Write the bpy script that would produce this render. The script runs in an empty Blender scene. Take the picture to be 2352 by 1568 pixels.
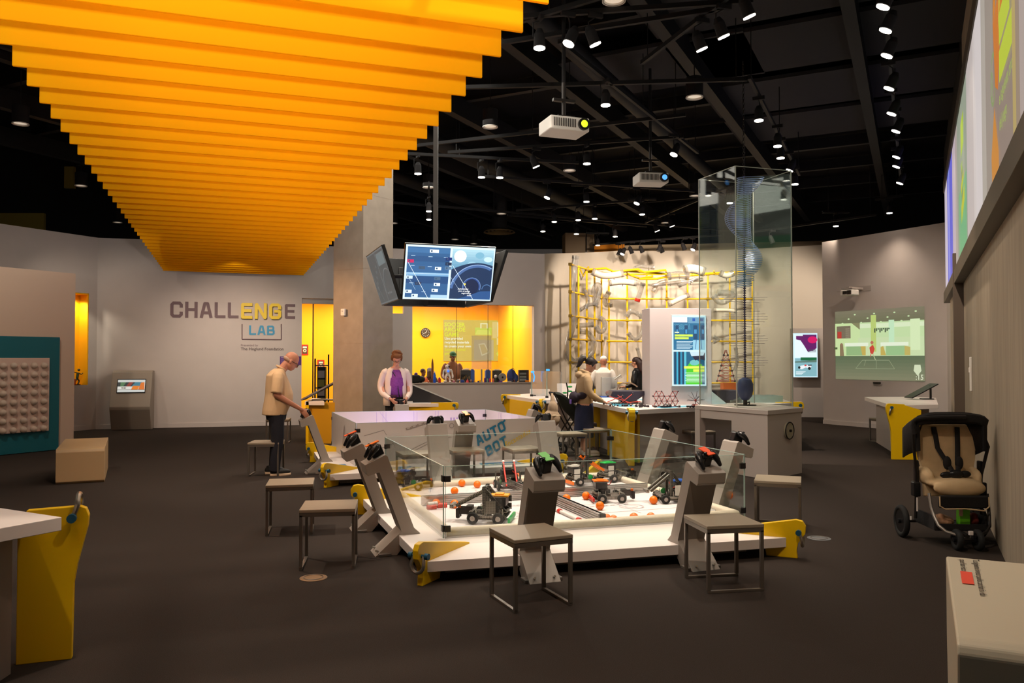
import bpy, bmesh, math, random
from mathutils import Vector, Matrix, Euler
PI = math.pi
R = math.radians
rnd = random.Random(7)
scene = bpy.context.scene
C = scene.collection

# ------------------------------------------------------------------ camera, world, exposure
F = 1850.0
TILT = math.atan(41.0 / F)
HC = 1.6
cam_data = bpy.data.cameras.new('camera')
cam = bpy.data.objects.new('camera', cam_data)
C.objects.link(cam)
cam_data.sensor_width = 36.0
cam_data.lens = F / 2352.0 * 36.0
cam_data.clip_end = 200
cam.location = (0, 0, HC)
cam.rotation_euler = (PI / 2 + TILT, 0, 0)
scene.camera = cam

world = bpy.data.worlds.new('world')
scene.world = world
world.use_nodes = True
world.node_tree.nodes['Background'].inputs[0].default_value = (1.0, 0.86, 0.74, 1)
world.node_tree.nodes['Background'].inputs[1].default_value = 0.035
scene.view_settings.view_transform = 'Standard'
scene.view_settings.look = 'None'
scene.view_settings.gamma = 1
scene.view_settings.exposure = 0.0
cy = scene.cycles
cy.max_bounces = 7
cy.diffuse_bounces = 3
cy.glossy_bounces = 3
cy.transmission_bounces = 4
cy.transparent_max_bounces = 16
cy.caustics_reflective = False
cy.caustics_refractive = False
cy.sample_clamp_indirect = 3.0
cy.use_denoising = True
cy.adaptive_threshold = 0.03

# unit vectors of the exhibit grid and of the right-hand wall
PHI = R(19.4)
E1 = Vector((math.cos(PHI), math.sin(PHI), 0))
E2 = Vector((-math.sin(PHI), math.cos(PHI), 0))
G1 = Vector((0.4469, 0.8946, 0))
G2 = Vector((-0.8946, 0.4469, 0))
UP = Vector((0, 0, 1))

def ray(px, py):
    a, b = (px - 1176.0) / F, (784.0 - py) / F
    c, s = math.cos(TILT), math.sin(TILT)
    return Vector((a, c - b * s, b * c + s))

def atz(px, py, z):          # the point of height z that the photograph shows at (px, py)
    d = ray(px, py)
    return Vector((0, 0, HC)) + d * ((z - HC) / d.z)

def aty(px, py, y):          # the point of depth y there
    d = ray(px, py)
    return Vector((0, 0, HC)) + d * (y / d.y)

# ------------------------------------------------------------------ lights
def spot(loc, target, power, size=70, blend=0.6, color=(1.0, 0.80, 0.62), radius=0.06):
    l = bpy.data.lights.new('spot_light', 'SPOT')
    l.energy = power
    l.spot_size = R(size)
    l.spot_blend = blend
    l.color = color
    l.shadow_soft_size = radius
    o = bpy.data.objects.new('spot_light', l)
    C.objects.link(o)
    o.location = loc
    o.rotation_euler = (Vector(target) - Vector(loc)).to_track_quat('-Z', 'Y').to_euler()
    return o

def area(loc, target, power, sx, sy, color=(1.0, 0.80, 0.62)):
    l = bpy.data.lights.new('area_light', 'AREA')
    l.shape = 'RECTANGLE'
    l.size, l.size_y = sx, sy
    l.energy = power
    l.color = color
    o = bpy.data.objects.new('area_light', l)
    C.objects.link(o)
    o.location = loc
    o.rotation_euler = (Vector(target) - Vector(loc)).to_track_quat('-Z', 'Y').to_euler()
    return o
def lamp_at(px, py, target, power, size=70, blend=0.7, color=(1.0, 0.84, 0.68), radius=0.07, z=4.86):
    return spot(atz(px, py, z), target, power, size, blend, color, radius)
# lamps over the front play table
for px, py in ((1239, 112), (1305, 102), (1368, 104)):
    lamp_at(px, py, (0.3, 8.0, 0.2), 240, 58)
lamp_at(1391, 243, (0.9, 8.6, 0.2), 300, 60)
lamp_at(1722, 40, (1.0, 7.4, 0.2), 220, 60)
lamp_at(1663, 86, (1.7, 8.5, 0.3), 170, 70)
lamp_at(1613, 115, (2.2, 9.5, 0.3), 170, 70)
# far play table and lab
lamp_at(960, 400, (-1.6, 12.0, 0.2), 420, 58)
lamp_at(1106, 408, (-0.8, 12.4, 0.2), 420, 58)
lamp_at(1148, 409, (-0.6, 10.6, 0.4), 260, 75)
lamp_at(1232, 384, (-1.7, 14.6, 0.9), 150, 45)
lamp_at(1547, 356, (2.6, 13.4, 1.3), 1150, 80)
lamp_at(1347, 464, (1.4, 16.5, 0.8), 500, 85)
lamp_at(1462, 468, (3.2, 17.5, 0.8), 450, 85)
# curved wall with tubes
lamp_at(1429, 584, (3.0, 24.0, 2.2), 180, 95, z=4.56)
lamp_at(1591, 574, (5.2, 24.0, 2.6), 200, 95, z=4.56)
spot((2.6, 19.6, 4.9), (2.9, 23.8, 2.0), 560, 90)
spot((4.4, 19.8, 4.9), (4.4, 24.0, 2.0), 560, 90)
spot((6.4, 19.5, 4.9), (6.8, 23.8, 2.0), 380, 90)
# back wall with the sign
spot((-5.5, 15.9, 3.5), (-6.5, 19.2, 1.5), 430, 78, 1.0, radius=.03)
spot((-9.2, 15.6, 5.0), (-8.6, 18.7, 1.0), 130, 80, 0.9)
spot((-1.6, 16.8, 4.9), (-0.8, 20.8, 2.4), 130, 100, 0.9)
# added warm spot standing in for canopy bounce on the column's left face
spot((-5.6, 12.6, 3.3), (-3.3, 15.2, 1.7), 620, 60, 0.9, (1.0, 0.58, 0.30))
# workshop and niche
area((-2.2, 23.0, 3.35), (-2.2, 23.0, 0), 330, 5.5, 1.6, (1.0, 0.92, 0.78))
area((-5.6, 22.0, 3.35), (-5.6, 22.0, 0), 120, 2.0, 1.6, (1.0, 0.92, 0.78))
# lavender and blue light inside the far play table
area((-0.75, 11.9, 0.22), (-1.9, 13.6, 0.9), 16, 1.8, 0.1, (0.72, 0.55, 1.0))
spot((-1.2, 12.0, 0.5), (-2.1, 13.5, 0.7), 26, 50, 0.8, (0.35, 0.30, 1.0))
# right-hand side
for px, py in ((2033, 72), (2041, 205), (2057, 303), (2058, 384)):
    p = atz(px, py, 4.86)
    spot(p, (p.x + 2.4, p.y + 1.0, 1.6), 240, 80)
spot(atz(2043, 490, 4.86), (7.0, 17.6, 0.0), 160, 110, 1.0)
spot(atz(2058, 422, 4.86), (8.3, 18.8, 1.2), 170, 90, 1.0)
spot(atz(1920, 520, 4.86), (7.2, 23.0, 1.2), 260, 100)
spot(atz(1786, 337, 4.86), (3.6, 11.8, 0.9), 360, 70)
# left-hand side and foreground
spot((-7.0, 10.0, 5.2), (-8.5, 13.6, 1.2), 300, 90)
spot((-2.0, 2.6, 5.2), (-2.9, 4.0, 0.6), 360, 70)
spot((0.6, 3.2, 5.2), (0.6, 5.2, 0.2), 330, 85)
spot((-3.2, 7.5, 3.5), (-3.0, 8.6, 0.0), 260, 110, radius=.03)
spot((-4.0, 10.4, 3.5), (-3.4, 11.2, 0.9), 190, 100, radius=.03)
spot((3.0, 4.0, 5.2), (2.0, 3.0, 0.4), 170, 80)
spot((3.6, 4.4, 4.6), (3.8, 7.0, 0.8), 110, 50)
spot((2.4, 8.4, 5.2), (4.2, 7.4, 0.4), 160, 80)
# light above the orange canopy and unseen uplights added behind the camera to brighten its faces
area((-1.9, 9.6, 5.4), (-1.9, 9.6, 0), 520, 3.2, 17.0, (1.0, 0.93, 0.80))
for x in (-1.0, 0.8):
    spot((x, -0.7, 2.0), (x * .3 - 1.9, 5.4, 4.7), 760, 58, 0.8, (1.0, 0.92, 0.78))


# ------------------------------------------------------------------ materials
def lin(c):
    def f(v):
        v /= 255.0
        return v / 12.92 if v <= 0.04045 else ((v + 0.055) / 1.055) ** 2.4
    return (f(c[0]), f(c[1]), f(c[2]), 1.0)

MATS = {}
def mat(name, rgb, rough=0.6, metal=0.0, emit=None, estr=1.0, noise=0.0, nscale=20.0, bump=0.0, spec=0.4, streak=None, alpha=1.0):
    if name in MATS:
        return MATS[name]
    m = bpy.data.materials.new(name)
    m.use_nodes = True
    nt = m.node_tree
    b = nt.nodes['Principled BSDF']
    col = lin(rgb)
    b.inputs['Base Color'].default_value = col
    b.inputs['Roughness'].default_value = rough
    b.inputs['Metallic'].default_value = metal
    b.inputs['Specular IOR Level'].default_value = spec
    b.inputs['Alpha'].default_value = alpha
    if emit is not None:
        b.inputs['Emission Color'].default_value = lin(emit)
        b.inputs['Emission Strength'].default_value = estr
    if noise or bump:
        tc = nt.nodes.new('ShaderNodeTexCoord')
        mp = nt.nodes.new('ShaderNodeMapping')
        if streak:
            mp.inputs['Scale'].default_value = streak
        nz = nt.nodes.new('ShaderNodeTexNoise')
        nz.inputs['Scale'].default_value = nscale
        nz.inputs['Detail'].default_value = 4
        nt.links.new(tc.outputs['Object'], mp.inputs[0])
        nt.links.new(mp.outputs[0], nz.inputs['Vector'])
        if noise:
            rp = nt.nodes.new('ShaderNodeValToRGB')
            rp.color_ramp.elements[0].position = 0.3
            rp.color_ramp.elements[1].position = 0.7
            rp.color_ramp.elements[0].color = tuple(v * (1 - noise) for v in col[:3]) + (1,)
            rp.color_ramp.elements[1].color = tuple(min(1, v * (1 + noise)) for v in col[:3]) + (1,)
            nt.links.new(nz.outputs[0], rp.inputs[0])
            nt.links.new(rp.outputs[0], b.inputs['Base Color'])
        if bump:
            bp = nt.nodes.new('ShaderNodeBump')
            bp.inputs['Strength'].default_value = bump
            bp.inputs['Distance'].default_value = 0.01
            nt.links.new(nz.outputs[0], bp.inputs['Height'])
            nt.links.new(bp.outputs[0], b.inputs['Normal'])
    MATS[name] = m
    return m

def glass_mat(name, tint=(0.93, 0.96, 0.95), refl=0.035, haze=0.0):
    if name in MATS:
        return MATS[name]
    m = bpy.data.materials.new(name)
    m.use_nodes = True
    nt = m.node_tree
    nt.nodes.clear()
    out = nt.nodes.new('ShaderNodeOutputMaterial')
    tr = nt.nodes.new('ShaderNodeBsdfTransparent')
    tr.inputs[0].default_value = (*tint, 1)
    gl = nt.nodes.new('ShaderNodeBsdfGlossy')
    gl.inputs['Roughness'].default_value = 0.03
    gl.inputs[0].default_value = (1, 1, 1, 1)
    lw = nt.nodes.new('ShaderNodeLayerWeight')
    lw.inputs[0].default_value = 0.5
    pw = nt.nodes.new('ShaderNodeMath')
    pw.operation = 'POWER'
    pw.inputs[1].default_value = 5.0
    fr = nt.nodes.new('ShaderNodeMath')
    fr.operation = 'MULTIPLY_ADD'
    fr.inputs[1].default_value = 0.9
    fr.inputs[2].default_value = refl
    nt.links.new(lw.outputs['Facing'], pw.inputs[0])
    nt.links.new(pw.outputs[0], fr.inputs[0])
    mx = nt.nodes.new('ShaderNodeMixShader')
    nt.links.new(fr.outputs[0], mx.inputs[0])
    nt.links.new(tr.outputs[0], mx.inputs[1])
    nt.links.new(gl.outputs[0], mx.inputs[2])
    last = mx
    if haze:
        df = nt.nodes.new('ShaderNodeBsdfDiffuse')
        df.inputs[0].default_value = (0.8, 0.8, 0.78, 1)
        m2 = nt.nodes.new('ShaderNodeMixShader')
        m2.inputs[0].default_value = haze
        nt.links.new(mx.outputs[0], m2.inputs[1])
        nt.links.new(df.outputs[0], m2.inputs[2])
        last = m2
    nt.links.new(last.outputs[0], out.inputs[0])
    MATS[name] = m
    return m

def print_mat(name, emission=0.0, rough=0.5, alpha=1.0):
    """printed, screen or projected picture: colours sit in the mesh, one flat colour per shape"""
    if name in MATS:
        return MATS[name]
    m = bpy.data.materials.new(name)
    m.use_nodes = True
    nt = m.node_tree
    b = nt.nodes['Principled BSDF']
    at = nt.nodes.new('ShaderNodeAttribute')
    at.attribute_name = 'Col'
    b.inputs['Roughness'].default_value = rough
    if emission:
        nt.links.new(at.outputs[0], b.inputs['Emission Color'])
        b.inputs['Emission Strength'].default_value = emission
        b.inputs['Base Color'].default_value = (0.02, 0.02, 0.02, 1)
    else:
        nt.links.new(at.outputs[0], b.inputs['Base Color'])
    b.inputs['Alpha'].default_value = alpha
    MATS[name] = m
    return m

def dotted_mat(name, rgb, hole=(20, 20, 20), pitch=0.0125, rad=0.3, metal=0.8, rough=0.35):
    """sheet metal with rows of punched holes"""
    if name in MATS:
        return MATS[name]
    m = bpy.data.materials.new(name)
    m.use_nodes = True
    nt = m.node_tree
    b = nt.nodes['Principled BSDF']
    b.inputs['Metallic'].default_value = metal
    b.inputs['Roughness'].default_value = rough
    tc = nt.nodes.new('ShaderNodeTexCoord')
    vo = nt.nodes.new('ShaderNodeTexVoronoi')
    vo.inputs['Scale'].default_value = 1.0 / pitch
    vo.inputs['Randomness'].default_value = 0.0
    nt.links.new(tc.outputs['Object'], vo.inputs['Vector'])
    lt = nt.nodes.new('ShaderNodeMath')
    lt.operation = 'LESS_THAN'
    lt.inputs[1].default_value = rad + 0.12
    nt.links.new(vo.outputs['Distance'], lt.inputs[0])
    mx = nt.nodes.new('ShaderNodeMixRGB')
    mx.inputs[1].default_value = lin(rgb)
    mx.inputs[2].default_value = lin(hole)
    nt.links.new(lt.outputs[0], mx.inputs[0])
    nt.links.new(mx.outputs[0], b.inputs['Base Color'])
    MATS[name] = m
    return m

# ------------------------------------------------------------------ mesh builder
def frame(o, x, y=None, z=None):
    """matrix with origin o and x axis x; z defaults to up"""
    x = Vector(x).normalized()
    z = Vector(z) if z is not None else Vector((0, 0, 1))
    y = z.cross(x).normalized() if y is None else Vector(y).normalized()
    z = x.cross(y).normalized()
    m = Matrix((x, y, z)).transposed().to_4x4()
    m.translation = Vector(o)
    return m

class MB:
    def __init__(self):
        self.bm = bmesh.new()
    def _new(self, geom_fn, M):
        before = set(self.bm.verts)
        r = geom_fn()
        vs = [v for v in self.bm.verts if v not in before] if r is None else r
        if M is not None:
            bmesh.ops.transform(self.bm, matrix=M, verts=vs)
        return vs
    def box(self, c, s, rot=None, bev=0.0, M=None, seg=2, taper=None):
        r = bmesh.ops.create_cube(self.bm, size=1.0)
        vs = r['verts']
        for v in vs:
            t = taper if (taper and v.co.z > 0) else 1.0
            v.co = Vector((v.co.x * s[0] * t, v.co.y * s[1] * t, v.co.z * s[2]))
        if bev:
            es = list({e for v in vs for e in v.link_edges})
            b = bmesh.ops.bevel(self.bm, geom=es, offset=bev, segments=seg, affect='EDGES', profile=0.5)
            vs = list({v for f in b['faces'] for v in f.verts} | {v for v in vs if v.is_valid})
        T = Matrix.Translation(Vector(c))
        if rot is not None:
            T = T @ Euler(rot).to_matrix().to_4x4()
        if M is not None:
            T = M @ T
        bmesh.ops.transform(self.bm, matrix=T, verts=vs)
        return self
    def cyl(self, p0, p1, r, r2=None, seg=12, M=None, cap=True):
        p0, p1 = Vector(p0), Vector(p1)
        d = p1 - p0
        if d.length < 1e-7:
            return self
        q = d.to_track_quat('Z', 'Y').to_matrix().to_4x4()
        T = Matrix.Translation((p0 + p1) / 2) @ q
        if M is not None:
            T = M @ T
        bmesh.ops.create_cone(self.bm, cap_ends=cap, segments=seg, radius1=r, radius2=r if r2 is None else r2, depth=d.length, matrix=T)
        return self
    def ell(self, c, r, rot=None, u=14, v=10, M=None):
        T = Matrix.Translation(Vector(c))
        if rot is not None:
            T = T @ Euler(rot).to_matrix().to_4x4()
        T = T @ Matrix.Diagonal((r[0], r[1], r[2], 1)) if hasattr(r, '__len__') else T @ Matrix.Scale(r, 4)
        if M is not None:
            T = M @ T
        bmesh.ops.create_uvsphere(self.bm, u_segments=u, v_segments=v, radius=1.0, matrix=T)
        return self
    def loft(self, rings, cap=True, closed=False, M=None):
        bm = self.bm
        rows = []
        for ring in rings:
            rows.append([bm.verts.new(M @ Vector(p) if M is not None else Vector(p)) for p in ring])
        n = len(rows[0])
        k = len(rows)
        for i in range(k if closed else k - 1):
            a, b = rows[i], rows[(i + 1) % k]
            for j in range(n):
                try:
                    bm.faces.new((a[j], a[(j + 1) % n], b[(j + 1) % n], b[j]))
                except ValueError:
                    pass
        if cap and not closed:
            bm.faces.new(rows[0][::-1])
            bm.faces.new(rows[-1])
        return self
    def tube(self, pts, r, seg=8, closed=False, M=None, flat=1.0, smooth=0):
        pts = [Vector(p) for p in pts]
        rs = list(r) if hasattr(r, '__len__') else [r] * len(pts)
        for _ in range(smooth):
            np_, nr = [pts[0]], [rs[0]]
            for i in range(len(pts) - 1):
                np_ += [pts[i] * 0.75 + pts[i + 1] * 0.25, pts[i] * 0.25 + pts[i + 1] * 0.75]
                nr += [rs[i] * 0.75 + rs[i + 1] * 0.25, rs[i] * 0.25 + rs[i + 1] * 0.75]
            np_.append(pts[-1])
            nr.append(rs[-1])
            pts, rs = np_, nr
        n = len(pts)
        rings = []
        ref = None
        for i in range(n):
            if closed:
                t = (pts[(i + 1) % n] - pts[i - 1])
            else:
                t = pts[min(i + 1, n - 1)] - pts[max(i - 1, 0)]
            if t.length < 1e-9:
                t = Vector((0, 0, 1))
            t.normalize()
            if ref is None:
                ref = Vector((0, 0, 1)) if abs(t.z) < 0.9 else Vector((1, 0, 0))
            a = (ref - t * ref.dot(t))
            if a.length < 1e-6:
                a = t.orthogonal()
            a.normalize()
            ref = a
            b = t.cross(a)
            rings.append([pts[i] + (a * math.cos(2 * PI * j / seg) + b * math.sin(2 * PI * j / seg) * flat) * rs[i] for j in range(seg)])
        return self.loft(rings, closed=closed, M=M)
    def prism(self, poly, h, M=None, z0=0.0, bev=0.0):
        """polygon in the local xy plane extruded by h along local z"""
        bm = self.bm
        T = M if M is not None else Matrix.Identity(4)
        lo = [bm.verts.new(T @ Vector((p[0], p[1], z0))) for p in poly]
        hi = [bm.verts.new(T @ Vector((p[0], p[1], z0 + h))) for p in poly]
        n = len(poly)
        fs = [bm.faces.new(lo[::-1]), bm.faces.new(hi)]
        for i in range(n):
            fs.append(bm.faces.new((lo[i], lo[(i + 1) % n], hi[(i + 1) % n], hi[i])))
        if bev:
            es = list({e for f in fs for e in f.edges})
            bmesh.ops.bevel(bm, geom=es, offset=bev, segments=2, affect='EDGES', profile=0.5)
        return self
    def lathe(self, prof, seg=16, M=None, a0=0.0, a1=2 * PI):
        full = abs(a1 - a0 - 2 * PI) < 1e-6
        k = seg if full else seg + 1
        rings = [[(max(r, 1e-4) * math.cos(a0 + (a1 - a0) * i / seg), max(r, 1e-4) * math.sin(a0 + (a1 - a0) * i / seg), z) for r, z in prof] for i in range(k)]
        bm = self.bm
        T = M if M is not None else Matrix.Identity(4)
        rows = [[bm.verts.new(T @ Vector(p)) for p in ring] for ring in rings]
        for i in range(k if full else k - 1):
            a, b = rows[i], rows[(i + 1) % k]
            for j in range(len(prof) - 1):
                bm.faces.new((a[j], b[j], b[j + 1], a[j + 1]))
        return self
    def torus(self, M, R0, r, seg=24, sseg=8, a0=0.0, a1=2 * PI):
        full = abs(a1 - a0 - 2 * PI) < 1e-6
        pts = [(R0 * math.cos(a0 + (a1 - a0) * i / seg), R0 * math.sin(a0 + (a1 - a0) * i / seg), 0) for i in range(seg if full else seg + 1)]
        return self.tube(pts, r, seg=sseg, closed=full, M=M)
    def quad(self, pts):
        self.bm.faces.new([self.bm.verts.new(Vector(p)) for p in pts])
        return self
    def mesh(self, name, m, smooth=False):
        bmesh.ops.recalc_face_normals(self.bm, faces=self.bm.faces[:])
        me = bpy.data.meshes.new(name)
        self.bm.to_mesh(me)
        self.bm.free()
        if m is not None:
            me.materials.append(m)
        if smooth:
            ang = R(40) if smooth is True else smooth
            for p in me.polygons:
                p.use_smooth = True
            try:
                me.set_sharp_from_angle(angle=ang)
            except Exception:
                pass
        return me
    def build(self, name, m, parent=None, smooth=False, M=None):
        o = bpy.data.objects.new(name, self.mesh(name, m, smooth))
        C.objects.link(o)
        if parent is not None:
            o.parent = parent
        if M is not None:
            o.matrix_local = M
        return o

def tag(o, label=None, cat=None, group=None, kind=None):
    if label: o['label'] = label
    if cat: o['category'] = cat
    if group: o['group'] = group
    if kind: o['kind'] = kind
    return o

def thing(name, label, cat, loc=(0, 0, 0), rotz=0.0, group=None, M=None):
    o = bpy.data.objects.new(name, None)
    C.objects.link(o)
    o.empty_display_size = 0.1
    if M is None:
        M = Matrix.Translation(Vector(loc)) @ Matrix.Rotation(rotz, 4, 'Z')
    o.matrix_world = M
    return tag(o, label, cat, group)

def copy_thing(src, loc=None, rotz=None, label=None, group=None, M=None):
    def rec(o, par):
        c = o.copy()
        C.objects.link(c)
        if par is not None:
            c.parent = par
        for ch in [x for x in KIDS.get(o.name, [])]:
            KIDS.setdefault(c.name, []).append(rec(ch, c))
        return c
    r = rec(src, None)
    if M is not None:
        r.matrix_world = M
    else:
        if loc is not None: r.location = loc
        if rotz is not None: r.rotation_euler = (0, 0, rotz)
    if label: r['label'] = label
    if group: r['group'] = group
    return r
KIDS = {}
def index_kids(o):
    """remember the children of a finished prototype, so that copies need no scene scan"""
    for ch in o.children:
        KIDS.setdefault(o.name, []).append(ch)
        index_kids(ch)

def fuse(mb, name, m, parent=None, voxel=0.008, smooth_iter=3, M=None):
    """melt overlapping shapes into one continuous skin"""
    tmp = mb.build('tmp', m)
    md = tmp.modifiers.new('r', 'REMESH')
    md.mode = 'VOXEL'
    md.voxel_size = voxel
    if smooth_iter:
        sm = tmp.modifiers.new('s', 'SMOOTH')
        sm.factor = 0.5
        sm.iterations = smooth_iter
    dg = bpy.context.evaluated_depsgraph_get()
    me = bpy.data.meshes.new_from_object(tmp.evaluated_get(dg))
    me.name = name
    old = tmp.data
    bpy.data.objects.remove(tmp)
    bpy.data.meshes.remove(old)
    for p in me.polygons:
        p.use_smooth = True
    if not me.materials:
        me.materials.append(m)
    o = bpy.data.objects.new(name, me)
    C.objects.link(o)
    if parent is not None:
        o.parent = parent
    if M is not None:
        o.matrix_local = M
    return o

def text_mesh(body, size=0.1, depth=0.0, bold=0.0, align='LEFT', space=1.0, xs=1.0, shear=0.0):
    """lettering as (verts, faces) lying in the local xy plane"""
    cu = bpy.data.curves.new('t', 'FONT')
    cu.body = body
    cu.size = size
    cu.extrude = depth
    cu.offset = bold
    cu.align_x = align
    cu.space_character = space
    cu.shear = shear
    cu.resolution_u = 2
    o = bpy.data.objects.new('t', cu)
    C.objects.link(o)
    dg = bpy.context.evaluated_depsgraph_get()
    me = bpy.data.meshes.new_from_object(o.evaluated_get(dg))
    bpy.data.objects.remove(o)
    bpy.data.curves.remove(cu)
    vs = [Vector((v.co.x * xs, v.co.y, v.co.z)) for v in me.vertices]
    fs = [tuple(p.vertices) for p in me.polygons]
    bpy.data.meshes.remove(me)
    return vs, fs

# square-shouldered display capitals: strokes on a 4 x 6 grid
BLOCKS = {
 'C': [[(4, 4.6), (4, 5.2), (3.3, 6), (.7, 6), (0, 5.2), (0, .8), (.7, 0), (3.3, 0), (4, .8), (4, 1.4)]],
 'H': [[(0, 0), (0, 6)], [(4, 0), (4, 6)], [(0, 3.1), (4, 3.1)]],
 'A': [[(0, 0), (1.4, 6), (2.6, 6), (4, 0)], [(.5, 1.7), (3.5, 1.7)]],
 'L': [[(0, 6), (0, 0), (3.4, 0)]],
 'E': [[(3.6, 6), (0, 6), (0, 0), (3.6, 0)], [(0, 3.1), (3.2, 3.1)]],
 'N': [[(0, 0), (0, 6), (.3, 6), (3.7, 0), (4, 0), (4, 6)]],
 'G': [[(4, 4.6), (4, 5.2), (3.3, 6), (.7, 6), (0, 5.2), (0, .8), (.7, 0), (3.3, 0), (4, .8), (4, 3), (2.2, 3)]],
 'B': [[(0, 0), (0, 6), (3, 6), (3.6, 5.4), (3.6, 3.7), (3, 3.1), (0, 3.1)], [(3, 3.1), (3.9, 2.5), (3.9, .7), (3.2, 0), (0, 0)]],
 'U': [[(0, 6), (0, .8), (.7, 0), (3.3, 0), (4, .8), (4, 6)]],
 'T': [[(0, 6), (4, 6)], [(2, 6), (2, 0)]],
 'O': [[(.7, 0), (0, .8), (0, 5.2), (.7, 6), (3.3, 6), (4, 5.2), (4, .8), (3.3, 0), (.7, 0)]],
}
def block_quads(s, h, t, gap=1.9):
    """quads (2-D, four corners each) of the word s, cap height h, stroke t"""
    u = (h - t) / 6.0
    out = []
    x = 0.0
    for ch in s:
        w = max(p[0] for st in BLOCKS[ch] for p in st)
        for st in BLOCKS[ch]:
            n = len(st)
            P = [Vector((x + p[0] * u + t / 2, p[1] * u + t / 2)) for p in st]
            for i in range(n - 1):
                a, b = P[i], P[i + 1]
                d = (b - a).normalized()
                a2 = a - d * t / 2 * (0.45 if 0 < i else 1.0)
                b2 = b + d * t / 2 * (0.45 if i < n - 2 else 1.0)
                q = Vector((-d.y, d.x)) * t / 2
                out.append([a2 + q, a2 - q, b2 - q, b2 + q])
        x += (w + gap) * u + t * .35
    return out, x - gap * u

ORD = ['first', 'second', 'third', 'fourth', 'fifth', 'sixth', 'seventh', 'eighth', 'ninth', 'tenth', 'eleventh', 'twelfth', 'thirteenth', 'fourteenth', 'fifteenth', 'sixteenth', 'seventeenth', 'eighteenth', 'nineteenth', 'twentieth']
def ordinal(i):
    if i < 20: return ORD[i]
    tens = {2: 'twenty', 3: 'thirty', 4: 'forty'}[(i + 1) // 10]
    r = (i + 1) % 10
    return {2: 'twentieth', 3: 'thirtieth', 4: 'fortieth'}[(i + 1) // 10] if r == 0 else tens + '-' + ORD[r - 1]
class Canvas:
    """a flat printed picture of width w and height h (metres); x right, y up, origin bottom left"""
    def __init__(self, w, h, step=0.0006):
        self.w, self.h, self.step = w, h, step
        self.v, self.f, self.c, self.n = [], [], [], 0
    def _z(self):
        self.n += 1
        return self.n * self.step
    def poly(self, pts, rgb):
        z = self._z()
        b = len(self.v)
        self.v += [(p[0] * self.w, p[1] * self.h, z) for p in pts]
        self.f.append(tuple(range(b, b + len(pts))))
        self.c.append(lin(rgb))
    def rect(self, x0, y0, x1, y1, rgb):
        self.poly([(x0, y0), (x1, y0), (x1, y1), (x0, y1)], rgb)
    def oval(self, x, y, rx, ry, rgb, n=20, rot=0):
        self.poly([(x + rx * math.cos(2 * PI * i / n), y + ry * math.sin(2 * PI * i / n)) for i in range(n)], rgb)
    def ring(self, x, y, r, t, rgb, a0=0, a1=360, n=28):
        z = self._z()
        asp = self.w / self.h
        for i in range(n):
            p = R(a0 + (a1 - a0) * i / n)
            q = R(a0 + (a1 - a0) * (i + 1) / n)
            if max(x + (r + t) * math.cos(p), x + (r + t) * math.cos(q)) > 0.98 or min(y + r * math.sin(p) * asp, y + r * math.sin(q) * asp) < 0.0: continue
            b = len(self.v)
            for rr, a in ((r, p), (r + t, p), (r + t, q), (r, q)):
                self.v.append(((x + rr * math.cos(a)) * self.w, (y + rr * math.sin(a) * asp) * self.h, z))
            self.f.append((b, b + 1, b + 2, b + 3))
            self.c.append(lin(rgb))
    def line(self, x0, y0, x1, y1, t, rgb):
        a = Vector((x0 * self.w, y0 * self.h)); b = Vector((x1 * self.w, y1 * self.h))
        d = (b - a).normalized()
        nrm = Vector((-d.y, d.x)) * t / 2
        z = self._z()
        k = len(self.v)
        self.v += [(*(a + nrm), z), (*(a - nrm), z), (*(b - nrm), z), (*(b + nrm), z)]
        self.f.append((k, k + 1, k + 2, k + 3))
        self.c.append(lin(rgb))
    def text(self, s, x, y, size, rgb, bold=0.0, rot=0.0, space=1.0, xs=1.0, shear=0.0):
        vs, fs = text_mesh(s, size, 0, bold, space=space, xs=xs, shear=shear)
        z = self._z()
        M = Matrix.Rotation(rot, 3, 'Z')
        b = len(self.v)
        for v in vs:
            q = M @ v
            self.v.append((x * self.w + q.x, y * self.h + q.y, z))
        for f in fs:
            self.f.append(tuple(b + i for i in f))
            self.c.append(lin(rgb))
    def blocks(self, s, x, y, h, rgb, t, rot=0.0, shear=0.0):
        M = Matrix.Rotation(rot, 2)
        for q in block_quads(s, h, t)[0]:
            z = self._z() * 0 + self.n * 0.00003 + 20 * self.step
            b = len(self.v)
            for v in q:
                w = M @ Vector((v.x + v.y * shear, v.y))
                self.v.append((x * self.w + w.x, y * self.h + w.y, z))
            self.f.append((b, b + 1, b + 2, b + 3)); self.c.append(lin(rgb))
    def grad(self, x0, y0, x1, y1, c0, c1, n=12, vertical=True):
        for i in range(n):
            t = (i + .5) / n
            c = [a + (b - a) * t for a, b in zip(c0, c1)]
            if vertical:
                self.rect(x0, y0 + (y1 - y0) * i / n, x1, y0 + (y1 - y0) * (i + 1) / n, c)
                self.n -= 1
            else:
                self.rect(x0 + (x1 - x0) * i / n, y0, x0 + (x1 - x0) * (i + 1) / n, y1, c)
                self.n -= 1
        self.n += 1
    def build(self, name, m, parent=None, M=None):
        me = bpy.data.meshes.new(name)
        me.from_pydata(self.v, [], self.f)
        me.materials.append(m)
        at = me.attributes.new('Col', 'FLOAT_COLOR', 'CORNER')
        i = 0
        for f, c in zip(self.f, self.c):
            for _ in f:
                at.data[i].color = c
                i += 1
        o = bpy.data.objects.new(name, me)
        C.objects.link(o)
        if parent is not None:
            o.parent = parent
        if M is not None:
            o.matrix_local = M
        return o

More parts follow.
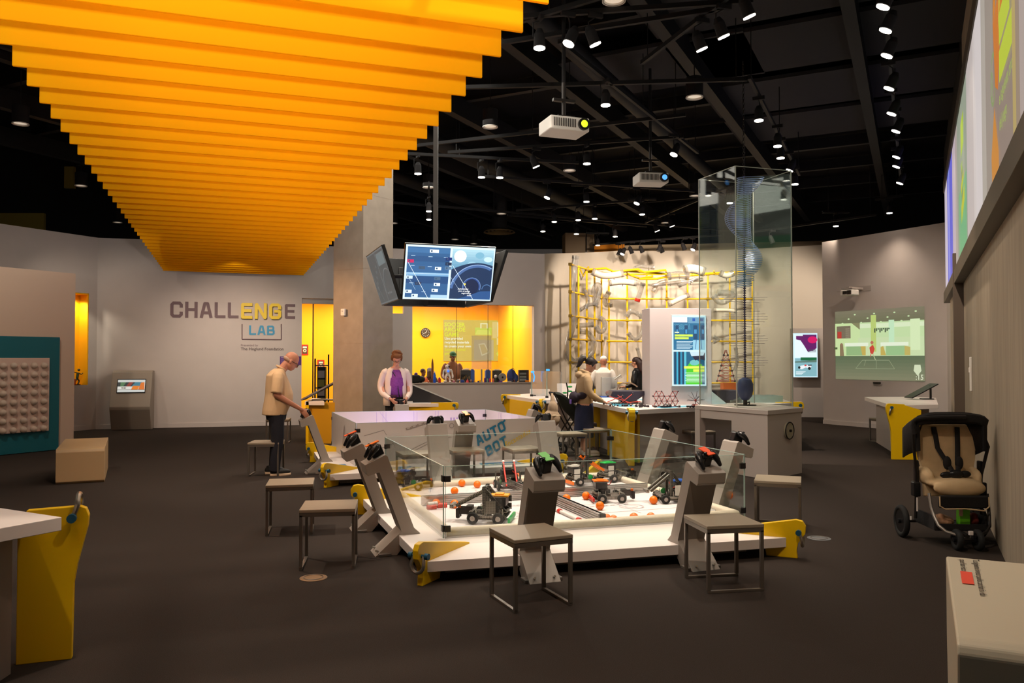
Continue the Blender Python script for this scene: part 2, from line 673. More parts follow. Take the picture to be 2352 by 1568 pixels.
def letters(body, size, depth, m, name='lettering', parent=None, M=None, bold=0.0, space=1.0, xs=1.0, shear=0.0):
    vs, fs = text_mesh(body, size, depth, bold, space=space, xs=xs, shear=shear)
    me = bpy.data.meshes.new(name)
    me.from_pydata([tuple(v) for v in vs], [], fs)
    me.materials.append(m)
    o = bpy.data.objects.new(name, me)
    C.objects.link(o)
    if parent is not None:
        o.parent = parent
    if M is not None:
        o.matrix_local = M
    return o

# ------------------------------------------------------------------ shared materials
M_WALL = mat('wall_paint', (196, 188, 184), 0.75, noise=0.02, nscale=3)
M_WALLG = mat('grey_wall_paint', (158, 152, 154), 0.8, noise=0.02, nscale=3)
M_CARPET = mat('carpet', (54, 47, 43), 0.95, noise=0.4, nscale=260, bump=0.25, spec=0.1)
M_BLACK = mat('black_paint', (26, 25, 27), 0.8, spec=0.2)
M_DUCT = mat('black_duct', (14, 13, 15), 0.65, spec=0.25)
M_CEIL = mat('black_ceiling', (16, 15, 17), 0.9, spec=0.1)
M_CEILP = mat('dark_ceiling_panel', (48, 47, 49), 0.9, spec=0.1)
M_YELLOW_W = mat('yellow_wall_paint', (246, 178, 0), 0.7)
M_YELLOW = mat('yellow_lacquer', (236, 192, 8), 0.35)
M_WHITE = mat('white_laminate', (232, 224, 220), 0.35)
M_WHITE2 = mat('white_plastic', (222, 218, 212), 0.4)
M_PLINTH = mat('plinth_laminate', (196, 188, 168), 0.45)
M_GREYW = mat('pale_grey_panel', (176, 166, 160), 0.55)
M_CONC = mat('concrete', (158, 146, 128), 0.75, noise=0.13, nscale=2.2, bump=0.12, streak=(6, 6, 0.5))
M_CONC2 = mat('concrete_column', (152, 140, 126), 0.8, noise=0.08, nscale=5, bump=0.1)
M_STEEL = mat('steel', (190, 188, 182), 0.3, metal=1.0)
M_ALU = mat('aluminium', (200, 196, 192), 0.32, metal=0.9)
M_DARKM = mat('dark_metal', (48, 44, 42), 0.4, metal=0.6)
M_BLKP = mat('black_plastic', (22, 22, 24), 0.3)
M_RUB = mat('rubber', (24, 24, 24), 0.8)
M_GLASS = glass_mat('clear_glass')
M_GLASSE = mat('glass_edge', (170, 196, 190), 0.2, alpha=0.75)
M_ORANGE = mat('orange_plastic', (250, 120, 10), 0.35)
M_RED = mat('red_plastic', (205, 40, 22), 0.4)
M_GREEN = mat('green_plastic', (20, 150, 70), 0.4)
M_BLUE = mat('blue_plastic', (28, 84, 180), 0.4)
M_PURPLE = mat('purple_plastic', (96, 50, 140), 0.5)
M_TEAL = mat('teal_paint', (8, 98, 112), 0.55)

def wall(name, p0, p1, z0, z1, m, thick=0.2, holes=(), z1b=None, back=1):
    """straight wall from plan point p0 to p1 with rectangular holes (u0, u1, z0, z1)"""
    p0, p1 = Vector((*p0[:2], 0)), Vector((*p1[:2], 0))
    L = (p1 - p0).length
    x = (p1 - p0).normalized()
    M = frame(p0, x)                      # local y points away from the room when p1 is to the right
    mb = MB()
    zb = z1 if z1b is None else z1b
    def piece(u0, u1, a, b, sl=False):
        if u1 - u0 < 1e-4 or b - a < 1e-4: return
        ta = z1 + (zb - z1) * u0 / L if sl else b
        tb = z1 + (zb - z1) * u1 / L if sl else b
        ring = lambda u, t: [M @ Vector((u, 0, a)), M @ Vector((u, thick * back, a)), M @ Vector((u, thick * back, t)), M @ Vector((u, 0, t))]
        mb.loft([ring(u0, ta), ring(u1, tb)])
    us = sorted({0.0, L} | {h[0] for h in holes} | {h[1] for h in holes})
    for u0, u1 in zip(us[:-1], us[1:]):
        mid = (u0 + u1) / 2
        hs = sorted([h for h in holes if h[0] <= mid <= h[1]], key=lambda h: h[2])
        z = z0
        for h in hs:
            piece(u0, u1, z, h[2])
            z = h[3]
        piece(u0, u1, z, z1, True)
    o = mb.build(name, m)
    tag(o, kind='structure')
    return o

def struct(name, mb, m, smooth=False):
    o = mb.build(name, m, smooth=smooth)
    return tag(o, kind='structure')

def seg_u(px, p0, p1):
    """distance along the plan segment p0-p1 at which the photograph's column px meets it"""
    k = (px - 1176.0) / F
    x0, y0 = p0[:2]; x1, y1 = p1[:2]
    t = (k * y0 - x0) / ((x1 - x0) - k * (y1 - y0))
    return t * math.hypot(x1 - x0, y1 - y0), y0 + t * (y1 - y0)

# ------------------------------------------------------------------ floor and ceiling
mb = MB(); mb.box((0, 13, -0.05), (44, 44, 0.1)); struct('floor', mb, M_CARPET)
mb = MB(); mb.box((0, 13, 6.45), (44, 44, 0.1)); struct('ceiling', mb, M_CEIL)
# ceiling structure: beams along the right-hand wall's direction, cross ducts and dark panels between them
def bar_between(name, a, b, w, h, m, kind='structure'):
    a, b = Vector(a), Vector(b)
    mb = MB()
    mb.box(((b - a).length / 2, 0, 0), ((b - a).length, w, h))
    o = mb.build(name, m)
    o.matrix_world = frame(a, b - a)
    if kind: tag(o, kind=kind)
    return o
base = Vector((0, 10, 0))
for k, off in enumerate((-11.5, -9.2, -7.0, -4.9, -2.6, -0.4, 1.6, 3.8, 6.2)):
    a = base - G2 * off - G1 * 11
    b = base - G2 * off + G1 * 17
    bar_between('ceiling_beam', a + UP * 5.98, b + UP * 5.98, 0.16, 0.34, M_DUCT)
for k in range(13):
    v = -9 + k * 2.05
    a = base + G1 * v - G2 * 8.5
    b = base + G1 * v + G2 * 13
    bar_between('ceiling_beam', a + UP * 6.24, b + UP * 6.24, 0.12, 0.22, M_DUCT)
for (u, v, w, l) in ((3.2, -4.0, 2.0, 1.7), (3.2, -2.0, 2.0, 1.7), (3.2, 0.1, 2.0, 1.7), (3.2, 2.1, 2.0, 1.7), (3.2, 4.2, 2.0, 1.7), (3.2, 6.2, 2.0, 1.7), (0.9, 2.1, 1.6, 1.8)):
    mb = MB(); mb.box((0, 0, 0), (l, w * 1.9, 0.06))
    o = struct('ceiling_panel', mb, M_CEILP)
    o.matrix_world = frame(base - G2 * u + G1 * (v + 1) + UP * 6.1, G1)
# round air duct
for (u, z, r) in ((-3.6, 5.72, 0.16), (0.5, 5.66, 0.12), (-6.0, 5.74, 0.14)):
    mb = MB(); mb.cyl(base - G2 * u - G1 * 11 + UP * z, base - G2 * u + G1 * 15 + UP * z, r, seg=16)
    struct('ceiling_duct', mb, M_DUCT, smooth=True).name = 'ceiling_duct_beam'

# ------------------------------------------------------------------ walls
WA0, WA1 = (-13.4, 11.2), (-9.54, 18.5)
WB1 = (0.866, 21.36)
u, y = seg_u(168, WA0, WA1); u2, y2 = seg_u(203, WA0, WA1)
wall('wall_left', WA0, WA1, 0, 4.4, M_WALL, holes=[(u - 0.9, u2, 1.02, 3.1)])
hx0, _ = seg_u(693, WA1, WB1); hx1 = seg_u(765, WA1, WB1)[0]
hs0 = seg_u(872, WA1, WB1)[0]; hs1 = seg_u(927, WA1, WB1)[0]
hw0 = seg_u(947, WA1, WB1)[0]; hw1 = seg_u(1227, WA1, WB1)[0]
wall('wall_back', WA1, WB1, 0, 4.4, M_WALL, holes=[(hx0, hx1 + 1.0, 0.0, 3.1), (hs0, hs1, 2.76, 3.05), (hw0, hw1, 1.0, 3.02)])
XB = (Vector((*WB1, 0)) - Vector((*WA1, 0))).normalized()
YB = UP.cross(XB)
def onB(u, off=0.0, z=0.0):
    return Vector((*WA1, 0)) + XB * u + YB * off + UP * z
# curved white wall behind the tube lattice
cur = [(0.866, 21.36), (1.45, 22.35), (2.3, 23.3), (3.3, 23.95), (4.6, 24.1), (6.2, 23.9), (7.6, 23.4), (9.4, 22.5)]
mb = MB()
top = 4.72
def cpt(i): return Vector((*cur[i], 0))
rings = []
fine = []
for i in range(len(cur) - 1):
    for k in range(4):
        t = k / 4
        p0 = cpt(max(i - 1, 0)); p1 = cpt(i); p2 = cpt(i + 1); p3 = cpt(min(i + 2, len(cur) - 1))
        fine.append(0.5 * ((2 * p1) + (p2 - p0) * t + (2 * p0 - 5 * p1 + 4 * p2 - p3) * t * t + (3 * p1 - p0 - 3 * p2 + p3) * t ** 3))
fine.append(cpt(len(cur) - 1))
for i, p in enumerate(fine):
    t = (fine[min(i + 1, len(fine) - 1)] - fine[max(i - 1, 0)]).normalized()
    n = UP.cross(t)
    zt = 4.4 + min(1, i / 12) * 0.45
    rings.append([p, p + n * 0.2, p + n * 0.2 + UP * zt, p + UP * zt])
mb.loft(rings)
struct('wall_curved', mb, mat('cream_wall_paint', (206, 198, 186), 0.75), smooth=False)
mb = MB(); a = aty(1818, 760, 22.4)
mb.box((0.9, 0.1, 1.23), (1.8, 0.2, 2.46))
o = struct('wall_panel', mb, M_WALL); o.matrix_world = frame((a.x, a.y, 0), (1, -0.12, 0))
# brown bulkhead and orange panel over the far corridor
mb = MB(); mb.box((0, 0, 0), (0.9, 0.6, 1.5)); o = struct('wall_bulkhead', mb, mat('brown_paint', (120, 104, 84), 0.7)); o.matrix_world = frame((2.05, 24.9, 4.72), (1, 0.1, 0))
mb = MB(); mb.box((0, 0, 0), (1.1, 0.08, 2.4)); o = struct('wall_orange', mb, mat('orange_paint', (226, 140, 10), 0.7)); o.matrix_world = frame((2.95, 25.0, 4.0), (1, -0.1, 0))
wall('wall_beige', (3.15, 25.1), (9.9, 24.0), 0, 5.15, mat('beige_paint', (196, 178, 148), 0.75))
# soccer wall
WE0, WE1 = (7.76, 20.1), (9.42, 16.9)
wall('wall_soccer', WE0, WE1, 0, 4.53, M_WALL, thick=0.18)
mb = MB(); mb.box((1.8, -0.012, 0.05), (3.6, 0.02, 0.1)); o = struct('baseboard_soccer', mb, M_WALL); o.matrix_world = frame((*WE0, 0), (WE1[0] - WE0[0], WE1[1] - WE0[1], 0))
mb = MB(); mb.box((hx0 / 2, -0.012, 0.05), (hx0, 0.02, 0.1)); o = struct('baseboard_back', mb, M_WALL); o.matrix_world = frame((*WA1, 0), XB)
mb = MB(); mb.box((5.5, -0.012, 0.05), (5.0, 0.02, 0.1)); o = struct('baseboard_left', mb, M_WALL); o.matrix_world = frame((*WA0, 0), (WA1[0] - WA0[0], WA1[1] - WA0[1], 0))

# right-hand concrete wall (line x = 0.703 + 0.4995 y)
def onF(y, off=0.0, z=0.0):
    return Vector((0.703 + 0.4995 * y, y, 0)) + G2 * off + UP * z
wall('wall_right', onF(11.3)[:2], onF(2.9)[:2], 0, 6.3, M_CONC, thick=0.25)
mb = MB()
a, b = onF(11.3), onF(12.1)
M = frame(a, G1)
mb.box((0.06, -0.02, 1.55), (0.12, 0.3, 3.1), M=M)
mb.box((0.42, -0.1, 1.55), (0.55, 0.05, 3.1), M=M)
struct('door_frame', mb, mat('dark_frame', (88, 76, 66), 0.5)).name = 'door_1'
mb = MB(); mb.box((0.95, -0.04, 1.55), (0.05, 0.2, 3.1), M=M); mb.box((1.35, -0.05, 1.55), (0.03, 0.2, 3.1), M=M)
struct('trim_1', mb, M_BLACK)
wall('wall_right_end', onF(17.6)[:2], onF(12.05)[:2], 0, 3.6, M_WALL, thick=0.25)
mb = MB(); mb.box((3.5, -0.1, 4.7), (7.6, 0.2, 3.0), M=M)
struct('wall_right_upper', mb, M_BLACK)
# wooden-look pale door leaf beyond the frame
mb = MB(); mb.box((2.2, 0.05, 1.3), (0.9, 0.05, 2.6), M=M); struct('door_2', mb, M_CONC)
o = thing('light_switch', 'small white switch plate on the right concrete wall', 'switch', M=frame(onF(9.9, 0.0, 1.42), G1))
mb = MB(); mb.box((0, 0.012, 0), (0.09, 0.024, 0.42), bev=0.006); mb.build('plate', M_WHITE2, o)
mb = MB(); mb.box((0, 0.028, 0.05), (0.03, 0.012, 0.06), bev=0.003); mb.build('rocker', M_WHITE, o)

# concrete column: warm face left, grey face right
cn = aty(833, 900, 14.95)
mb = MB()
mb.box((0, 0, 3.2), (0.8, 0.8, 6.4), bev=0.008)
for z in (1.9, 3.3, 4.7):
    mb.box((0, 0, z), (0.804, 0.804, 0.006))
o = struct('column', mb, M_CONC2)
o.location = (cn.x - 0.098, cn.y + 0.557, 0)
o.rotation_euler = (0, 0, R(55))
COL = o.location.copy()
o = thing('thermostat', 'small white sensor box on the concrete column', 'sensor', M=frame(aty(790, 717, 15.18), (0.819, -0.574, 0)))
mb = MB(); mb.box((0, -0.02, 0), (0.1, 0.045, 0.13), bev=0.01); mb.build('housing', M_WHITE2, o)
mb = MB(); mb.cyl((0, -0.04, 0.02), (0, -0.05, 0.02), 0.012); mb.build('button', M_GREYW, o)

# ------------------------------------------------------------------ yellow rooms behind the openings
def room(name, u0, u1, depth, z1=3.4):
    mb = MB()
    mb.box(((u0 + u1) / 2, depth, z1 / 2), (u1 - u0, 0.1, z1))
    o = struct(name, mb, M_YELLOW_W); o.matrix_world = frame((*WA1, 0), XB)
    mb = MB()
    mb.box((u0, depth / 2 + 0.1, z1 / 2), (0.1, depth - 0.2, z1)); mb.box((u1, depth / 2 + 0.1, z1 / 2), (0.1, depth - 0.2, z1))
    mb.box(((u0 + u1) / 2, depth / 2 + 0.1, z1 + 0.05), (u1 - u0, depth - 0.2, 0.1))
    o = struct(name + '_side', mb, M_YELLOW_W); o.matrix_world = frame((*WA1, 0), XB)
room('wall_workshop', hx0 - 0.6, hw1 + 0.12, 4.2)
mb = MB(); mb.box(((hw0 + hw1) / 2, 0.22, 0.985), (hw1 - hw0 + 0.1, 0.5, 0.03)); o = struct('window_1', mb, M_GREYW); o.matrix_world = frame((*WA1, 0), XB)
o.name = 'window_1'
for k in range(1, 4):
    u = hw0 + (hw1 - hw0) * (0.36, 0.62, 0.83)[k - 1]
mb = MB(); mb.box(((hw0 + hw1) / 2, 0.12, 2.01), (hw1 - hw0, 0.012, 2.02)); o = struct('window_2', mb, M_GLASS); o.matrix_world = frame((*WA1, 0), XB)
mb = MB()
for f in (0.36, 0.62, 0.83):
    mb.box((hw0 + (hw1 - hw0) * f, 0.12, 2.01), (0.01, 0.016, 2.02))
o = struct('window_3', mb, M_DARKM); o.matrix_world = frame((*WA1, 0), XB)
# glass door in the yellow doorway
mb = MB(); mb.box(((hx0 + hx1) / 2 - 0.1, 0.1, 3.03), (hx1 - hx0 + 0.3, 0.1, 0.12)); o = struct('door_3', mb, M_GREYW); o.matrix_world = frame((*WA1, 0), XB)
mb = MB(); mb.box((hx0 + 0.27, 0.1, 1.5), (0.03, 0.03, 3.0)); o = struct('door_4', mb, M_DARKM); o.matrix_world = frame((*WA1, 0), XB)
mb = MB(); mb.box((hx0 + 0.72, 0.1, 1.5), (0.86, 0.012, 2.96)); o = struct('door_5', mb, M_GLASS); o.matrix_world = frame((*WA1, 0), XB)
o = thing('door_pull', 'black ladder style pull handle on the glass door', 'door handle', M=frame(onB(hx0 + 0.32, -0.02, 0), XB))
mb = MB(); mb.tube([(0.0, -.03, 0.35), (0.0, -.03, 1.62)], 0.02); mb.tube([(0.32, -.03, 0.35), (0.32, -.03, 1.72)], 0.02); mb.build('bar', M_DARKM, o)
mb = MB(); mb.cyl((0, -.03, 1.45), (0.32, -.03, 1.45), 0.015); mb.cyl((0, -.03, 0.9), (0.32, -.03, 0.9), 0.015); mb.cyl((0.0, -.03, 1.45), (0.0, 0.1, 1.45), 0.012); mb.cyl((0.32, -.03, 0.9), (0.32, 0.12, 0.9), 0.012); mb.build('bracket', M_DARKM, o)
# niche in the left wall
XA = (Vector((*WA1, 0)) - Vector((*WA0, 0))).normalized()
ua, _ = seg_u(168, WA0, WA1); ub, _ = seg_u(203, WA0, WA1)
MA = frame((*WA0, 0), XA)
mb = MB(); mb.box(((ua + ub) / 2 - 0.4, 0.33, 2.06), (ub - ua + 1.0, 0.06, 2.3)); mb.box((ub - 0.012, 0.155, 2.06), (0.024, 0.3, 2.08)); mb.box(((ua + ub) / 2 - 0.4, 0.155, 3.085), (ub - ua + 0.8, 0.3, 0.03))
mb.box(((ua + ub) / 2 - 0.4, 0.155, 1.005), (ub - ua + 0.8, 0.3, 0.03))
o = struct('wall_niche', mb, M_YELLOW_W); o.matrix_world = MA
spot(MA @ Vector((ub - 0.35, 0.12, 3.0)), MA @ Vector((ub - 0.3, 0.3, 1.4)), 45, 150, 0.5, (1.0, 0.9, 0.7), 0.03)
spot(MA @ Vector((ub - 1.5, -1.9, 3.4)), MA @ Vector((ub - 0.2, 0.3, 1.9)), 90, 34, 0.5, (1.0, 0.9, 0.7), 0.03)

# ------------------------------------------------------------------ orange baffle canopy
def baffle_mat():
    m = bpy.data.materials.new('orange_felt')
    m.use_nodes = True
    nt = m.node_tree
    nt.nodes.clear()
    out = nt.nodes.new('ShaderNodeOutputMaterial')
    d = nt.nodes.new('ShaderNodeBsdfDiffuse'); d.inputs[0].default_value = lin((255, 198, 24))
    t = nt.nodes.new('ShaderNodeBsdfTranslucent'); t.inputs[0].default_value = lin((255, 196, 20))
    mx = nt.nodes.new('ShaderNodeMixShader'); mx.inputs[0].default_value = 0.55
    nt.links.new(d.outputs[0], mx.inputs[1]); nt.links.new(t.outputs[0], mx.inputs[2]); nt.links.new(mx.outputs[0], out.inputs[0])
    return m
M_FELT = baffle_mat()
NB = 42
mb = MB(); mb.box((-1.53, 0, 0.2), (3.06, 0.024, 0.4), bev=0.004)
proto_me = mb.mesh('baffle', M_FELT)
last = Vector((-4.91, 18.97, 3.58))
for k in range(NB):
    o = bpy.data.objects.new('ceiling_baffle', proto_me)
    C.objects.link(o)
    o.matrix_world = frame(last - E2 * 0.416 * k, E1)
    tag(o, 'orange felt baffle, ' + ordinal(k) + ' from the far end of the hanging canopy', 'ceiling baffle', 'orange baffles of the ceiling canopy')
# two rails the baffles hang from
for s in (-0.5, -2.55):
    a = last + E1 * s + UP * 0.43 - E2 * 17.2
    b = last + E1 * s + UP * 0.43 + E2 * 0.1
    mb = MB(); mb.box(((b - a).length / 2, 0, 0), ((b - a).length, 0.05, 0.06))
    L = (b - a).length
    for q in range(6):
        mb.cyl((0.5 + q * (L - 1) / 5, 0, 0.03), (0.5 + q * (L - 1) / 5, 0, 2.4), 0.006, seg=6)
    o = mb.build('baffle_rail', M_BLACK); o.matrix_world = frame(a, E2)
    tag(o, 'black rail on rods above the ' + ('right' if s > -1 else 'left') + ' end of the orange baffles', 'rail')

# ------------------------------------------------------------------ lamps on tracks
M_LAMP = mat('lamp_glow', (255, 246, 232), 0.4, emit=(255, 244, 226), estr=14.0)
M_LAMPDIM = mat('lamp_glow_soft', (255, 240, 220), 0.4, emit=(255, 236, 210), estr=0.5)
ZL = 4.9
def make_spot(tilt, r=0.062):
    o = thing('track_spotlight', 'x', 'spotlight')
    T = Matrix.Rotation(tilt, 4, 'Y')
    mb = MB(); mb.cyl((0, 0, 0.02), (0, 0, 0.155), r, r * 0.92, seg=18, M=T); mb.cyl((0, 0, 0.155), (0, 0, 0.21), r * 0.92, r * 0.5, seg=18, M=T)
    mb.build('housing', M_BLACK, o, smooth=True)
    mb = MB(); mb.torus(T @ Matrix.Translation((0, 0, 0.02)), r, 0.006, seg=18, sseg=6); mb.build('rim', M_BLACK, o, smooth=True)
    mb = MB(); mb.cyl((0, 0, 0.0), (0, 0, 0.012), r * 0.97, seg=18, M=T); mb.build('lens', M_LAMP, o)
    q = T @ Vector((0, 0, 0.12))
    mb = MB(); mb.tube([q + Vector((0, r + .008, 0)), (q.x, r + .01, 0.27), (0, 0.0, 0.3)], 0.008, seg=6); mb.box((0, 0, 0.32), (0.16, 0.04, 0.05)); mb.build('bracket', M_BLACK, o)
    index_kids(o)
    return o
protos = [make_spot(R(0)), make_spot(R(24)), make_spot(R(-24))]
LAMPS = [  # px, py, tilt kind, spotlit?, row text
    (1239, 112, 1, 'near'), (1305, 102, 0, 'near'), (1368, 104, 0, 'near'), (1391, 243, 0, 'mid'),
    (1722, 40, 2, 'near'), (1663, 86, 2, 'near'), (1613, 115, 2, 'near'),
    (2027, 18, 1, 'row'), (2033, 72, 1, 'row'), (2036, 130, 1, 'row'), (2041, 205, 1, 'row'), (2047, 263, 1, 'row'),
    (2057, 303, 1, 'row'), (2058, 362, 1, 'row'), (2058, 384, 1, 'row'), (2066, 422, 1, 'row'), (2043, 490, 0, 'row'), (1920, 520, 0, 'far'),
    (1786, 337, 0, 'case'), (1793, 364, 0, 'case'), (1743, 278, 0, 'case'), (1813, 392, 1, 'case'), (1826, 424, 0, 'case'),
    (1547, 356, 1, 'mid'), (1348, 377, 0, 'mid'), (1232, 384, 2, 'mid'), (960, 400, 0, 'mid'), (1106, 408, 0, 'mid'), (1148, 409, 0, 'mid'),
    (1256, 455, 1, 'far'), (1347, 464, 0, 'far'), (1462, 468, 1, 'far'), (1676, 467, 0, 'far'), (985, 486, 0, 'far'), (985, 505, 0, 'far'),
    (1273, 510, 0, 'far'), (1328, 506, 0, 'far'), (1366, 503, 0, 'far'), (1247, 532, 0, 'far'), (1324, 538, 0, 'far'), (1475, 493, 0, 'far'),
    (1510, 531, 2, 'far'), (1544, 520, 2, 'far'), (1413, 544, 0, 'far'), (1373, 564, 0, 'far'), (1429, 584, 1, 'wall'), (1591, 574, 1, 'wall'),
    (1420, 586, 1, 'wallx'), (1452, 582, 2, 'wallx'), (1476, 580, 2, 'wallx'), (1512, 577, 1, 'wallx'), (1522, 580, 2, 'wallx'), (1573, 574, 2, 'wallx'), (1775, 558, 2, 'wallx'),
]
PHRASE = {'near': 'black track spotlight high over the front play table', 'mid': 'lit track spotlight above the middle of the hall',
          'row': 'lit spotlight in the long row by the projection wall', 'case': 'lit spotlight in the short row by the glass case',
          'far': 'small lit spotlight in the far ceiling cluster', 'wall': 'bright spotlight before the beige far wall', 'wallx': 'dark unlit spotlight before the beige far wall'}
GROUPS = {'near': 'spotlights over the front play table', 'mid': 'spotlights over the middle of the hall', 'row': 'spotlights in the long row by the projection wall',
          'case': 'spotlights by the tall glass case', 'far': 'spotlights in the far cluster', 'wall': 'bright spotlights before the beige wall', 'wallx': 'dark spotlights before the beige wall'}
rank = {}
for row in PHRASE:
    idx = [i for i, l in enumerate(LAMPS) if l[3] == row]
    idx.sort(key=lambda i: LAMPS[i][1] if row in ('row', 'case') else LAMPS[i][0])
    for j, i in enumerate(idx): rank[i] = ', ' + ordinal(j) + (' from the top' if row in ('row', 'case') else ' from the left')
for i, (px, py, k, row) in enumerate(LAMPS):
    z = 4.6 if row.startswith('wall') else ZL
    p = atz(px, py, z)
    if i < 3:
        k = i; o = protos[i]
    else:
        o = copy_thing(protos[k])
    rz = PHI + PI / 2 * (k == 0) if row not in ('row', 'case') else math.atan2(-G2.y, -G2.x)
    o.location = p
    o.rotation_euler = (0, 0, rz)
    o['label'] = PHRASE[row] + rank[i]; o['group'] = GROUPS[row]
    if row == 'wallx':
        for ch in KIDS[o.name]:
            if ch.name.startswith('lens'):
                ch.data = ch.data.copy(); ch.data.materials[0] = M_BLKP
# tracks the lamps clip to (drawn between lamp pixels, extended a little)
def track(a, b, ext=0.7, label='x', z=None):
    zz = (ZL if z is None else z) + 0.36
    A = atz(a[0], a[1], ZL if z is None else z); B = atz(b[0], b[1], ZL if z is None else z)
    A.z = B.z = zz
    d = (B - A).normalized()
    A -= d * ext; B += d * ext
    L = (B - A).length
    mb = MB(); mb.box((L / 2, 0, 0), (L, 0.045, 0.05))
    n = max(2, int(L / 2.2) + 1)
    for q in range(n):
        u = 0.15 + q * (L - 0.3) / (n - 1)
        mb.cyl((u, 0, 0.02), (u, 0, 6.4 - zz), 0.007, seg=6)
    o = mb.build('light_track', M_DUCT); o.matrix_world = frame(A, d)
    tag(o, label, 'light track')
track((1239, 112), (1368, 104), 1.6, 'black light track carrying three lamps nearest the orange canopy')
track((1722, 40), (1613, 115), 1.4, 'black light track carrying three lamps at the top centre right')
track((2027, 18), (2066, 422), 1.5, 'longest black light track, parallel to the projection wall')
track((1743, 278), (1826, 424), 0.8, 'black light track passing just beside the tall glass case')
track((1391, 243), (1547, 356), 1.4, 'black light track between the two white projectors')
track((960, 400), (1148, 409), 1.5, 'black light track above the hanging screens')
track((1232, 384), (1348, 377), 1.6, 'black light track between the canopy tip and the rear projector')
track((1256, 455), (1462, 468), 1.4, 'black light track carrying three bright lamps in the far cluster')
track((1273, 510), (1366, 503), 1.0, 'short black light track in the far cluster, lamps at its middle')
track((985, 486), (985, 505), 1.0, 'black light track right behind the screen pole')
track((1510, 531), (1676, 467), 0.8, 'black light track seen through the glass case')
track((1247, 532), (1413, 544), 1.0, 'farthest black light track in front of the brown bulkhead')
track((2036, 491), (2050, 489), 0.25, 'stub of black light track holding the last lamp of the right row')
track((1912, 520), (1928, 520), 0.25, 'stub of black light track holding the lone lamp before the far right wall')
track((1340, 464), (1354, 464), 0.25, 'stub of black light track holding the middle bright lamp of the far cluster')
track((1366, 564), (1380, 564), 0.25, 'stub of black light track holding the lamp above the brown bulkhead')
track((1468, 493), (1482, 493), 0.25, 'stub of black light track holding the lamp above the exit sign side')
track((1420, 586), (1591, 574), 0.8, 'black light track before the beige far wall', 4.6)
track((1775, 558), (1920, 540), 1.0, 'black light track at the far end right of the glass case', 4.6)
# crossing empty tracks (long thin bars seen against the black ceiling)
for (a, b, lab) in (((900, 205), (1760, -30), 'empty black track crossing at the very top of the hall'), ((1000, 190), (1640, 100), 'empty black track crossing in front of the nearer projector'),
                    ((930, 265), (1700, 245), 'empty black track running behind the bright central lamp'), ((930, 385), (1560, 320), 'empty black track above the rear projector'),
                    ((900, 500), (1700, 560), 'lowest empty black track over the workshop')):
    track(a, b, 0.1, lab)

# unlit round downlights and vents
def downlight(px, py, z=5.3, r=0.12):
    o = thing('downlight', 'x', 'downlight', loc=atz(px, py, z))
    mb = MB(); mb.lathe([(r * 0.9, 0.0), (r, 0.0), (r, 0.28), (r * 0.3, 0.3), (r * 0.9, 0.02)], 20); mb.build('housing', M_BLACK, o, smooth=True)
    mb = MB(); mb.lathe([(r * 0.85, 0.004), (r * 1.02, -0.004), (r * 1.02, 0.01), (r * 0.8, 0.02), (r * .85, .004)], 20); mb.build('rim', M_WHITE2, o, smooth=True)
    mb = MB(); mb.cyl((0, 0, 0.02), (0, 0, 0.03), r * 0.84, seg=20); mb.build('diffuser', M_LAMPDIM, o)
    mb = MB(); mb.cyl((0, 0, 0.28), (0, 0, 6.4 - z), 0.008, seg=6); mb.build('stem', M_BLACK, o)
    index_kids(o)
    return o
d0 = None
DL = [(1410, 3, 'big unlit downlight cut by the top edge of the photo'), (1595, 224, 'unlit round downlight left of the chain on the glass case'), (1126, 292, 'unlit round downlight left of the nearer projector'),
      (47, 285, 'unlit round downlight left of the orange canopy, the nearer one'), (270, 511, 'unlit round downlight low beside the left tip of the canopy'), (186, 427, 'unlit round downlight halfway along the canopy left edge'),
      (984, 431, 'unlit round downlight just left of the screen pole'), (1152, 491, 'unlit round downlight above the round ceiling vent'), (1088, 560, 'tiny unlit downlight above the front hanging screen'),
      (904, 513, 'unlit round downlight beside the grey column face'), (1308, 392, 'unlit round downlight above the far bright lamps'), (1596, 450, 'unlit round downlight at the left rim of the glass case'),
      (1045, 550, 'small unlit downlight over the screen cluster'), (1528, 512, 'unlit round downlight in the far cluster'), (1353, 563, 'tiny unlit downlight over the brown bulkhead')]
for (px, py, lab) in DL:
    if d0 is None:
        o = d0 = downlight(px, py)
    else:
        o = copy_thing(d0, loc=atz(px, py, 5.3))
    o['label'] = lab; o['group'] = 'unlit round downlights'
o = thing('round_vent', 'round ringed air diffuser in the black ceiling beyond the screens', 'ceiling vent', loc=atz(1147, 534, 5.2))
for i, r in enumerate((0.45, 0.34, 0.23, 0.12)):
    mb = MB(); mb.lathe([(r, 0.02 * i), (r - 0.035, 0.04 + 0.02 * i), (r - 0.05, 0.035 + 0.02 * i), (r - 0.01, 0.015 + .02 * i), (r, .02 * i)], 28); mb.build('ring', mat('vent_brown', (120, 100, 70), 0.5), o, smooth=True)
mb = MB(); mb.cyl((0, 0, 0.1), (0, 0, 1.2), 0.22, seg=20); mb.build('duct', M_BLACK, o, smooth=True)

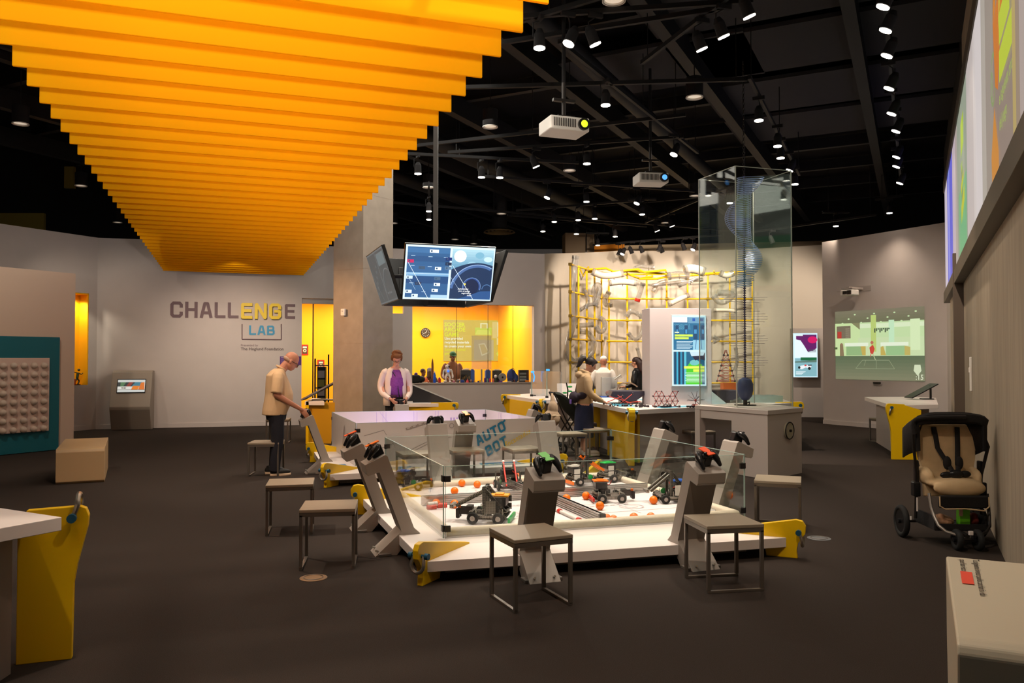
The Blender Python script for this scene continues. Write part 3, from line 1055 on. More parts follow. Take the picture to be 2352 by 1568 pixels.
# ------------------------------------------------------------------ projectors
def projector(name, px, py, y, rz, label, lens_col, s=1.0):
    p = aty(px, py, y)
    o = thing(name, label, 'projector', loc=p, rotz=rz)
    mb = MB(); mb.box((0, 0, 0), (0.46 * s, 0.36 * s, 0.15 * s), bev=0.012); mb.build('body', M_WHITE2, o)
    mb = MB()
    for i in range(13):
        mb.box((-0.19 * s + i * 0.021 * s, -0.182 * s, 0.005), (0.008 * s, 0.008, 0.09 * s))
    mb.build('vent_slats', M_DARKM, o)
    mb = MB(); mb.cyl((0.155 * s, -0.16 * s, 0), (0.155 * s, -0.215 * s, 0), 0.066 * s, seg=24); mb.build('lens_ring', M_BLKP, o, smooth=True)
    mb = MB(); mb.ell((0.155 * s, -0.21 * s, 0), (0.042 * s, 0.02 * s, 0.042 * s)); mb.build('lens', mat('lens_' + name + str(px), lens_col, 0.1, emit=lens_col, estr=1.2), o, smooth=True)
    mb = MB(); mb.box((0, 0, 0.1 * s), (0.2 * s, 0.16 * s, 0.03)); mb.cyl((0, 0, 0.1), (0, 0, 0.5 if y < 17 else 0.14), 0.022, seg=10); mb.box((0, 0, 0.3 if y < 17 else .12), (0.26 * s, 0.05, 0.03)); mb.build('mount', M_DARKM, o)
    if y < 17:
        mb = MB(); mb.cyl((0, 0, 0.5), (0, 0, 6.4 - p.z), 0.022, seg=10); mb.build('drop_pole', M_BLACK, o)
    return o
projector('projector', 1295, 293, 8.9, R(19.4), 'white ceiling projector with greenish lens, the nearer of the two', (200, 220, 40))
projector('projector', 1494, 413, 12.3, R(8), 'white ceiling projector with bluish lens, the farther of the two', (90, 170, 255))

# ------------------------------------------------------------------ hanging screens round a pole
def picture_drive(w, h):
    c = Canvas(w, h)
    c.rect(0, 0, 1, 1, (214, 240, 255))
    c.rect(0.02, 0.035, 0.49, 0.965, (44, 92, 140))
    for y, hh, col in ((0.86, .09, (56, 108, 158)), (0.70, .1, (36, 80, 128)), (0.51, .12, (48, 96, 146)), (0.30, .13, (28, 72, 122)), (0.08, .1, (40, 86, 138))):
        c.rect(0.02, y, 0.49, y + hh, col)
    c.rect(0.02, 0.44, 0.49, 0.50, (120, 168, 206)); c.rect(0.02, 0.475, 0.49, 0.485, (190, 216, 236))
    for x, y in ((0.06, .8), (0.25, .79), (0.42, .79), (0.06, .62), (0.25, .61), (0.2, .14), (0.06, 0.3)):
        c.rect(x, y, x + 0.045, y + 0.008, (200, 226, 244))
    for x, y, col in ((0.26, .87, (235, 244, 250)), (0.33, .555, (225, 238, 246)), (0.15, .56, (60, 84, 110)), (0.44, .57, (90, 120, 150)), (0.33, .37, (70, 100, 130)), (0.02, .38, (200, 222, 236)), (0.12, .27, (40, 50, 80)),
                      (0.33, .26, (226, 238, 246)), (0.02, .12, (220, 236, 246)), (0.31, .15, (232, 242, 250)), (0.09, .045, (214, 232, 244)), (0.44, .74, (20, 44, 110)), (0.44, .65, (26, 40, 70)), (0.02, .68, (200, 30, 90))):
        c.rect(x, y, x + (0.10 if y > .85 else .07), y + 0.058, col)
        c.rect(x + .012, y + .014, x + 0.03, y + 0.044, (50, 80, 110))
    c.rect(0.30, 0.035, 0.49, 0.10, (170, 204, 230))
    c.line(0.03, 0.68, 0.27, 0.04, 0.006, (236, 246, 252)); c.line(0.02, 0.48, 0.13, 0.18, 0.003, (200, 220, 236))
    c.rect(0.51, 0.035, 0.98, 0.965, (18, 46, 84))
    c.grad(0.51, 0.5, 0.98, 0.965, (70, 130, 168), (176, 214, 226), 10)
    c.oval(0.60, .83, .07, .11, (240, 248, 250)); c.oval(0.82, .86, .05, .06, (120, 176, 200)); c.oval(0.92, .79, .05, .05, (196, 226, 236)); c.oval(.74, .7, .05, .04, (150, 196, 214))
    pts = [(0.51, 0.035)] + [(0.51 + 0.47 * t, 0.42 + 0.30 * math.sin(PI * (0.18 + 0.5 * t))) for t in [i / 14 for i in range(15)]] + [(0.98, 0.035)]
    c.poly(pts, (22, 50, 86))
    c.ring(0.82, 0.16, 0.285, 0.03, (70, 104, 158), 22, 172, 26)
    c.ring(0.82, 0.16, 0.31, 0.008, (150, 180, 220), 30, 165, 26)
    c.ring(0.755, 0.27, 0.085, 0.012, (46, 78, 150), -20, 200, 22); c.ring(0.755, 0.27, 0.1, 0.004, (140, 176, 220), -20, 200, 22)
    c.oval(0.755, 0.27, .08, .15, (14, 34, 70)); c.ring(0.93, 0.23, 0.05, 0.006, (90, 130, 180), 10, 180, 14)
    c.poly([(0.6, 0.035), (0.98, .035), (0.98, 0.2), (0.86, 0.19), (0.72, 0.1)], (40, 82, 136))
    c.line(0.52, 0.66, 0.78, 0.04, 0.006, (226, 240, 250)); c.line(0.51, 0.44, 0.62, 0.2, 0.003, (190, 210, 230))
    c.rect(0.665, .3, .685, .335, (250, 220, 90))
    c.text('Automatizar', 0.60, 0.215, 0.032, (255, 255, 255), 0.0004); c.text('para el pasaje', 0.61, 0.175, 0.032, (255, 255, 255), 0.0004); c.text('seguridad y', 0.645, 0.135, 0.032, (255, 255, 255), 0.0004); c.text('datos', 0.71, 0.095, 0.032, (255, 255, 255), 0.0004)
    return c
def picture_dim(w, h):
    c = Canvas(w, h)
    c.rect(0, 0, 1, 1, (150, 158, 160)); c.rect(.02, .03, .98, .97, (120, 128, 130)); c.rect(0.49, .03, .51, .97, (160, 168, 170))
    c.rect(0.55, .7, .95, .93, (160, 178, 182)); c.ring(0.82, 0.1, 0.3, 0.012, (168, 176, 178), 30, 170, 20)
    for i in range(6): c.rect(0.05 + .06 * i, .2 + .1 * i, .12 + .06 * i, .25 + .1 * i, (140, 148, 150))
    c.line(0.03, 0.66, 0.3, 0.04, 0.006, (200, 206, 206)); c.text('datos del pasaje', 0.6, 0.15, 0.05, (190, 194, 194))
    return c
o = thing('screen_cluster', 'cluster of four hanging screens on a black ceiling pole', 'hanging screens')
PC = Vector((-1.18, 12.4, 0))
o.location = PC
W_, H_ = 1.32, 0.79
zc = 2.84
for k, (dirv, lit) in enumerate(((-E2, 1), (-E1, 2), (E1, 0), (E2, 0))):
    x = UP.cross(-dirv) * -1
    x = dirv.cross(UP) * -1
    nrm = (dirv * math.cos(R(18)) - UP * math.sin(R(18)))
    c = dirv * 0.84 + UP * zc
    M = Matrix((x, nrm.cross(x), nrm)).transposed().to_4x4(); M.translation = c
    s = bpy.data.objects.new('screen', None); C.objects.link(s); s.parent = o; s.matrix_local = M
    mb = MB(); mb.box((0, 0, -0.03), (W_ + 0.03, H_ + 0.03, 0.05), bev=0.006); mb.box((0, 0, -0.07), (W_ * .62, H_ * .6, 0.05), bev=.01); mb.build('bezel', M_BLKP, s)
    if lit == 1:
        picture_drive(W_, H_).build('display', print_mat('screen_glow', 1.3), s, Matrix.Translation((-W_ / 2, -H_ / 2, -0.004)))
    elif lit == 2:
        picture_dim(W_, H_).build('display', print_mat('screen_dim', 0.42), s, Matrix.Translation((-W_ / 2, -H_ / 2, -0.004)))
mb = MB(); mb.box((0, 0, 6.4 / 2 + 1.45), (0.07, 0.07, 3.5)); mb.build('pole', M_DARKM, o).name = 'pole'
mb = MB()
for dirv in (E1, E2):
    mb.cyl(-dirv * 0.68 + UP * 2.86, dirv * 0.68 + UP * 2.86, 0.03)
mb.box((0, 0, 2.72), (0.3, 0.3, 0.6), rot=(0, 0, PHI)); mb.build('bracket', M_BLACK, o)

# ------------------------------------------------------------------ helpers for the exhibit furniture
M_POD = mat('podium_laminate', (150, 142, 134), 0.45)
M_POD_D = mat('podium_laminate_dark', (104, 98, 92), 0.45)
M_STOOLT = mat('stool_seat', (150, 138, 120), 0.4)
M_STOOLF = mat('stool_frame', (116, 108, 100), 0.35, metal=0.5)
M_GRAPH = print_mat('printed_vinyl', 0, 0.4)
M_FIELD = mat('field_floor', (236, 226, 228), 0.35)
M_CURB = mat('field_curb', (214, 200, 180), 0.4, noise=0.06, nscale=30)
M_SHACK = mat('galvanised', (176, 170, 160), 0.35, metal=0.9)
M_PINB = mat('shackle_pin', (40, 92, 120), 0.4, metal=0.3)

def world_obj(o, parent, M):
    o.parent = parent
    o.matrix_local = parent.matrix_world.inverted() @ M
    return o

def shackle(parent, p, d, s=1.0, up=False):
    """galvanised bow shackle hooked through a fin at p; d is the fin's outward direction"""
    d = Vector(d).normalized()
    n = UP.cross(d)
    M = frame(p, d, n)
    sg = 1 if up else -1
    mb = MB()
    pts = [(0, -0.032 * s, 0)] + [(sg * 0.0 + 0.035 * s * math.sin(PI * t) * 0.3, -0.034 * s - 0.012 * s * math.sin(PI * t), sg * s * 0.05 * t) for t in (.3, .6, 1)]
    arc = [(0.02 * s, 0.046 * s * math.cos(a), sg * s * (0.05 + 0.05 * math.sin(a))) for a in [PI - PI * i / 8 for i in range(9)]]
    pts = [(0, -0.034 * s, 0)] + arc + [(0, 0.034 * s, 0)]
    mb.tube(pts, 0.0115 * s, seg=8, smooth=1)
    o = mb.build('shackle', M_SHACK, parent, smooth=True, M=parent.matrix_world.inverted() @ M)
    mb = MB()
    mb.cyl((0, -0.062 * s, 0), (0, 0.062 * s, 0), 0.011 * s, seg=10)
    mb.cyl((0, 0.045 * s, 0), (0, 0.07 * s, 0), 0.02 * s, seg=12); mb.cyl((0, -0.045 * s, 0), (0, -0.07 * s, 0), 0.02 * s, seg=12)
    mb.build('pin', M_PINB, o, smooth=True)

def low_fin(parent, corner, d, inner=0.62, foot=0.12):
    """yellow plate on a corner of a low play table: corner is the deck corner on the ground plan"""
    d = Vector(d).normalized()
    prof = [(-foot - .05, 0), (foot * 0.6, 0), (0.06, 0.07), (0.07, 0.12), (0.13, 0.2), (0.135, 0.26), (0.11, 0.30), (0.06, 0.31), (-inner, 0.172), (-inner, 0.15), (-foot - 0.06, 0.08)]
    M = Matrix((d, UP, d.cross(UP))).transposed().to_4x4()
    M.translation = corner
    mb = MB(); mb.prism(prof, 0.045, z0=-0.0225, bev=0.004)
    f = mb.build('corner_fin', M_YELLOW, parent, M=parent.matrix_world.inverted() @ M)
    shackle(parent, Vector(corner) + d * 0.085 + UP * 0.215, d, 1.15)

PODS = {}
def podium(p, out, label, group, w=0.24, grip=None, dark=False):
    """bent floor-standing controller post; p = point on the deck's outer edge (ground plan), out = outward direction"""
    out = Vector(out).normalized()
    along = UP.cross(out)
    M = Matrix((out, UP, out.cross(UP))).transposed().to_4x4(); M.translation = (p[0], p[1], 0)
    o = thing('controller_post', label, 'controller stand', M=M, group=group)
    prof = [(0.02, 0), (0.20, 0), (-0.02, 0.19), (0.165, 0.685), (0.255, 0.655), (0.272, 0.67), (0.285, 0.745), (0.118, 0.822), (0.10, 0.81), (-0.118, 0.21), (-0.175, 0.165), (-0.06, 0.10)]
    mb = MB(); mb.prism(prof, w, z0=-w / 2, bev=0.003)
    mb.build('post', M_POD, o)
    mb = MB(); mb.box((0.12, 0.012, 0), (0.1, 0.024, w + 0.05), bev=0.004); mb.build('floor_plate', M_POD_D, o)
    mb = MB(); mb.cyl((0.19, 0.04, w * .32), (0.165, 0.03, w * .32), 0.008); mb.cyl((0.19, 0.04, -w * .32), (0.165, 0.03, -w * .32), 0.008); mb.build('screw', M_STEEL, o)
    return o

def controller(post, label, colour, turn=0.0):
    """game controller clamped upright on a post's sloping head"""
    M0 = post.matrix_world
    # the head's sloping top: from (0.10,0.822) to (0.285,0.745) in (out, up)
    sl = Vector((0.185, -0.077, 0)).normalized(); nn = Vector((0.077, 0.185, 0)).normalized()
    B = Matrix((sl, sl.cross(nn) * -1, nn)).transposed().to_4x4()
    B = Matrix((sl, nn.cross(sl), nn)).transposed().to_4x4()
    B.translation = (0.165, 0.797, 0)
    o = thing('game_controller', label, 'game controller', M=M0 @ B @ Matrix.Rotation(turn, 4, 'Z'))
    # local: x outward (towards the player), y along the table edge, z off the head
    mb = MB(); mb.box((-0.01, 0, 0.045), (0.10, 0.075, 0.09), bev=0.008); mb.build('clamp', M_BLKP, o)
    mb = MB()
    mb.ell((-0.005, 0, 0.083), (0.045, 0.07, 0.022))
    for s in (-1, 1):
        mb.tube([(-0.03, s * 0.045, 0.088), (-0.01, s * 0.072, 0.082), (0.035, s * 0.086, 0.06), (0.075, s * 0.088, 0.028)], [0.024, 0.03, 0.025, 0.016], seg=10, smooth=1)
        mb.ell((0.078, s * 0.088, 0.027), 0.016)
        mb.cyl((0.012, s * 0.035, 0.09), (0.02, s * 0.037, 0.118), 0.008)
        mb.ell((0.021, s * 0.037, 0.119), (0.013, 0.013, 0.006))
    fuse(mb, 'grip_body', M_BLKP, o, voxel=0.005, smooth_iter=2)
    for s in (-1, 1):
        mb = MB(); mb.torus(Matrix.Translation((-0.022, s * 0.062, 0.105)), 0.014, 0.003, 14, 6); mb.build('ring', M_DARKM, o, smooth=True)
    if colour is not None:
        mb = MB()
        prof = [(-0.06, -0.034), (0.0, -0.034), (0.012, -0.018), (0.026, -0.018), (0.036, -0.036), (0.058, -0.036), (0.058, 0.036), (0.036, 0.036), (0.026, 0.018), (0.012, 0.018), (0.0, 0.034), (-0.06, 0.034)]
        mb.prism(prof, 0.008, z0=0.112, bev=0.002); mb.build('cover_plate', colour, o)
    return o

def glass_panel(parent, a, b, z0, z1, name='glass_panel', m=None, t=0.010):
    a, b = Vector((*a[:2], 0)), Vector((*b[:2], 0))
    L = (b - a).length
    M = frame(a, b - a)
    mb = MB(); mb.box((L / 2, 0, (z0 + z1) / 2), (L - 0.02, t, z1 - z0))
    g = mb.build(name, m or M_GLASS, parent, M=parent.matrix_world.inverted() @ M)
    mb = MB(); mb.box((L / 2, 0, z1 + 0.001), (L - 0.02, t + 0.001, 0.004)); mb.box((0.012, 0, (z0 + z1) / 2), (0.004, t + 0.001, z1 - z0)); mb.box((L - 0.012, 0, (z0 + z1) / 2), (0.004, t + 0.001, z1 - z0))
    e = mb.build('edge', M_GLASSE, g)
    return g

def clips(parent, p, zs, d1, d2):
    for z in zs:
        mb = MB()
        mb.box((0.03, 0, 0), (0.05, 0.022, 0.05), bev=0.003, M=frame(Vector((*p[:2], z)), d1))
        mb.box((0.03, 0, 0), (0.05, 0.022, 0.05), bev=0.003, M=frame(Vector((*p[:2], z)), d2))
        mb.build('glass_clip', M_BLKP if z < .6 else M_DARKM, parent, M=parent.matrix_world.inverted())

# ------------------------------------------------------------------ near play table
ZD = 0.16
def play_table(label, center, corners, deckpoly, fins, glassm=None, opaque=False):
    """corners: near-left, near-right, far-right, far-left of the glass box (plan)"""
    o = thing('robot_play_table', label, 'play table', loc=center)
    inv = o.matrix_world.inverted()
    mb = MB(); mb.prism([(p[0], p[1]) for p in deckpoly], 0.078, z0=ZD - 0.078, bev=0.004); mb.build('deck', M_WHITE, o, M=inv)
    cx = sum(p[0] for p in deckpoly) / len(deckpoly); cy_ = sum(p[1] for p in deckpoly) / len(deckpoly)
    mb = MB(); mb.prism([(cx + (p[0] - cx) * 0.86, cy_ + (p[1] - cy_) * 0.86) for p in deckpoly], 0.09, z0=0); mb.build('plinth', M_GREYW, o, M=inv)
    for k in range(4):
        a, b = corners[k], corners[(k + 1) % 4]
        glass_panel(o, a, b, ZD + 0.005, 0.74, m=glassm)
    c = [Vector((*p[:2], 0)) for p in corners]
    for k in range(4):
        clips(o, c[k], (0.24, 0.64), c[(k + 1) % 4] - c[k], c[k - 1] - c[k])
    for p, d in fins:
        low_fin(o, p, d)
    return o

NL, NR, FR, FL = Vector((-0.547, 6.49, 0)), Vector((2.104, 7.29, 0)), Vector((1.209, 9.855, 0)), Vector((-1.403, 8.92, 0))
deck = [(-0.62, 5.77), (2.23, 6.55), (2.16, 7.25), (1.14, 10.42), (-1.95, 9.32), (-1.80, 9.08)]
deck = [(-0.62, 5.77), (2.23, 6.55), (2.17, 7.22), (1.09, 10.4), (-1.72, 9.43), (-1.62, 8.58)]
d1 = (-E1 - E2); d2 = (E1 - E2); d3 = (E1 + E2); d4 = (E2 - E1)
NT = play_table('low white play table with clear glass sides, robots and orange balls', (0.34, 8.14, 0), (NL, NR, FR, FL), deck,
                [((-0.62, 5.79, 0), d1), ((2.24, 6.56, 0), d2), ((1.1, 10.38, 0), d3), ((-1.53, 8.36, 0), Vector((-1, -0.1, 0)))])
def inner(poly, s):
    c = sum((Vector((*p[:2], 0)) for p in poly), Vector()) / len(poly)
    return [tuple((c + (Vector((*p[:2], 0)) - c) * s)[:2]) for p in poly]
box4 = [NL, NR, FR, FL]
def dress_field(o, box4, centre):
    inv = o.matrix_world.inverted()
    mb = MB(); mb.prism(inner(box4, 0.985), 0.012, z0=ZD + 0.001); mb.build('field_floor', M_FIELD, o, M=inv)
    c = [Vector((*p[:2], 0)) for p in inner(box4, 0.955)]
    mb = MB()
    mb.tube([p + UP * (ZD + 0.035) for p in c], 0.045, seg=10, closed=True)
    mb.build('curb', M_CURB, o, smooth=True, M=inv)
dress_field(NT, box4, None)
CT = Vector((0.341, 8.14, 0))
def onT(u, v, z=ZD + 0.014):
    return CT + E1 * u + E2 * v + UP * z
def extrusion(parent, a, b, name='divider_rail', h=0.10, w=0.045):
    L = (Vector(b) - Vector(a)).length
    mb = MB()
    for z in (0.012, h / 2, h - 0.012):
        mb.box((L / 2, 0, z), (L, w, 0.014), bev=0.003)
    mb.box((L / 2, 0, h / 2), (L, w * 0.55, h - 0.01))
    for z in (0.03, h - 0.03):
        mb.box((L / 2, 0, z), (L, w * 0.82, 0.008))
    return mb.build(name, M_ALU, parent, M=parent.matrix_world.inverted() @ frame(a, Vector(b) - Vector(a)))
e = extrusion(NT, onT(-1.24, 0.17), onT(1.24, 0.17))
for uu in (-1.1, -0.4, 0.5, 1.1):
    mb = MB(); mb.box((1.24 + uu, -0.035, 0.01), (0.05, 0.03, 0.02)); mb.build('foot_bracket', M_STEEL, e)
e = extrusion(NT, onT(0.03, -1.22), onT(0.03, 0.14))
mb = MB(); mb.box((-0.012, 0, 0.045), (0.03, 0.06, 0.1), bev=0.004); mb.build('end_cap', M_DARKM, e)
e = extrusion(NT, onT(-0.05, 0.20), onT(-0.05, 1.18))
# printed lines of the field floor
c = Canvas(2.4, 2.2, 0.0003)
P_ = (205, 190, 196)
for (x0, y0, x1, y1) in ((.06, .3, .45, .3), (.3, .3, .3, .08), (.12, .42, .46, .42), (.58, .36, .94, .36), (.6, .16, .95, .16), (.75, .1, .75, .45), (.58, .7, .94, .7), (.1, .7, .46, .7), (.3, .55, .3, .9), (.7, .55, .7, .9)):
    c.line(x0, y0, x1, y1, 0.012, P_)
for (x, y, r) in ((.3, .2, .05), (.78, .25, .045), (.68, .78, .05), (.2, .8, .05)):
    c.ring(x, y, r, 0.005, P_); c.ring(x, y, r * .5, 0.004, P_)
for i in range(6):
    c.rect(.33 + i * .02, .44, .345 + i * .02, .45, P_); c.rect(.62 + i * .03, .30, .64 + i * .03, .31, P_)
c.build('floor_print', M_GRAPH, NT, NT.matrix_world.inverted() @ frame(onT(-1.2, -1.1, ZD + 0.0135), E1))
# red-ended white tube lying beside the divider
t = thing('field_tube', 'white tube with red joints lying beside the front divider rail', 'tube')
a, b = onT(-0.11, -1.08, ZD + 0.03), onT(-0.11, -0.05, ZD + 0.03)
mb = MB(); mb.cyl(a, b, 0.016, seg=12); mb.build('tube', M_WHITE, t, smooth=True)
for f in (0.0, 0.42, 0.72, 0.86):
    p = a.lerp(b, f); q = a.lerp(b, f + 0.045)
    mb = MB(); mb.cyl(p, q, 0.0225, seg=12); mb.build('joint', M_RED, t, smooth=True)
t = thing('tube_joint', 'pair of red translucent tube joints lying by the left glass', 'tube joint')
for k, (px, py) in enumerate(((990, 1165), (1014, 1161))):
    p = atz(px, py, ZD + 0.03)
    mb = MB(); mb.cyl(p - E1 * 0.04, p + E1 * 0.05, 0.028, seg=14); mb.build('joint', M_RED, t, smooth=True)
mb = MB(); mb.cyl(atz(982, 1158, ZD + .06), atz(1004, 1156, ZD + .06), 0.022, seg=12); mb.build('sleeve', M_WHITE, t, smooth=True)
# orange balls
ball = None
BALLS = [((1061, 1109), 'orange ball in the far left field, the one just right of the corner glass'), ((1096, 1112), 'orange ball in the far left field, right of its twin'), ((1044, 1127), 'orange ball touching the far side of the long divider rail'),
         ((1044, 1157), 'orange ball touching the near side of the long divider rail'), ((1002, 1155), 'orange ball behind the red joints by the left glass'), ((1346, 1138), 'orange ball left of the orange topped robot'),
         ((1301, 1144), 'orange ball half hidden behind the diagonal divider rail'), ((1378, 1161), 'orange ball just right of the diagonal divider rail'), ((1393, 1190), 'orange ball squeezed behind the front end of the divider'),
         ((1409, 1193), 'orange ball at the front curb, right beside the divider end'), ((1456, 1188), 'orange ball at the front curb, the middle one'), ((1495, 1187), 'orange ball at the front curb, rightmost of the row'),
         ((1501, 1148), 'orange ball standing before the blue bumper robot'), ((1473, 1107), 'orange ball behind the divider on the far right field'), ((1674, 1137), 'orange ball seen through the right corner glass'),
         ((1190, 1094), 'orange ball behind the robot with two red arms')]
for (px, py), lab in BALLS:
    p = atz(px, py, ZD + 0.053)
    if ball is None:
        mb = MB(); mb.ell((0, 0, 0), 0.041, u=20, v=14); ball = mb.build('orange_ball', M_ORANGE, smooth=True); o = ball
    else:
        o = ball.copy(); C.objects.link(o)
    o.location = p
    tag(o, lab, 'ball', 'orange balls on the play table')

# posts round the near table
def edge_pt(a, b, px):
    k = (px - 1176.0) / F
    a = Vector((*a[:2], 0)); b = Vector((*b[:2], 0))
    t = (k * a.y - a.x) / ((b.x - a.x) - k * (b.y - a.y))
    return a + (b - a) * t
A_, B_, C_, D_ = [Vector((*p, 0)) for p in (deck[0], deck[1], deck[3], deck[4])]
GP = 'controller posts of the front play table'
p1 = podium(edge_pt(A_, B_, 1230), -E2, 'front controller post with green topped controller, behind the nearest stool', GP)
controller(p1, 'black game controller with light green top plate on front post', mat('mint_plastic', (128, 206, 120), 0.45), R(14))
p2 = podium(edge_pt(A_, B_, 1588), -E2, 'front right controller post holding a red topped controller', GP)
controller(p2, 'black game controller with red orange top plate', mat('vermilion_plastic', (240, 84, 30), 0.4), R(14))
p3 = podium(Vector((-0.96, 6.74, 0)), -E1, 'left controller post with orange topped controller, the nearer of two', GP)
controller(p3, 'black game controller with orange top on the nearer left post', M_ORANGE)
p4 = podium(Vector((-1.32, 7.64, 0)), -E1, 'left controller post with red topped controller, the farther of two', GP)
controller(p4, 'black game controller with red orange top on the farther left post', mat('vermilion_plastic', (240, 84, 30), 0.4))
p5 = podium(edge_pt((2.16, 7.25), (1.14, 10.35), 1655), E1, 'right controller post, the nearer pale leaning one beside the white pedestal', GP)
controller(p5, 'plain black controller on the nearer right post', None)
p6 = podium(edge_pt((2.16, 7.25), (1.14, 10.35), 1494), E1, 'right controller post, the farther pale leaning one', GP)
controller(p6, 'plain black controller on the farther right post', None)
p7 = podium(edge_pt(D_, C_, 1010), E2, 'back controller post of the front table, left one with plain black controller', GP)
controller(p7, 'plain black controller on the back left post', None)
p8 = podium(edge_pt(D_, C_, 1262), E2, 'back controller post of the front table, right one by the slogan panel', GP)
controller(p8, 'black controller on the back post right of the slogan', None)

# ------------------------------------------------------------------ far play table with frosted panels
fo = Vector((-1.28, 12.39, 0)) - CT
M_FROST = mat('frosted_panel', (206, 198, 194), 0.35)
fL, fR_, fFR, fFL = Vector((-2.10, 10.87, 0)), Vector((0.40, 11.77, 0)), Vector((-0.45, 13.85, 0)), Vector((-2.94, 13.17, 0))
deckf = [(-2.30, 10.12), (0.62, 11.02), (0.72, 11.75), (-0.48, 14.45), (-3.35, 13.4), (-3.32, 13.1)]
deckf = [(-2.30, 10.12), (0.66, 11.08), (-0.38, 14.45), (-3.32, 13.40), (-3.14, 12.75)]
FT = play_table('low white play table with frosted slogan panels beyond the first one', (-1.28, 12.39, 0), (fL, fR_, fFR, fFL), deckf,
                [((-2.30, 10.14, 0), d1), ((0.64, 11.1, 0), d2), ((-0.4, 14.4, 0), d3), ((-3.08, 12.6, 0), Vector((-1, -0.15, 0)))], glassm=M_FROST)
inv = FT.matrix_world.inverted()
mb = MB(); mb.prism(inner([fL, fR_, fFR, fFL], 0.985), 0.012, z0=ZD + 0.001); mb.build('field_floor', M_FIELD, FT, M=inv)
# slogan panel graphics on the front panel's outer face
x = (fR_ - fL).normalized(); n = x.cross(UP)
Lp = (fR_ - fL).length
Mf = Matrix((x, UP, n)).transposed().to_4x4(); Mf.translation = fL + n * 0.0065 + UP * (ZD + 0.005)
c = Canvas(Lp, 0.575, 0.0004)
GR = (140, 130, 126)
BL = (36, 122, 160); YE = (222, 186, 60)
c.line(.04, .70, .14, .82, .006, GR); c.line(.14, .82, .155, .7, .006, GR)
c.line(.1, .35, .19, .5, .008, GR); c.line(.19, .5, .2, .4, .005, GR)
c.line(.22, .2, .42, .62, .006, GR); c.line(.24, .18, .44, .60, .006, GR); c.line(.44, .60, .5, .6, .006, GR)
for i in range(4):
    c.line(.255 + i * .03, .83 + i * .04, .285 + i * .03, .86 + i * .04, .028, (150, 138, 132)); c.line(.262 + i * .03, .845 + i * .04, .278 + i * .03, .86 + i * .04, .014, (196, 188, 184))
for (px_, py_) in ((.40, .73), (.455, .83), (.5, .88)):
    c.ring(px_, py_, .010, .003, GR)
c.blocks('AUTO', .645, .36, .145, BL, .03, R(27), shear=.12); c.blocks('BOT', .70, .09, .145, BL, .03, R(27), shear=.12); c.line(.782, .925, .797, .985, .026, BL)
c.text('Encantados', .80, .30, .105, YE, .002, R(27), space=1.1, xs=.82, shear=.3)
c.build('slogan_print', M_GRAPH, FT, inv @ Mf)
# circuit lines inside the far and right panels
for (a, b) in ((fFL, fFR), (fFR, fR_)):
    x = (b - a).normalized(); n = x.cross(UP)
    M = Matrix((x, UP, n)).transposed().to_4x4(); M.translation = a + n * 0.0065 + UP * (ZD + 0.005)
    L = (b - a).length
    c = Canvas(L, 0.575, 0.0004); G2_ = (176, 160, 196)
    for f in (.28, .32, .34, .52, .54, .66, .68):
        c.line(f, .02, f, .98, .006, G2_)
    c.line(.3, .98, .4, .4, .006, G2_); c.ring(.26, .5, .02, .003, G2_)
    for i in range(6): c.rect(.76 + i * .02, .62, .77 + i * .02, .78, (150, 130, 170))
    c.build('circuit_print', M_GRAPH, FT, inv @ M)
# blue instruction stickers on the deck
def deck_sticker(parent, p, xdir, w, h, text=None):
    M = frame(p, xdir)
    c = Canvas(w, h, 0.0004)
    c.poly([(0, 0), (1, 0), (.93, 1), (.05, 1)], (52, 130, 178)); c.poly([(0, .0), (.2, 0), (.12, 1), (.05, 1)], (84, 160, 190))
    if text: c.text(text, .18, .1, h * .55, (214, 200, 60), .002, xs=1.2)
    for i in range(4): c.rect(.55, .3 + i * .12, .88, .33 + i * .12, (200, 225, 236))
    return c.build('deck_sticker', M_GRAPH, parent, parent.matrix_world.inverted() @ M)
deck_sticker(FT, atz(1108, 1069, ZD + .002), E1, .62, .26, 'FREEZE TAG')
deck_sticker(FT, atz(862, 1080, ZD + .002), E1, .55, .24, 'FREEZE TAG')
deck_sticker(FT, atz(806, 1077, ZD + .002), E2, .55, .24)
deck_sticker(FT, atz(752, 1031, ZD + .002), E2, .5, .22)
GP2 = 'controller posts of the far play table'
q1 = podium(Vector((-2.72, 11.42, 0)), -E1, 'pale controller post the man in the beige shirt leans over', GP2)
cman = controller(q1, 'black game controller held by the man in beige', None)
D2, C2 = Vector((-3.32, 13.40, 0)), Vector((-0.38, 14.45, 0))
q2 = podium(edge_pt(D2, C2, 926), E2, 'pale controller post in front of the woman in the white cardigan', GP2)
cwom = controller(q2, 'grey black game controller held by the woman in white', None)
A2, B2 = Vector((-2.30, 10.12, 0)), Vector((0.66, 11.08, 0))
q3 = podium(edge_pt(A2, B2, 1060), -E2, 'dark sided controller post before the slogan panel, orange controller on top', GP2)
controller(q3, 'black game controller with amber top on the dark sided post', mat('amber_plastic', (246, 164, 20), 0.4), R(14))
q4 = podium(edge_pt((0.66, 11.08), (-0.38, 14.45), 1205), E1, 'small pale controller post at the right side of the far play table', GP2)
controller(q4, 'black controller on the small pale post by the lab table', None)

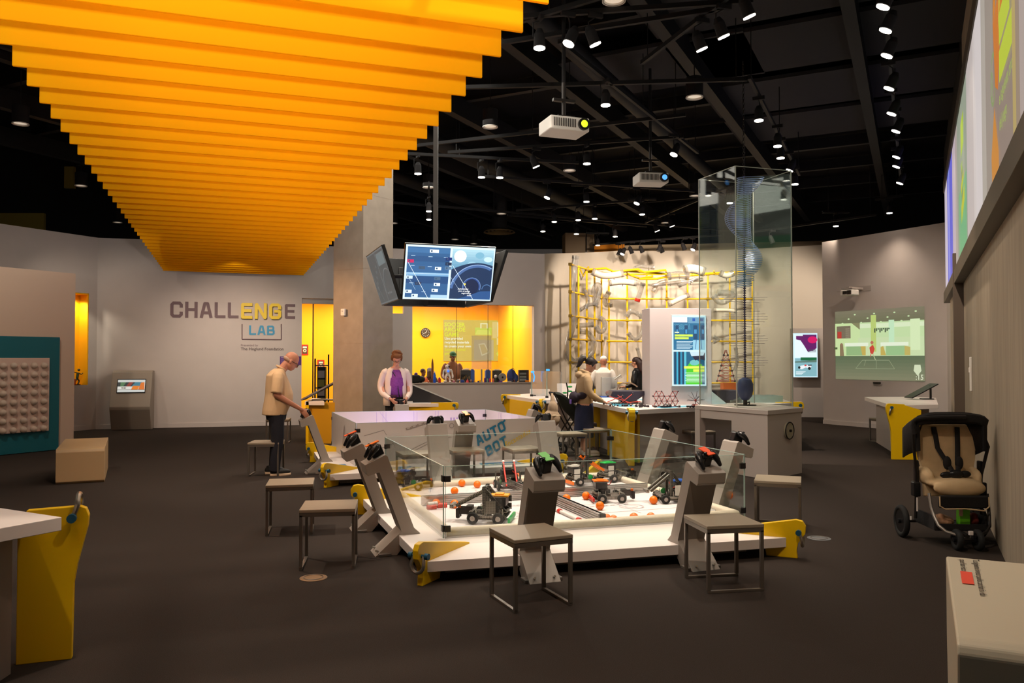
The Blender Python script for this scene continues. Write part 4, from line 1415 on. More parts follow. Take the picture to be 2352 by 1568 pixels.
# ------------------------------------------------------------------ stools
def stool_proto():
    o = thing('stool', 'x', 'stool')
    mb = MB(); mb.box((0, 0, 0.4475), (0.42, 0.42, 0.025), bev=0.004); mb.build('seat', M_STOOLT, o)
    mb = MB()
    for s in (-1, 1):
        mb.box((0, s * 0.196, 0.42), (0.416, 0.024, 0.03)); mb.box((s * 0.196, 0, 0.42), (0.024, 0.37, 0.03))
    mb.build('seat_frame', M_STOOLF, o)
    for sx in (-1, 1):
        for sy in (-1, 1):
            mb = MB(); mb.box((sx * 0.196, sy * 0.196, 0.2175), (0.024, 0.024, 0.4), bev=0.002); mb.build('leg', M_STOOLF, o)
        mb = MB(); mb.box((sx * 0.196, 0, 0.009), (0.024, 0.41, 0.018), bev=0.002); mb.build('runner', M_STOOLF, o)
    index_kids(o)
    return o
ST = stool_proto()
# (pixel of the seat's centre, rotation in degrees, label)
STOOLS = [((1218, 1219), 24, 'nearest stool, in front of the green topped controller'), ((1660, 1192), 100, 'stool in front of the red topped controller post'),
          ((1787, 1098), 70, 'stool right of the front play table, before the white pedestal'), ((757, 1158), 8, 'stool at the left of the front table, the nearer of two'),
          ((668, 1105), 12, 'stool at the left of the front table, the farther of two'), ((612, 1013), 5, 'stool left of the man in beige, the nearer one'),
          ((640, 961), 8, 'low dark stool behind the man, against the sign wall'), ((1066, 1030), 20, 'stool seen through glass under the slogan panel, left one'),
          ((1200, 1027), 20, 'stool seen through glass under the slogan panel, right one'), ((1308, 993), 20, 'stool between the tables, nearest behind the back right post'),
          ((1364, 983), 25, 'stool in front of the woman with the ponytail'), ((1338, 969), 10, 'stool half hidden at the left of the ponytail woman'),
          ((1602, 988), 15, 'stool under the lab table, left of the white pedestal'), ((955, 1038), 20, 'stool seen dimly through the corner glass, left of the pale back post'),
          ((2034, 960), 20, 'small stool beside the yellow ended table at the far right')]
for i, ((px, py), a, lab) in enumerate(STOOLS):
    p = atz(px, py, 0.46); p.z = 0
    o = ST if i == 0 else copy_thing(ST)
    o.location = p; o.rotation_euler = (0, 0, R(a)); o['label'] = lab; o['group'] = 'grey metal stools'

# ------------------------------------------------------------------ kit robots on the play table
M_PERF = dotted_mat('punched_metal', (186, 180, 172), (60, 56, 52))
M_PERFD = dotted_mat('punched_grey', (120, 116, 110), (26, 26, 26))
M_PERFW = dotted_mat('punched_white', (226, 222, 214), (120, 116, 110), metal=0.0, rough=0.5)
M_MOTOR = mat('motor_black', (30, 29, 31), 0.35)
def channel(mb, a, b, w=0.026, t=0.0025):
    """c-channel beam between two points"""
    a, b = Vector(a), Vector(b)
    d = b - a
    L = d.length
    up = Vector((0, 0, 1)) if abs(d.normalized().z) < 0.9 else Vector((0, 1, 0))
    M = frame(a, d, None, up) if abs(d.normalized().z) < 0.9 else frame(a, d, up.cross(d.normalized()) * -1, None)
    mb.box((L / 2, 0, w / 2), (L, w, t), M=M); mb.box((L / 2, 0, -w / 2), (L, w, t), M=M); mb.box((L / 2, -w / 2, 0), (L, t, w), M=M)
def beam_obj(name, segs, m, parent, w=0.026):
    mb = MB()
    for a, b in segs:
        channel(mb, a, b, w)
    return mb.build(name, m, parent)
def wheel(parent, x, y, r=0.045, w=0.03, m=None):
    mb = MB(); mb.lathe([(r * .5, -w / 2), (r * .9, -w / 2), (r, -w * .35), (r, w * .35), (r * .9, w / 2), (r * .5, w / 2), (r * .5, -w / 2)], 18, M=Matrix.Translation((x, y, r)) @ Matrix.Rotation(PI / 2, 4, 'X'))
    o = mb.build('wheel', M_RUB, parent, smooth=True)
    mb = MB(); mb.cyl((x, y - w * .52, r), (x, y + w * .52, r), r * .45, seg=12); mb.cyl((x, y - w * .7, r), (x, y + w * .7, r), r * .12, seg=8); mb.build('hub', m or M_GREYW, o, smooth=True)
def robot(px, py, rot, label, top=M_ORANGE, arm=None, armang=40, bumper=None, tower=0.2, s=1.0, claw=True, plates=None, hubm=None, rails=None):
    p = atz(px, py, ZD + 0.014)
    o = thing('kit_robot', label, 'robot', loc=p, rotz=PHI + R(rot), group='kit robots on the front play table')
    o.scale = (s, s, s)
    # chassis: x forward
    beam_obj('chassis', [((-.15, -.11, .05), (.15, -.11, .05)), ((-.15, .11, .05), (.15, .11, .05)), ((-.15, -.11, .075), (-.15, .11, .075)), ((.12, -.11, .075), (.12, .11, .075)), ((-.02, -.11, .075), (-.02, .11, .075))], M_PERF, o, 0.03)
    for x in (-.1, .1):
        for y in (-.14, .14):
            wheel(o, x, y, m=hubm)
    for sy in (-1, 1):
        mb = MB(); mb.box((-.05, sy * .06, .105), (.09, .05, .045), bev=.005); mb.cyl((-.05, sy * .085, .105), (-.05, sy * .1, .105), .02, seg=12); mb.build('motor', M_MOTOR, o)
    mb = MB(); mb.box((-.09, 0, .165), (.12, .15, .07), bev=.006); mb.build('controller_brick', M_MOTOR, o)
    if top is not None:
        mb = MB(); mb.box((-.09, 0, .206), (.15, .11, .014), bev=.004); mb.box((-.09, 0, .216), (.07, .07, .012), bev=.004); mb.build('top_plate', top, o)
    if tower:
        beam_obj('tower', [((.02, -.075, .06), (.02, -.075, .06 + tower)), ((.02, .075, .06), (.02, .075, .06 + tower)), ((.02, -.075, .04 + tower), (.02, .075, .04 + tower)), ((-.15, -.075, .08), (.02, -.075, .04 + tower)), ((-.15, .075, .08), (.02, .075, .04 + tower))], M_PERF if not plates else M_PERFD, o)
        for z in (.09, .05 + tower * .8):
            mb = MB()
            M = Matrix.Translation((.045, -.1, z)) @ Matrix.Rotation(PI / 2, 4, 'X')
            prof = []
            for i in range(28):
                a = 2 * PI * i / 28; rr = .03 if i % 2 else .026
                prof.append((rr * math.cos(a), rr * math.sin(a)))
            mb.prism(prof, .008, M=M); mb.build('gear', M_GREEN if z < .1 else M_DARKM, o)
    if arm is not None:
        L = .30
        a = R(armang)
        x0, z0 = .02, .04 + tower
        for sy in (-1, 1):
            beam_obj('arm_beam', [((x0 - .03, sy * .05, z0), (x0 - .03 + L * math.cos(a), sy * .05, z0 - L * math.sin(a)))], arm, o, 0.022)
        mb = MB(); mb.box((x0 + L * math.cos(a), 0, z0 - L * math.sin(a)), (.03, .13, .03), bev=.003); mb.build('arm_crossbar', M_PERF, o)
    if claw:
        mb = MB()
        for sy in (-1, 1):
            mb.box((.19, sy * .035, .08), (.09, .012, .05)); mb.box((.24, sy * .03, .06), (.03, .03, .07), bev=.003); mb.cyl((.24, sy * .03, .02), (.24, sy * .03, .1), .006)
        mb.box((.15, 0, .1), (.05, .09, .04), bev=.003)
        mb.build('claw', M_DARKM, o)
        mb = MB(); mb.box((.235, 0, .1), (.02, .03, .04)); mb.build('claw_pad', M_ORANGE, o)
    if bumper is not None:
        mb = MB(); mb.box((-.185, 0, .035), (.02, .30, .035), bev=.003); mb.build('bumper', bumper, o)
    if plates:
        mb = MB(); mb.box((-.13, -.13, .16), (.07, .006, .05)); mb.box((-.13, -.13, .10), (.07, .006, .05)); mb.box((-.04, .13, .13), (.08, .006, .1)); mb.build('side_plate', plates, o)
    if rails is not None:
        for sy in (-1, 1):
            mb = MB(); mb.box((.05, sy * .06, .17), (.30, .016, .02), rot=(0, R(52), 0), bev=.002); mb.build('ramp_rail', rails, o)
            mb = MB(); mb.ell((-.045, sy * .06, .295), .017); mb.build('rail_knob', M_WHITE, o, smooth=True)
    mb = MB()
    mb.tube([(-.05, .06, .12), (-.02, .1, .17), (.02, .08, .14), (.03, .03, .2)], .004, seg=6, smooth=2)
    mb.build('cable', M_RED, o, smooth=True)
    mb = MB()
    for sx in (-.13, -.06, .01, .08):
        for sy in (-.11, .11):
            mb.cyl((sx, sy, .06), (sx, sy, .115), .004, seg=6)
    mb.build('standoffs', M_STEEL, o)
    return o
robot(1122, 1196, 152, 'large grey kit robot with amber top in the front left field', top=mat('amber_plastic', (246, 164, 20), 0.4), arm=M_PERF, armang=28, tower=.22, s=1.12, bumper=M_GREEN, plates=M_PERFD)
robot(1170, 1122, 262, 'kit robot with two steep red ramp rails', top=M_MOTOR, tower=.1, rails=M_RED, claw=False, bumper=M_RED, plates=M_PERFD, s=1.0)
robot(944, 1122, -20, 'grey kit robot with blue parts behind the left glass', top=M_BLUE, tower=.18, claw=True, s=.95, plates=M_PERFD, bumper=M_ORANGE)
robot(1399, 1150, -14, 'low silver kit robot with orange top and red bumper arm', top=M_ORANGE, tower=.0, claw=True, bumper=M_RED, s=1.0)
robot(1338, 1111, 2, 'tall kit robot with long sloping orange arm', top=M_PERFW, arm=M_ORANGE, armang=33, tower=.27, claw=False, s=1.02, plates=M_PERFW, bumper=M_ORANGE)
robot(1412, 1103, 6, 'flat kit robot with bright green top plate', top=mat('bright_green_plastic', (20, 180, 80), .4), tower=.0, claw=True, s=1.05, plates=M_PERFW)
robot(1541, 1151, 168, 'tall silver kit robot with blue bumper at the right', top=M_BLUE, arm=M_PERF, armang=38, tower=.26, claw=False, s=1.0, bumper=M_BLUE, plates=M_PERFW)

# ------------------------------------------------------------------ sign on the back wall
def upright(p, x):
    """matrix of a vertical surface: local x along x, y up, z towards the viewer"""
    x = Vector(x).normalized()
    n = x.cross(UP)
    M = Matrix((x, UP, n)).transposed().to_4x4()
    M.translation = p
    return M
def onwall(px, py, p0, p1, off=0.004):
    u, y = seg_u(px, p0, p1)
    p = aty(px, py, y)
    x = (Vector((*p1[:2], 0)) - Vector((*p0[:2], 0))).normalized()
    return p + x.cross(UP) * off, x
M_SIGNG = mat('sign_grey', (112, 92, 98), 0.6)
M_SIGNB = mat('sign_blue', (52, 146, 190), 0.5)
M_SIGNY = mat('sign_yellow', (226, 196, 20), 0.5)
p, x = onwall(391, 729, WA1, WB1)
sg = thing('wall_sign', 'wall sign reading CHALLENGE LAB in grey, yellow and blue', 'sign', M=upright(p, x))
def sign_text(s, px0, px1, pyb, pyt, m, depth, name='lettering'):
    a, _ = onwall(px0, pyb, WA1, WB1); b, _ = onwall(px1, pyb, WA1, WB1); t, _ = onwall(px0, pyt, WA1, WB1)
    W = (b - a).length; H = t.z - a.z
    qs, w = block_quads(s, H, H * 0.185)
    k = W / max(v.x for q in qs for v in q)
    mb = MB()
    for i, q in enumerate(qs):
        mb.prism([(v.x * k, v.y) for v in q], depth + i * 0.00015)
    return mb.build(name, m, sg, M=sg.matrix_world.inverted() @ upright(a, x))
sign_text('CHALL', 391, 548, 729, 692, M_SIGNG, 0.006)
sign_text('ENG', 554, 646, 732, 696, M_SIGNY, 0.09)['label'] = 'raised yellow lettering'
sign_text('E', 654, 678, 732, 698, M_SIGNG, 0.006)
sign_text('LAB', 572, 631, 769, 747, M_SIGNB, 0.006)
mb = MB()
pts = [onwall(556, 744, WA1, WB1, .006)[0], onwall(556, 779, WA1, WB1, .006)[0], onwall(646, 780, WA1, WB1, .006)[0], onwall(646, 744, WA1, WB1, .006)[0]]
inv = sg.matrix_world.inverted()
for a, b in zip(pts[:-1], pts[1:]):
    mb.cyl(a, b, 0.012, seg=4)
mb.build('bracket_line', M_SIGNG, sg, M=inv)
p, x = onwall(553, 795, WA1, WB1, .004)
s2 = thing('sponsor_lettering', 'small grey wall lettering under the LAB bracket', 'lettering', M=upright(p, x))
letters('Presented by', 0.075, 0.001, M_SIGNG, 'first_line', s2, None)
letters('The Hoglund Foundation', 0.098, 0.001, mat('sign_dark', (70, 58, 60), .6), 'second_line', s2, Matrix.Translation((0, -0.095, 0)), bold=0.001)
# purple placard
p, x = onwall(643, 838, WA1, WB1, .006)
o = thing('wall_placard', 'purple printed placard on the wall behind the man', 'placard', M=upright(p, x))
c = Canvas(0.5, 0.21, .0006); c.rect(0, 0, 1, 1, (84, 40, 120))
for i in range(5): c.rect(.05, .25 + i * .11, .38 - .03 * (i % 2), .29 + i * .11, (150, 120, 180))
c.poly([(.55, .8), (.6, .95), (.66, .8), (.72, .75), (.68, .62), (.56, .6)], (220, 210, 230)); c.rect(.05, .88, .2, .93, (230, 220, 240))
mb = MB(); mb.box((0.25, 0.105, -0.002), (0.5, 0.21, 0.008)); mb.build('board', M_PURPLE, o)
c.build('print', M_GRAPH, o, Matrix.Translation((0, 0, .002)))

# ------------------------------------------------------------------ touch screen kiosk at the wall
M_KIOSK = mat('kiosk_grey', (150, 140, 128), 0.5)
kp = onB(seg_u(311, WA1, WB1)[0], 0, 0)
o = thing('touch_kiosk', 'bent grey kiosk with a small touch screen against the sign wall', 'kiosk', M=frame(kp, XB))
prof = [(-0.02, 0), (-0.40, 0), (-0.62, 0.47), (-0.63, 0.53), (-0.30, 1.30), (-0.24, 1.35), (-0.18, 1.34), (-0.02, 1.34)]
Mk = Matrix(((0, 0, 1, 0), (1, 0, 0, 0), (0, 1, 0, 0), (0, 0, 0, 1)))
mb = MB(); mb.prism([(a, b) for a, b in prof], 0.84, M=Mk, z0=-0.42, bev=0.012); mb.build('body', M_KIOSK, o)
fn = Vector((0, -0.77, 0.33)).normalized(); fu = Vector((0, 0.33, 0.77)).normalized()
Ms = Matrix((Vector((1, 0, 0)), fu, fn)).transposed().to_4x4(); Ms.translation = Vector((0, -0.63, 0.53)).lerp(Vector((0, -0.30, 1.30)), .60) + fn * .013
mb = MB(); mb.box((0, 0, -.004), (0.60, 0.34, 0.012), bev=.003); sc_ = mb.build('screen_bezel', M_BLKP, o, M=Ms)
c = Canvas(.57, .30, .0005); c.rect(0, 0, 1, 1, (220, 222, 216)); c.rect(0, .45, .82, .8, (50, 60, 60)); c.poly([(.1, .45), (.1, .8), (.3, .8), (.2, .45)], (90, 130, 90)); c.poly([(.3, .45), (.42, .8), (.56, .8), (.46, .45)], (150, 60, 50)); c.poly([(.5, .45), (.64, .8), (.9, .8), (.8, .45)], (60, 130, 150))
c.rect(0, .22, .5, .45, (238, 236, 226)); c.poly([(.5, .2), (.56, .5), (.8, .5), (.74, .2)], (240, 130, 30)); c.poly([(.76, .2), (.84, .75), (.97, .8), (.99, .2)], (230, 120, 40)); c.text('FIND', .14, .28, .045, (90, 60, 40), .002); c.rect(0, .17, 1, .2, (60, 50, 40))
c.build('display', print_mat('kiosk_display', .8), o, Ms @ Matrix.Translation((-.285, -.15, .003)))

# ------------------------------------------------------------------ left partition with teal peg panel
q0 = atz(0, 1045, 0); q1_ = Vector((-7.9, 14.55, 0))
pa = Vector((-8.55, 13.45, 0)); xd = (q1_ - pa).normalized(); pa0 = pa - xd * 3.6
Lp = (q1_ - pa0).length
mb = MB(); mb.box((Lp / 2, 0.11, 1.575), (Lp, 0.22, 3.15)); o = struct('wall_partition', mb, mat('partition_paint', (204, 182, 164), .7)); o.matrix_world = frame(pa0, xd)
ue = seg_u(133, pa0[:2], q1_[:2])[0]
tp = thing('peg_panel', 'teal wall panel with a pale board of round pegs', 'wall panel', M=upright(pa0, xd))
mb = MB(); mb.box((ue / 2, 1.0, 0.03), (ue, 1.98, 0.06), bev=.004); mb.build('teal_board', M_TEAL, tp)
ub_ = seg_u(107, pa0[:2], q1_[:2])[0]
yb = seg_u(107, pa0[:2], q1_[:2])[1]
zb0 = aty(104, 988, yb).z; zb1 = aty(107, 822, yb).z
mb = MB(); mb.box((ub_ - 1.6, (zb0 + zb1) / 2, 0.075), (3.2, zb1 - zb0, 0.05), bev=.004); mb.build('pale_board', mat('pale_board', (204, 180, 168), .55), tp)
M_PEG = mat('peg', (200, 184, 170), .25)
peg = None
nrow = 8
stepz = (zb1 - zb0) / 8.15
for r_ in range(nrow):
    for c_ in range(7):
        if peg is None:
            mb = MB(); mb.ell((0, 0, 0), (.056, .056, .05), u=18, v=10); peg = mb.build('peg', M_PEG, tp, smooth=True); o = peg
        else:
            o = peg.copy(); C.objects.link(o); o.parent = tp
        o.matrix_local = Matrix.Translation((ub_ - 0.10 - c_ * 0.168, zb1 - 0.13 - r_ * stepz, 0.115))

# waterfall bench
o = thing('cube_bench', 'beige rounded bench block in front of the teal panel', 'bench', M=Matrix.Translation((atz(184, 1110, 0) + Vector((0, 0, 0)))) @ Matrix.Rotation(R(25), 4, 'Z'))
M_BENCH = mat('bench_beige', (178, 150, 112), .45)
mb = MB(); prof = [(0, 0.03), (0.04, 0.0), (1.3, 0.0), (1.3, .04), (.05, .04), (.05, .39), (1.3, .39), (1.3, .45), (.05, .45), (.015, .435), (0, .40)]
prof = [(0.0, .03), (.03, 0), (1.5, 0), (1.5, .45), (.045, .45), (.013, .437), (0, .405)]
Mb = Matrix(((0, 0, 1, 0), (1, 0, 0, 0), (0, 1, 0, 0), (0, 0, 0, 1)))
mb.prism(prof, .56, M=Mb, z0=-.28, bev=.006); mb.build('block', M_BENCH, o)
mb = MB(); mb.box((0, .75, .006), (.50, 1.4, .02)); mb.build('foot', M_DARKM, o)

# things on the sill of the left niche
def niche_pt(px, py): 
    u, y = seg_u(px, WA0, WA1)
    return aty(px, py, y) + XA.cross(UP) * -0.14
o = thing('figurine', 'small dark running figure on the yellow niche sill', 'figurine', M=frame(Vector((*niche_pt(186, 884)[:2], 1.02)), XA))
mb = MB(); mb.tube([(0, 0, .16), (.02, 0, .28)], .03); mb.tube([(0, 0, .16), (-.06, 0, .06), (-.1, 0, .02)], .018); mb.tube([(0, 0, .16), (.05, 0, .09), (.02, 0, .01)], .018); mb.ell((.04, 0, .34), .03); mb.tube([(.02, 0, .27), (-.08, 0, .29), (-.12, 0, .31)], .012); mb.tube([(.02, 0, .27), (.1, 0, .24), (.14, 0, .27)], .012)
fuse(mb, 'body', mat('figure_dark', (40, 60, 40), .5), o, .006)
mb = MB(); mb.cyl((0, 0, 0), (0, 0, .015), .07, seg=16); mb.build('base', M_DARKM, o)
o = thing('craft_box', 'little rust red craft box with green top on the niche sill', 'box', M=frame(Vector((*niche_pt(174, 884)[:2], 1.02)), XA))
mb = MB(); mb.box((0, 0, .07), (.12, .1, .14), bev=.004); mb.build('box', mat('rust', (170, 70, 30), .6), o)
mb = MB(); mb.box((-.02, 0, .16), (.06, .05, .05), bev=.01); mb.build('lid', M_GREEN, o)

# ------------------------------------------------------------------ foreground table at the left edge
def tall_fin(parent, corner, d, h=0.82, inner=.30, out=.17, foot=.0, footw=.24, t=.05, s=1.0, up=True, m=None):
    d = Vector(d).normalized()
    prof = [(foot, 0), (foot, h * .50), (foot + .02, h * .62), (out - .005, h * .88), (out, h * .95), (out - .015, h * 1.0), (out - .045, h * 1.015), (-inner, h * 1.004), (-inner, h * .985), (foot - footw, h * .90), (foot - footw, 0)]
    M = Matrix((d, UP, d.cross(UP))).transposed().to_4x4(); M.translation = corner
    mb = MB(); mb.prism(prof, t, z0=-t / 2, bev=.004)
    mb.build('corner_leg', m or M_YELLOW, parent, M=parent.matrix_world.inverted() @ M)
    shackle(parent, Vector(corner) + d * (out - .075) + UP * (h * .945), d, s, up)
zt = .80
k0 = atz(142, 1187, zt)
da = Vector((-0.47, -0.88, 0)); db = Vector((-0.88, .47, 0))
ft = thing('exhibit_table', 'white topped table with yellow corner leg at the left edge', 'table', loc=(k0.x, k0.y, 0))
inv = ft.matrix_world.inverted()
k0 = Vector((k0.x, k0.y, 0))
poly = [k0, k0 + db * 1.5, k0 + db * 1.5 + da * 1.6, k0 + da * 1.6]
mb = MB(); mb.prism([tuple(p[:2]) for p in poly], .068, z0=zt - .068, bev=.003); mb.build('table_top', M_WHITE, ft, M=inv)
cc = (poly[0] + poly[2]) / 2
bp = [k0 + da * .10 + db * .25, k0 + db * 1.35 + da * .1, k0 + db * 1.35 + da * 1.6, k0 + da * 1.6 + db * .12, k0 + da * .32 + db * .12]
mb = MB(); mb.prism([tuple(p[:2]) for p in bp], zt - .07, z0=0.0); mb.build('base', mat('table_base', (150, 138, 132), .6), ft, M=inv)
tall_fin(ft, Vector((-2.36, 4.36, 0)), E1, h=.80, inner=.22, out=.075, foot=-.0, footw=.26, t=.05, s=1.2, up=True)
# floor disc
for (px, py, w, lab) in ((720, 1327, .40, 'round brass coloured floor disc near the left stools'), (1881, 1236, .38, 'round pale metal floor disc right of the front table')):
    p = atz(px, py, 0.0)
    o = thing('floor_disc', lab, 'floor cover', loc=p)
    r = 31 * (p.y / F) if px < 1000 else 26 * (p.y / F)
    mb = MB(); mb.lathe([(0, .006), (r * .9, .006), (r, .003), (r, .001), (0, .001)], 32); mb.build('plate', mat('brass' if px < 1000 else 'floor_metal', (150, 120, 90) if px < 1000 else (120, 122, 124), .4, metal=.3), o)
    mb = MB(); mb.torus(Matrix.Translation((0, 0, .007)), r * .7, .003, 28, 6); mb.build('ring', M_STOOLF, o)

# ------------------------------------------------------------------ tall lab tables
def lab_table(label, poly, z, fins, body=0.74, m=None, finh=None):
    c = sum((Vector((*p, 0)) for p in poly), Vector()) / len(poly)
    o = thing('lab_table', label, 'table', loc=(c.x, c.y, 0))
    inv = o.matrix_world.inverted()
    mb = MB(); mb.prism(poly, .07, z0=z - .07, bev=.003); mb.build('table_top', M_WHITE, o, M=inv)
    mb = MB(); mb.prism(inner(poly, body), z - .07, z0=0); mb.build('base', M_GREYW, o, M=inv)
    for (p, d, kw) in fins:
        tall_fin(o, Vector((*p, 0)), Vector(d), h=z + .01, m=M_YELLOW, **kw)
    return o
ZT = .84
LT1 = lab_table('white lab table with yellow ends before the workshop window, left of the ponytail woman', [(-.12, 17.1), (.55, 15.1), (1.15, 15.5), (1.5, 17.2), (.8, 18.6)], ZT,
                [((-.12, 17.1), (-.9, -.1, 0), dict(foot=-.02, out=.12, footw=.5, s=1.4, up=False)), ((.55, 15.1), (-.2, -.95, 0), dict(foot=0, out=.12, footw=.35, s=1.4, up=False))], body=.8)
mb = MB(); mb.box((.95, 0, .385), (1.7, .05, .77)); mb.build('end_panel', M_YELLOW, LT1, M=LT1.matrix_world.inverted() @ frame((-.06, 16.95, 0), (.62, -1.86, 0)))
R1_, R2_, R3_ = (1.35, 14.7), (1.795, 12.12), (4.9, 14.06)
LT2 = lab_table('big white lab table carrying the white monolith with two screens', [R1_, R2_, R3_, (5.4, 16.4), (3.6, 17.6), (1.9, 16.4)], ZT,
                [(R2_, (-.05, -1, 0), dict(foot=-.02, out=.10, footw=.55, s=1.3, up=False, t=.09)), (R1_, (-1, -.25, 0), dict(foot=0, out=.10, footw=.4, s=1.4, up=False)), (R3_, (1, -.1, 0), dict(foot=0, out=.18, footw=.4, s=1.4, up=False))], body=.86)
inv2 = LT2.matrix_world.inverted()
mb = MB(); mb.box((.55, 0, .385), (1.0, .04, .77)); mb.build('yellow_panel', M_YELLOW, LT2, M=inv2 @ frame((1.66, 13.3, 0), (.42, -1.1, 0)) @ Matrix.Translation((-.2, .0, 0)))
mb = MB(); mb.box((.35, 0, .385), (.55, .03, .77)); mb.build('yellow_panel', M_YELLOW, LT2, M=inv2 @ frame((1.97, 12.62, 0), (.9, .5, 0)))
# blue stickers along the lab table's front edges
def sticker_on(parent, a, b, off, w, label=None, col=(70, 160, 190), z=ZT + .001):
    a = Vector((*a, 0)); b = Vector((*b, 0)); d = (b - a).normalized(); n = UP.cross(d)
    M = frame(a + n * off + UP * z, d)
    L = (b - a).length
    c = Canvas(L, w, .0004); c.poly([(0, 0), (1, 0), (.94, 1), (.06, 1)], col)
    for i in range(7): c.rect(.1 + i * .12, .25, .17 + i * .12, .6, (110, 190, 206) if i % 2 else (50, 130, 170))
    return c.build('table_sticker', M_GRAPH, parent, parent.matrix_world.inverted() @ M)
sticker_on(LT2, (2.35, 12.47), (4.3, 13.69), .06, .34)
sticker_on(LT2, (1.42, 14.3), (1.66, 12.9), .08, .34)
sticker_on(LT2, (1.75, 15.2), (2.1, 13.7), .6, .5)

# monolith with the two-picture screen
pm = aty(1493, 930, 13.45); pe = aty(1635, 925, 13.6)
xm = Vector((pe.x - pm.x, pe.y - pm.y, 0)); wm = xm.length
mo = thing('screen_monolith', 'white monolith standing on the lab table with a tall lit screen', 'display pillar', M=frame((pm.x, pm.y, 0), xm))
zt_ = aty(1493, 707, 13.45).z
mb = MB(); mb.box((wm / 2, .22, (zt_ + ZT) / 2), (wm, .44, zt_ - ZT), bev=.006); mb.build('pillar', mat('monolith_white', (222, 210, 212), .5), mo)
mb = MB(); mb.prism([(wm, 0), (wm + .28, 0), (wm, .22)], .3, M=Matrix(((1, 0, 0, 0), (0, 0, 1, 0), (0, 1, 0, ZT), (0, 0, 0, 1)))); mb.build('wedge_foot', M_WHITE2, mo)
sx0, sx1 = (1543 - 1493) / 142 * wm, (1621 - 1493) / 142 * wm
sz1 = aty(1580, 724, 13.5).z; sz0 = aty(1580, 886, 13.5).z
Wd, Hd = sx1 - sx0, sz1 - sz0
mb = MB(); mb.box(((sx0 + sx1) / 2, -.004, (sz0 + sz1) / 2), (Wd + .02, .03, Hd + .02), bev=.004); mb.build('bezel', M_WHITE2, mo)
c = Canvas(Wd, Hd, .0006)
c.rect(0, 0, 1, 1, (214, 246, 255)); c.rect(.04, .51, .96, .975, (38, 110, 150)); c.rect(.04, .02, .96, .485, (26, 96, 130))
c.rect(.0, .9, .45, .975, (240, 250, 255)); c.rect(.47, .89, .96, .975, (110, 160, 190)); c.rect(.6, .92, .68, .96, (30, 90, 180)); c.rect(.8, .92, .92, .96, (70, 100, 150))
for i in range(12): c.line(.06 + i * .04, .88, .2 + i * .03, .80, .004, (120, 190, 210))
for x, w_ in ((.1, .09), (.36, .1), (.62, .12), (.85, .1)): c.rect(x, .66, x + w_, .86, (20, 70, 110)); c.rect(x + .02, .74, x + w_ - .02, .8, (70, 150, 200))
c.rect(.07, .75, .2, .765, (240, 248, 200)); c.rect(.07, .70, .6, .73, (210, 236, 90)); c.rect(.07, .66, .48, .69, (210, 236, 90))
for i in range(6): c.rect(.12, .625 - i * .02, .62 - .05 * (i % 3), .632 - i * .02, (220, 240, 246))
c.rect(.6, .51, .96, .65, (150, 206, 226)); c.line(.68, .52, .70, .66, .01, (40, 90, 150)); c.line(.86, .52, .84, .66, .01, (40, 90, 150))
for i, col in enumerate(((14, 60, 90), (60, 170, 200), (10, 40, 66), (40, 140, 176), (16, 60, 90), (90, 190, 210))):
    c.rect(.06 + i * .055, .02, .1 + i * .06, .485, col)
c.poly([(.38, .02), (.86, .02), (.86, .3), (.72, .34), (.5, .33), (.4, .26)], (76, 200, 40)); c.oval(.64, .33, .14, .04, (110, 190, 190)); c.poly([(.55, .44), (.95, .47), (.95, .36), (.8, .38), (.66, .36)], (30, 34, 60)); c.poly([(.5, .485), (.95, .485), (.9, .43), (.55, .42)], (200, 226, 236))
c.rect(.33, .245, .93, .28, (226, 240, 90)); c.rect(.6, .20, .93, .235, (226, 240, 90))
for i in range(8): c.rect(.36 + .04 * (i % 2), .18 - i * .018, .93, .187 - i * .018, (224, 244, 236))
c.build('display', print_mat('monolith_display', 1.15), mo, Matrix(((1, 0, 0, sx0), (0, 0, -1, -.020), (0, 1, 0, sz0), (0, 0, 0, 1))))

# wall screen at the far right of the curved wall
a = aty(1825, 765, 22.1)
x = Vector((1, -.12, 0)).normalized()
Wd = (aty(1882, 765, 22.0) - aty(1826, 765, 22.1)).length; Hd = aty(1850, 765, 22.1).z - aty(1850, 866, 22.1).z
ws = thing('wall_screen', 'portrait wall screen with magenta blob and a race car', 'screen', M=upright(Vector((a.x, 22.25, aty(1850, 866, 22.1).z)), x))
mb = MB(); mb.box((Wd / 2, Hd / 2, .03), (Wd + .03, Hd + .03, .06), bev=.008); mb.build('bezel', M_WHITE2, ws)
c = Canvas(Wd, Hd, .0008)
c.rect(0, 0, 1, 1, (206, 240, 255)); c.rect(.06, .45, .97, .97, (226, 240, 244)); c.poly([(.12, .97), (.97, .97), (.97, .66), (.8, .6), (.6, .58), (.45, .72), (.3, .84), (.12, .86)], (96, 20, 96)); c.oval(.8, .85, .2, .08, (206, 10, 96)); c.rect(.1, .94, .4, .97, (220, 230, 236))
c.rect(.06, .02, .97, .43, (128, 176, 186)); c.rect(.3, .38, .97, .45, (20, 100, 60)); c.poly([(.06, .36), (.97, .39), (.97, .34), (.06, .33)], (90, 120, 110))
c.poly([(.2, .2), (.3, .26), (.55, .28), (.75, .26), (.72, .2), (.5, .22), (.35, .18)], (232, 236, 240)); c.oval(.24, .22, .05, .03, (20, 30, 34)); c.oval(.66, .2, .06, .035, (20, 30, 34)); c.rect(.6, .26, .76, .285, (30, 40, 50)); c.oval(.5, .27, .05, .02, (200, 60, 60))
for i in range(4): c.rect(.1, .12 - i * .02, .5 - .05 * i, .13 - i * .02, (230, 240, 244))
for i in range(3): c.rect(.6, .62 - i * .025, .94, .632 - i * .025, (70, 70, 90))
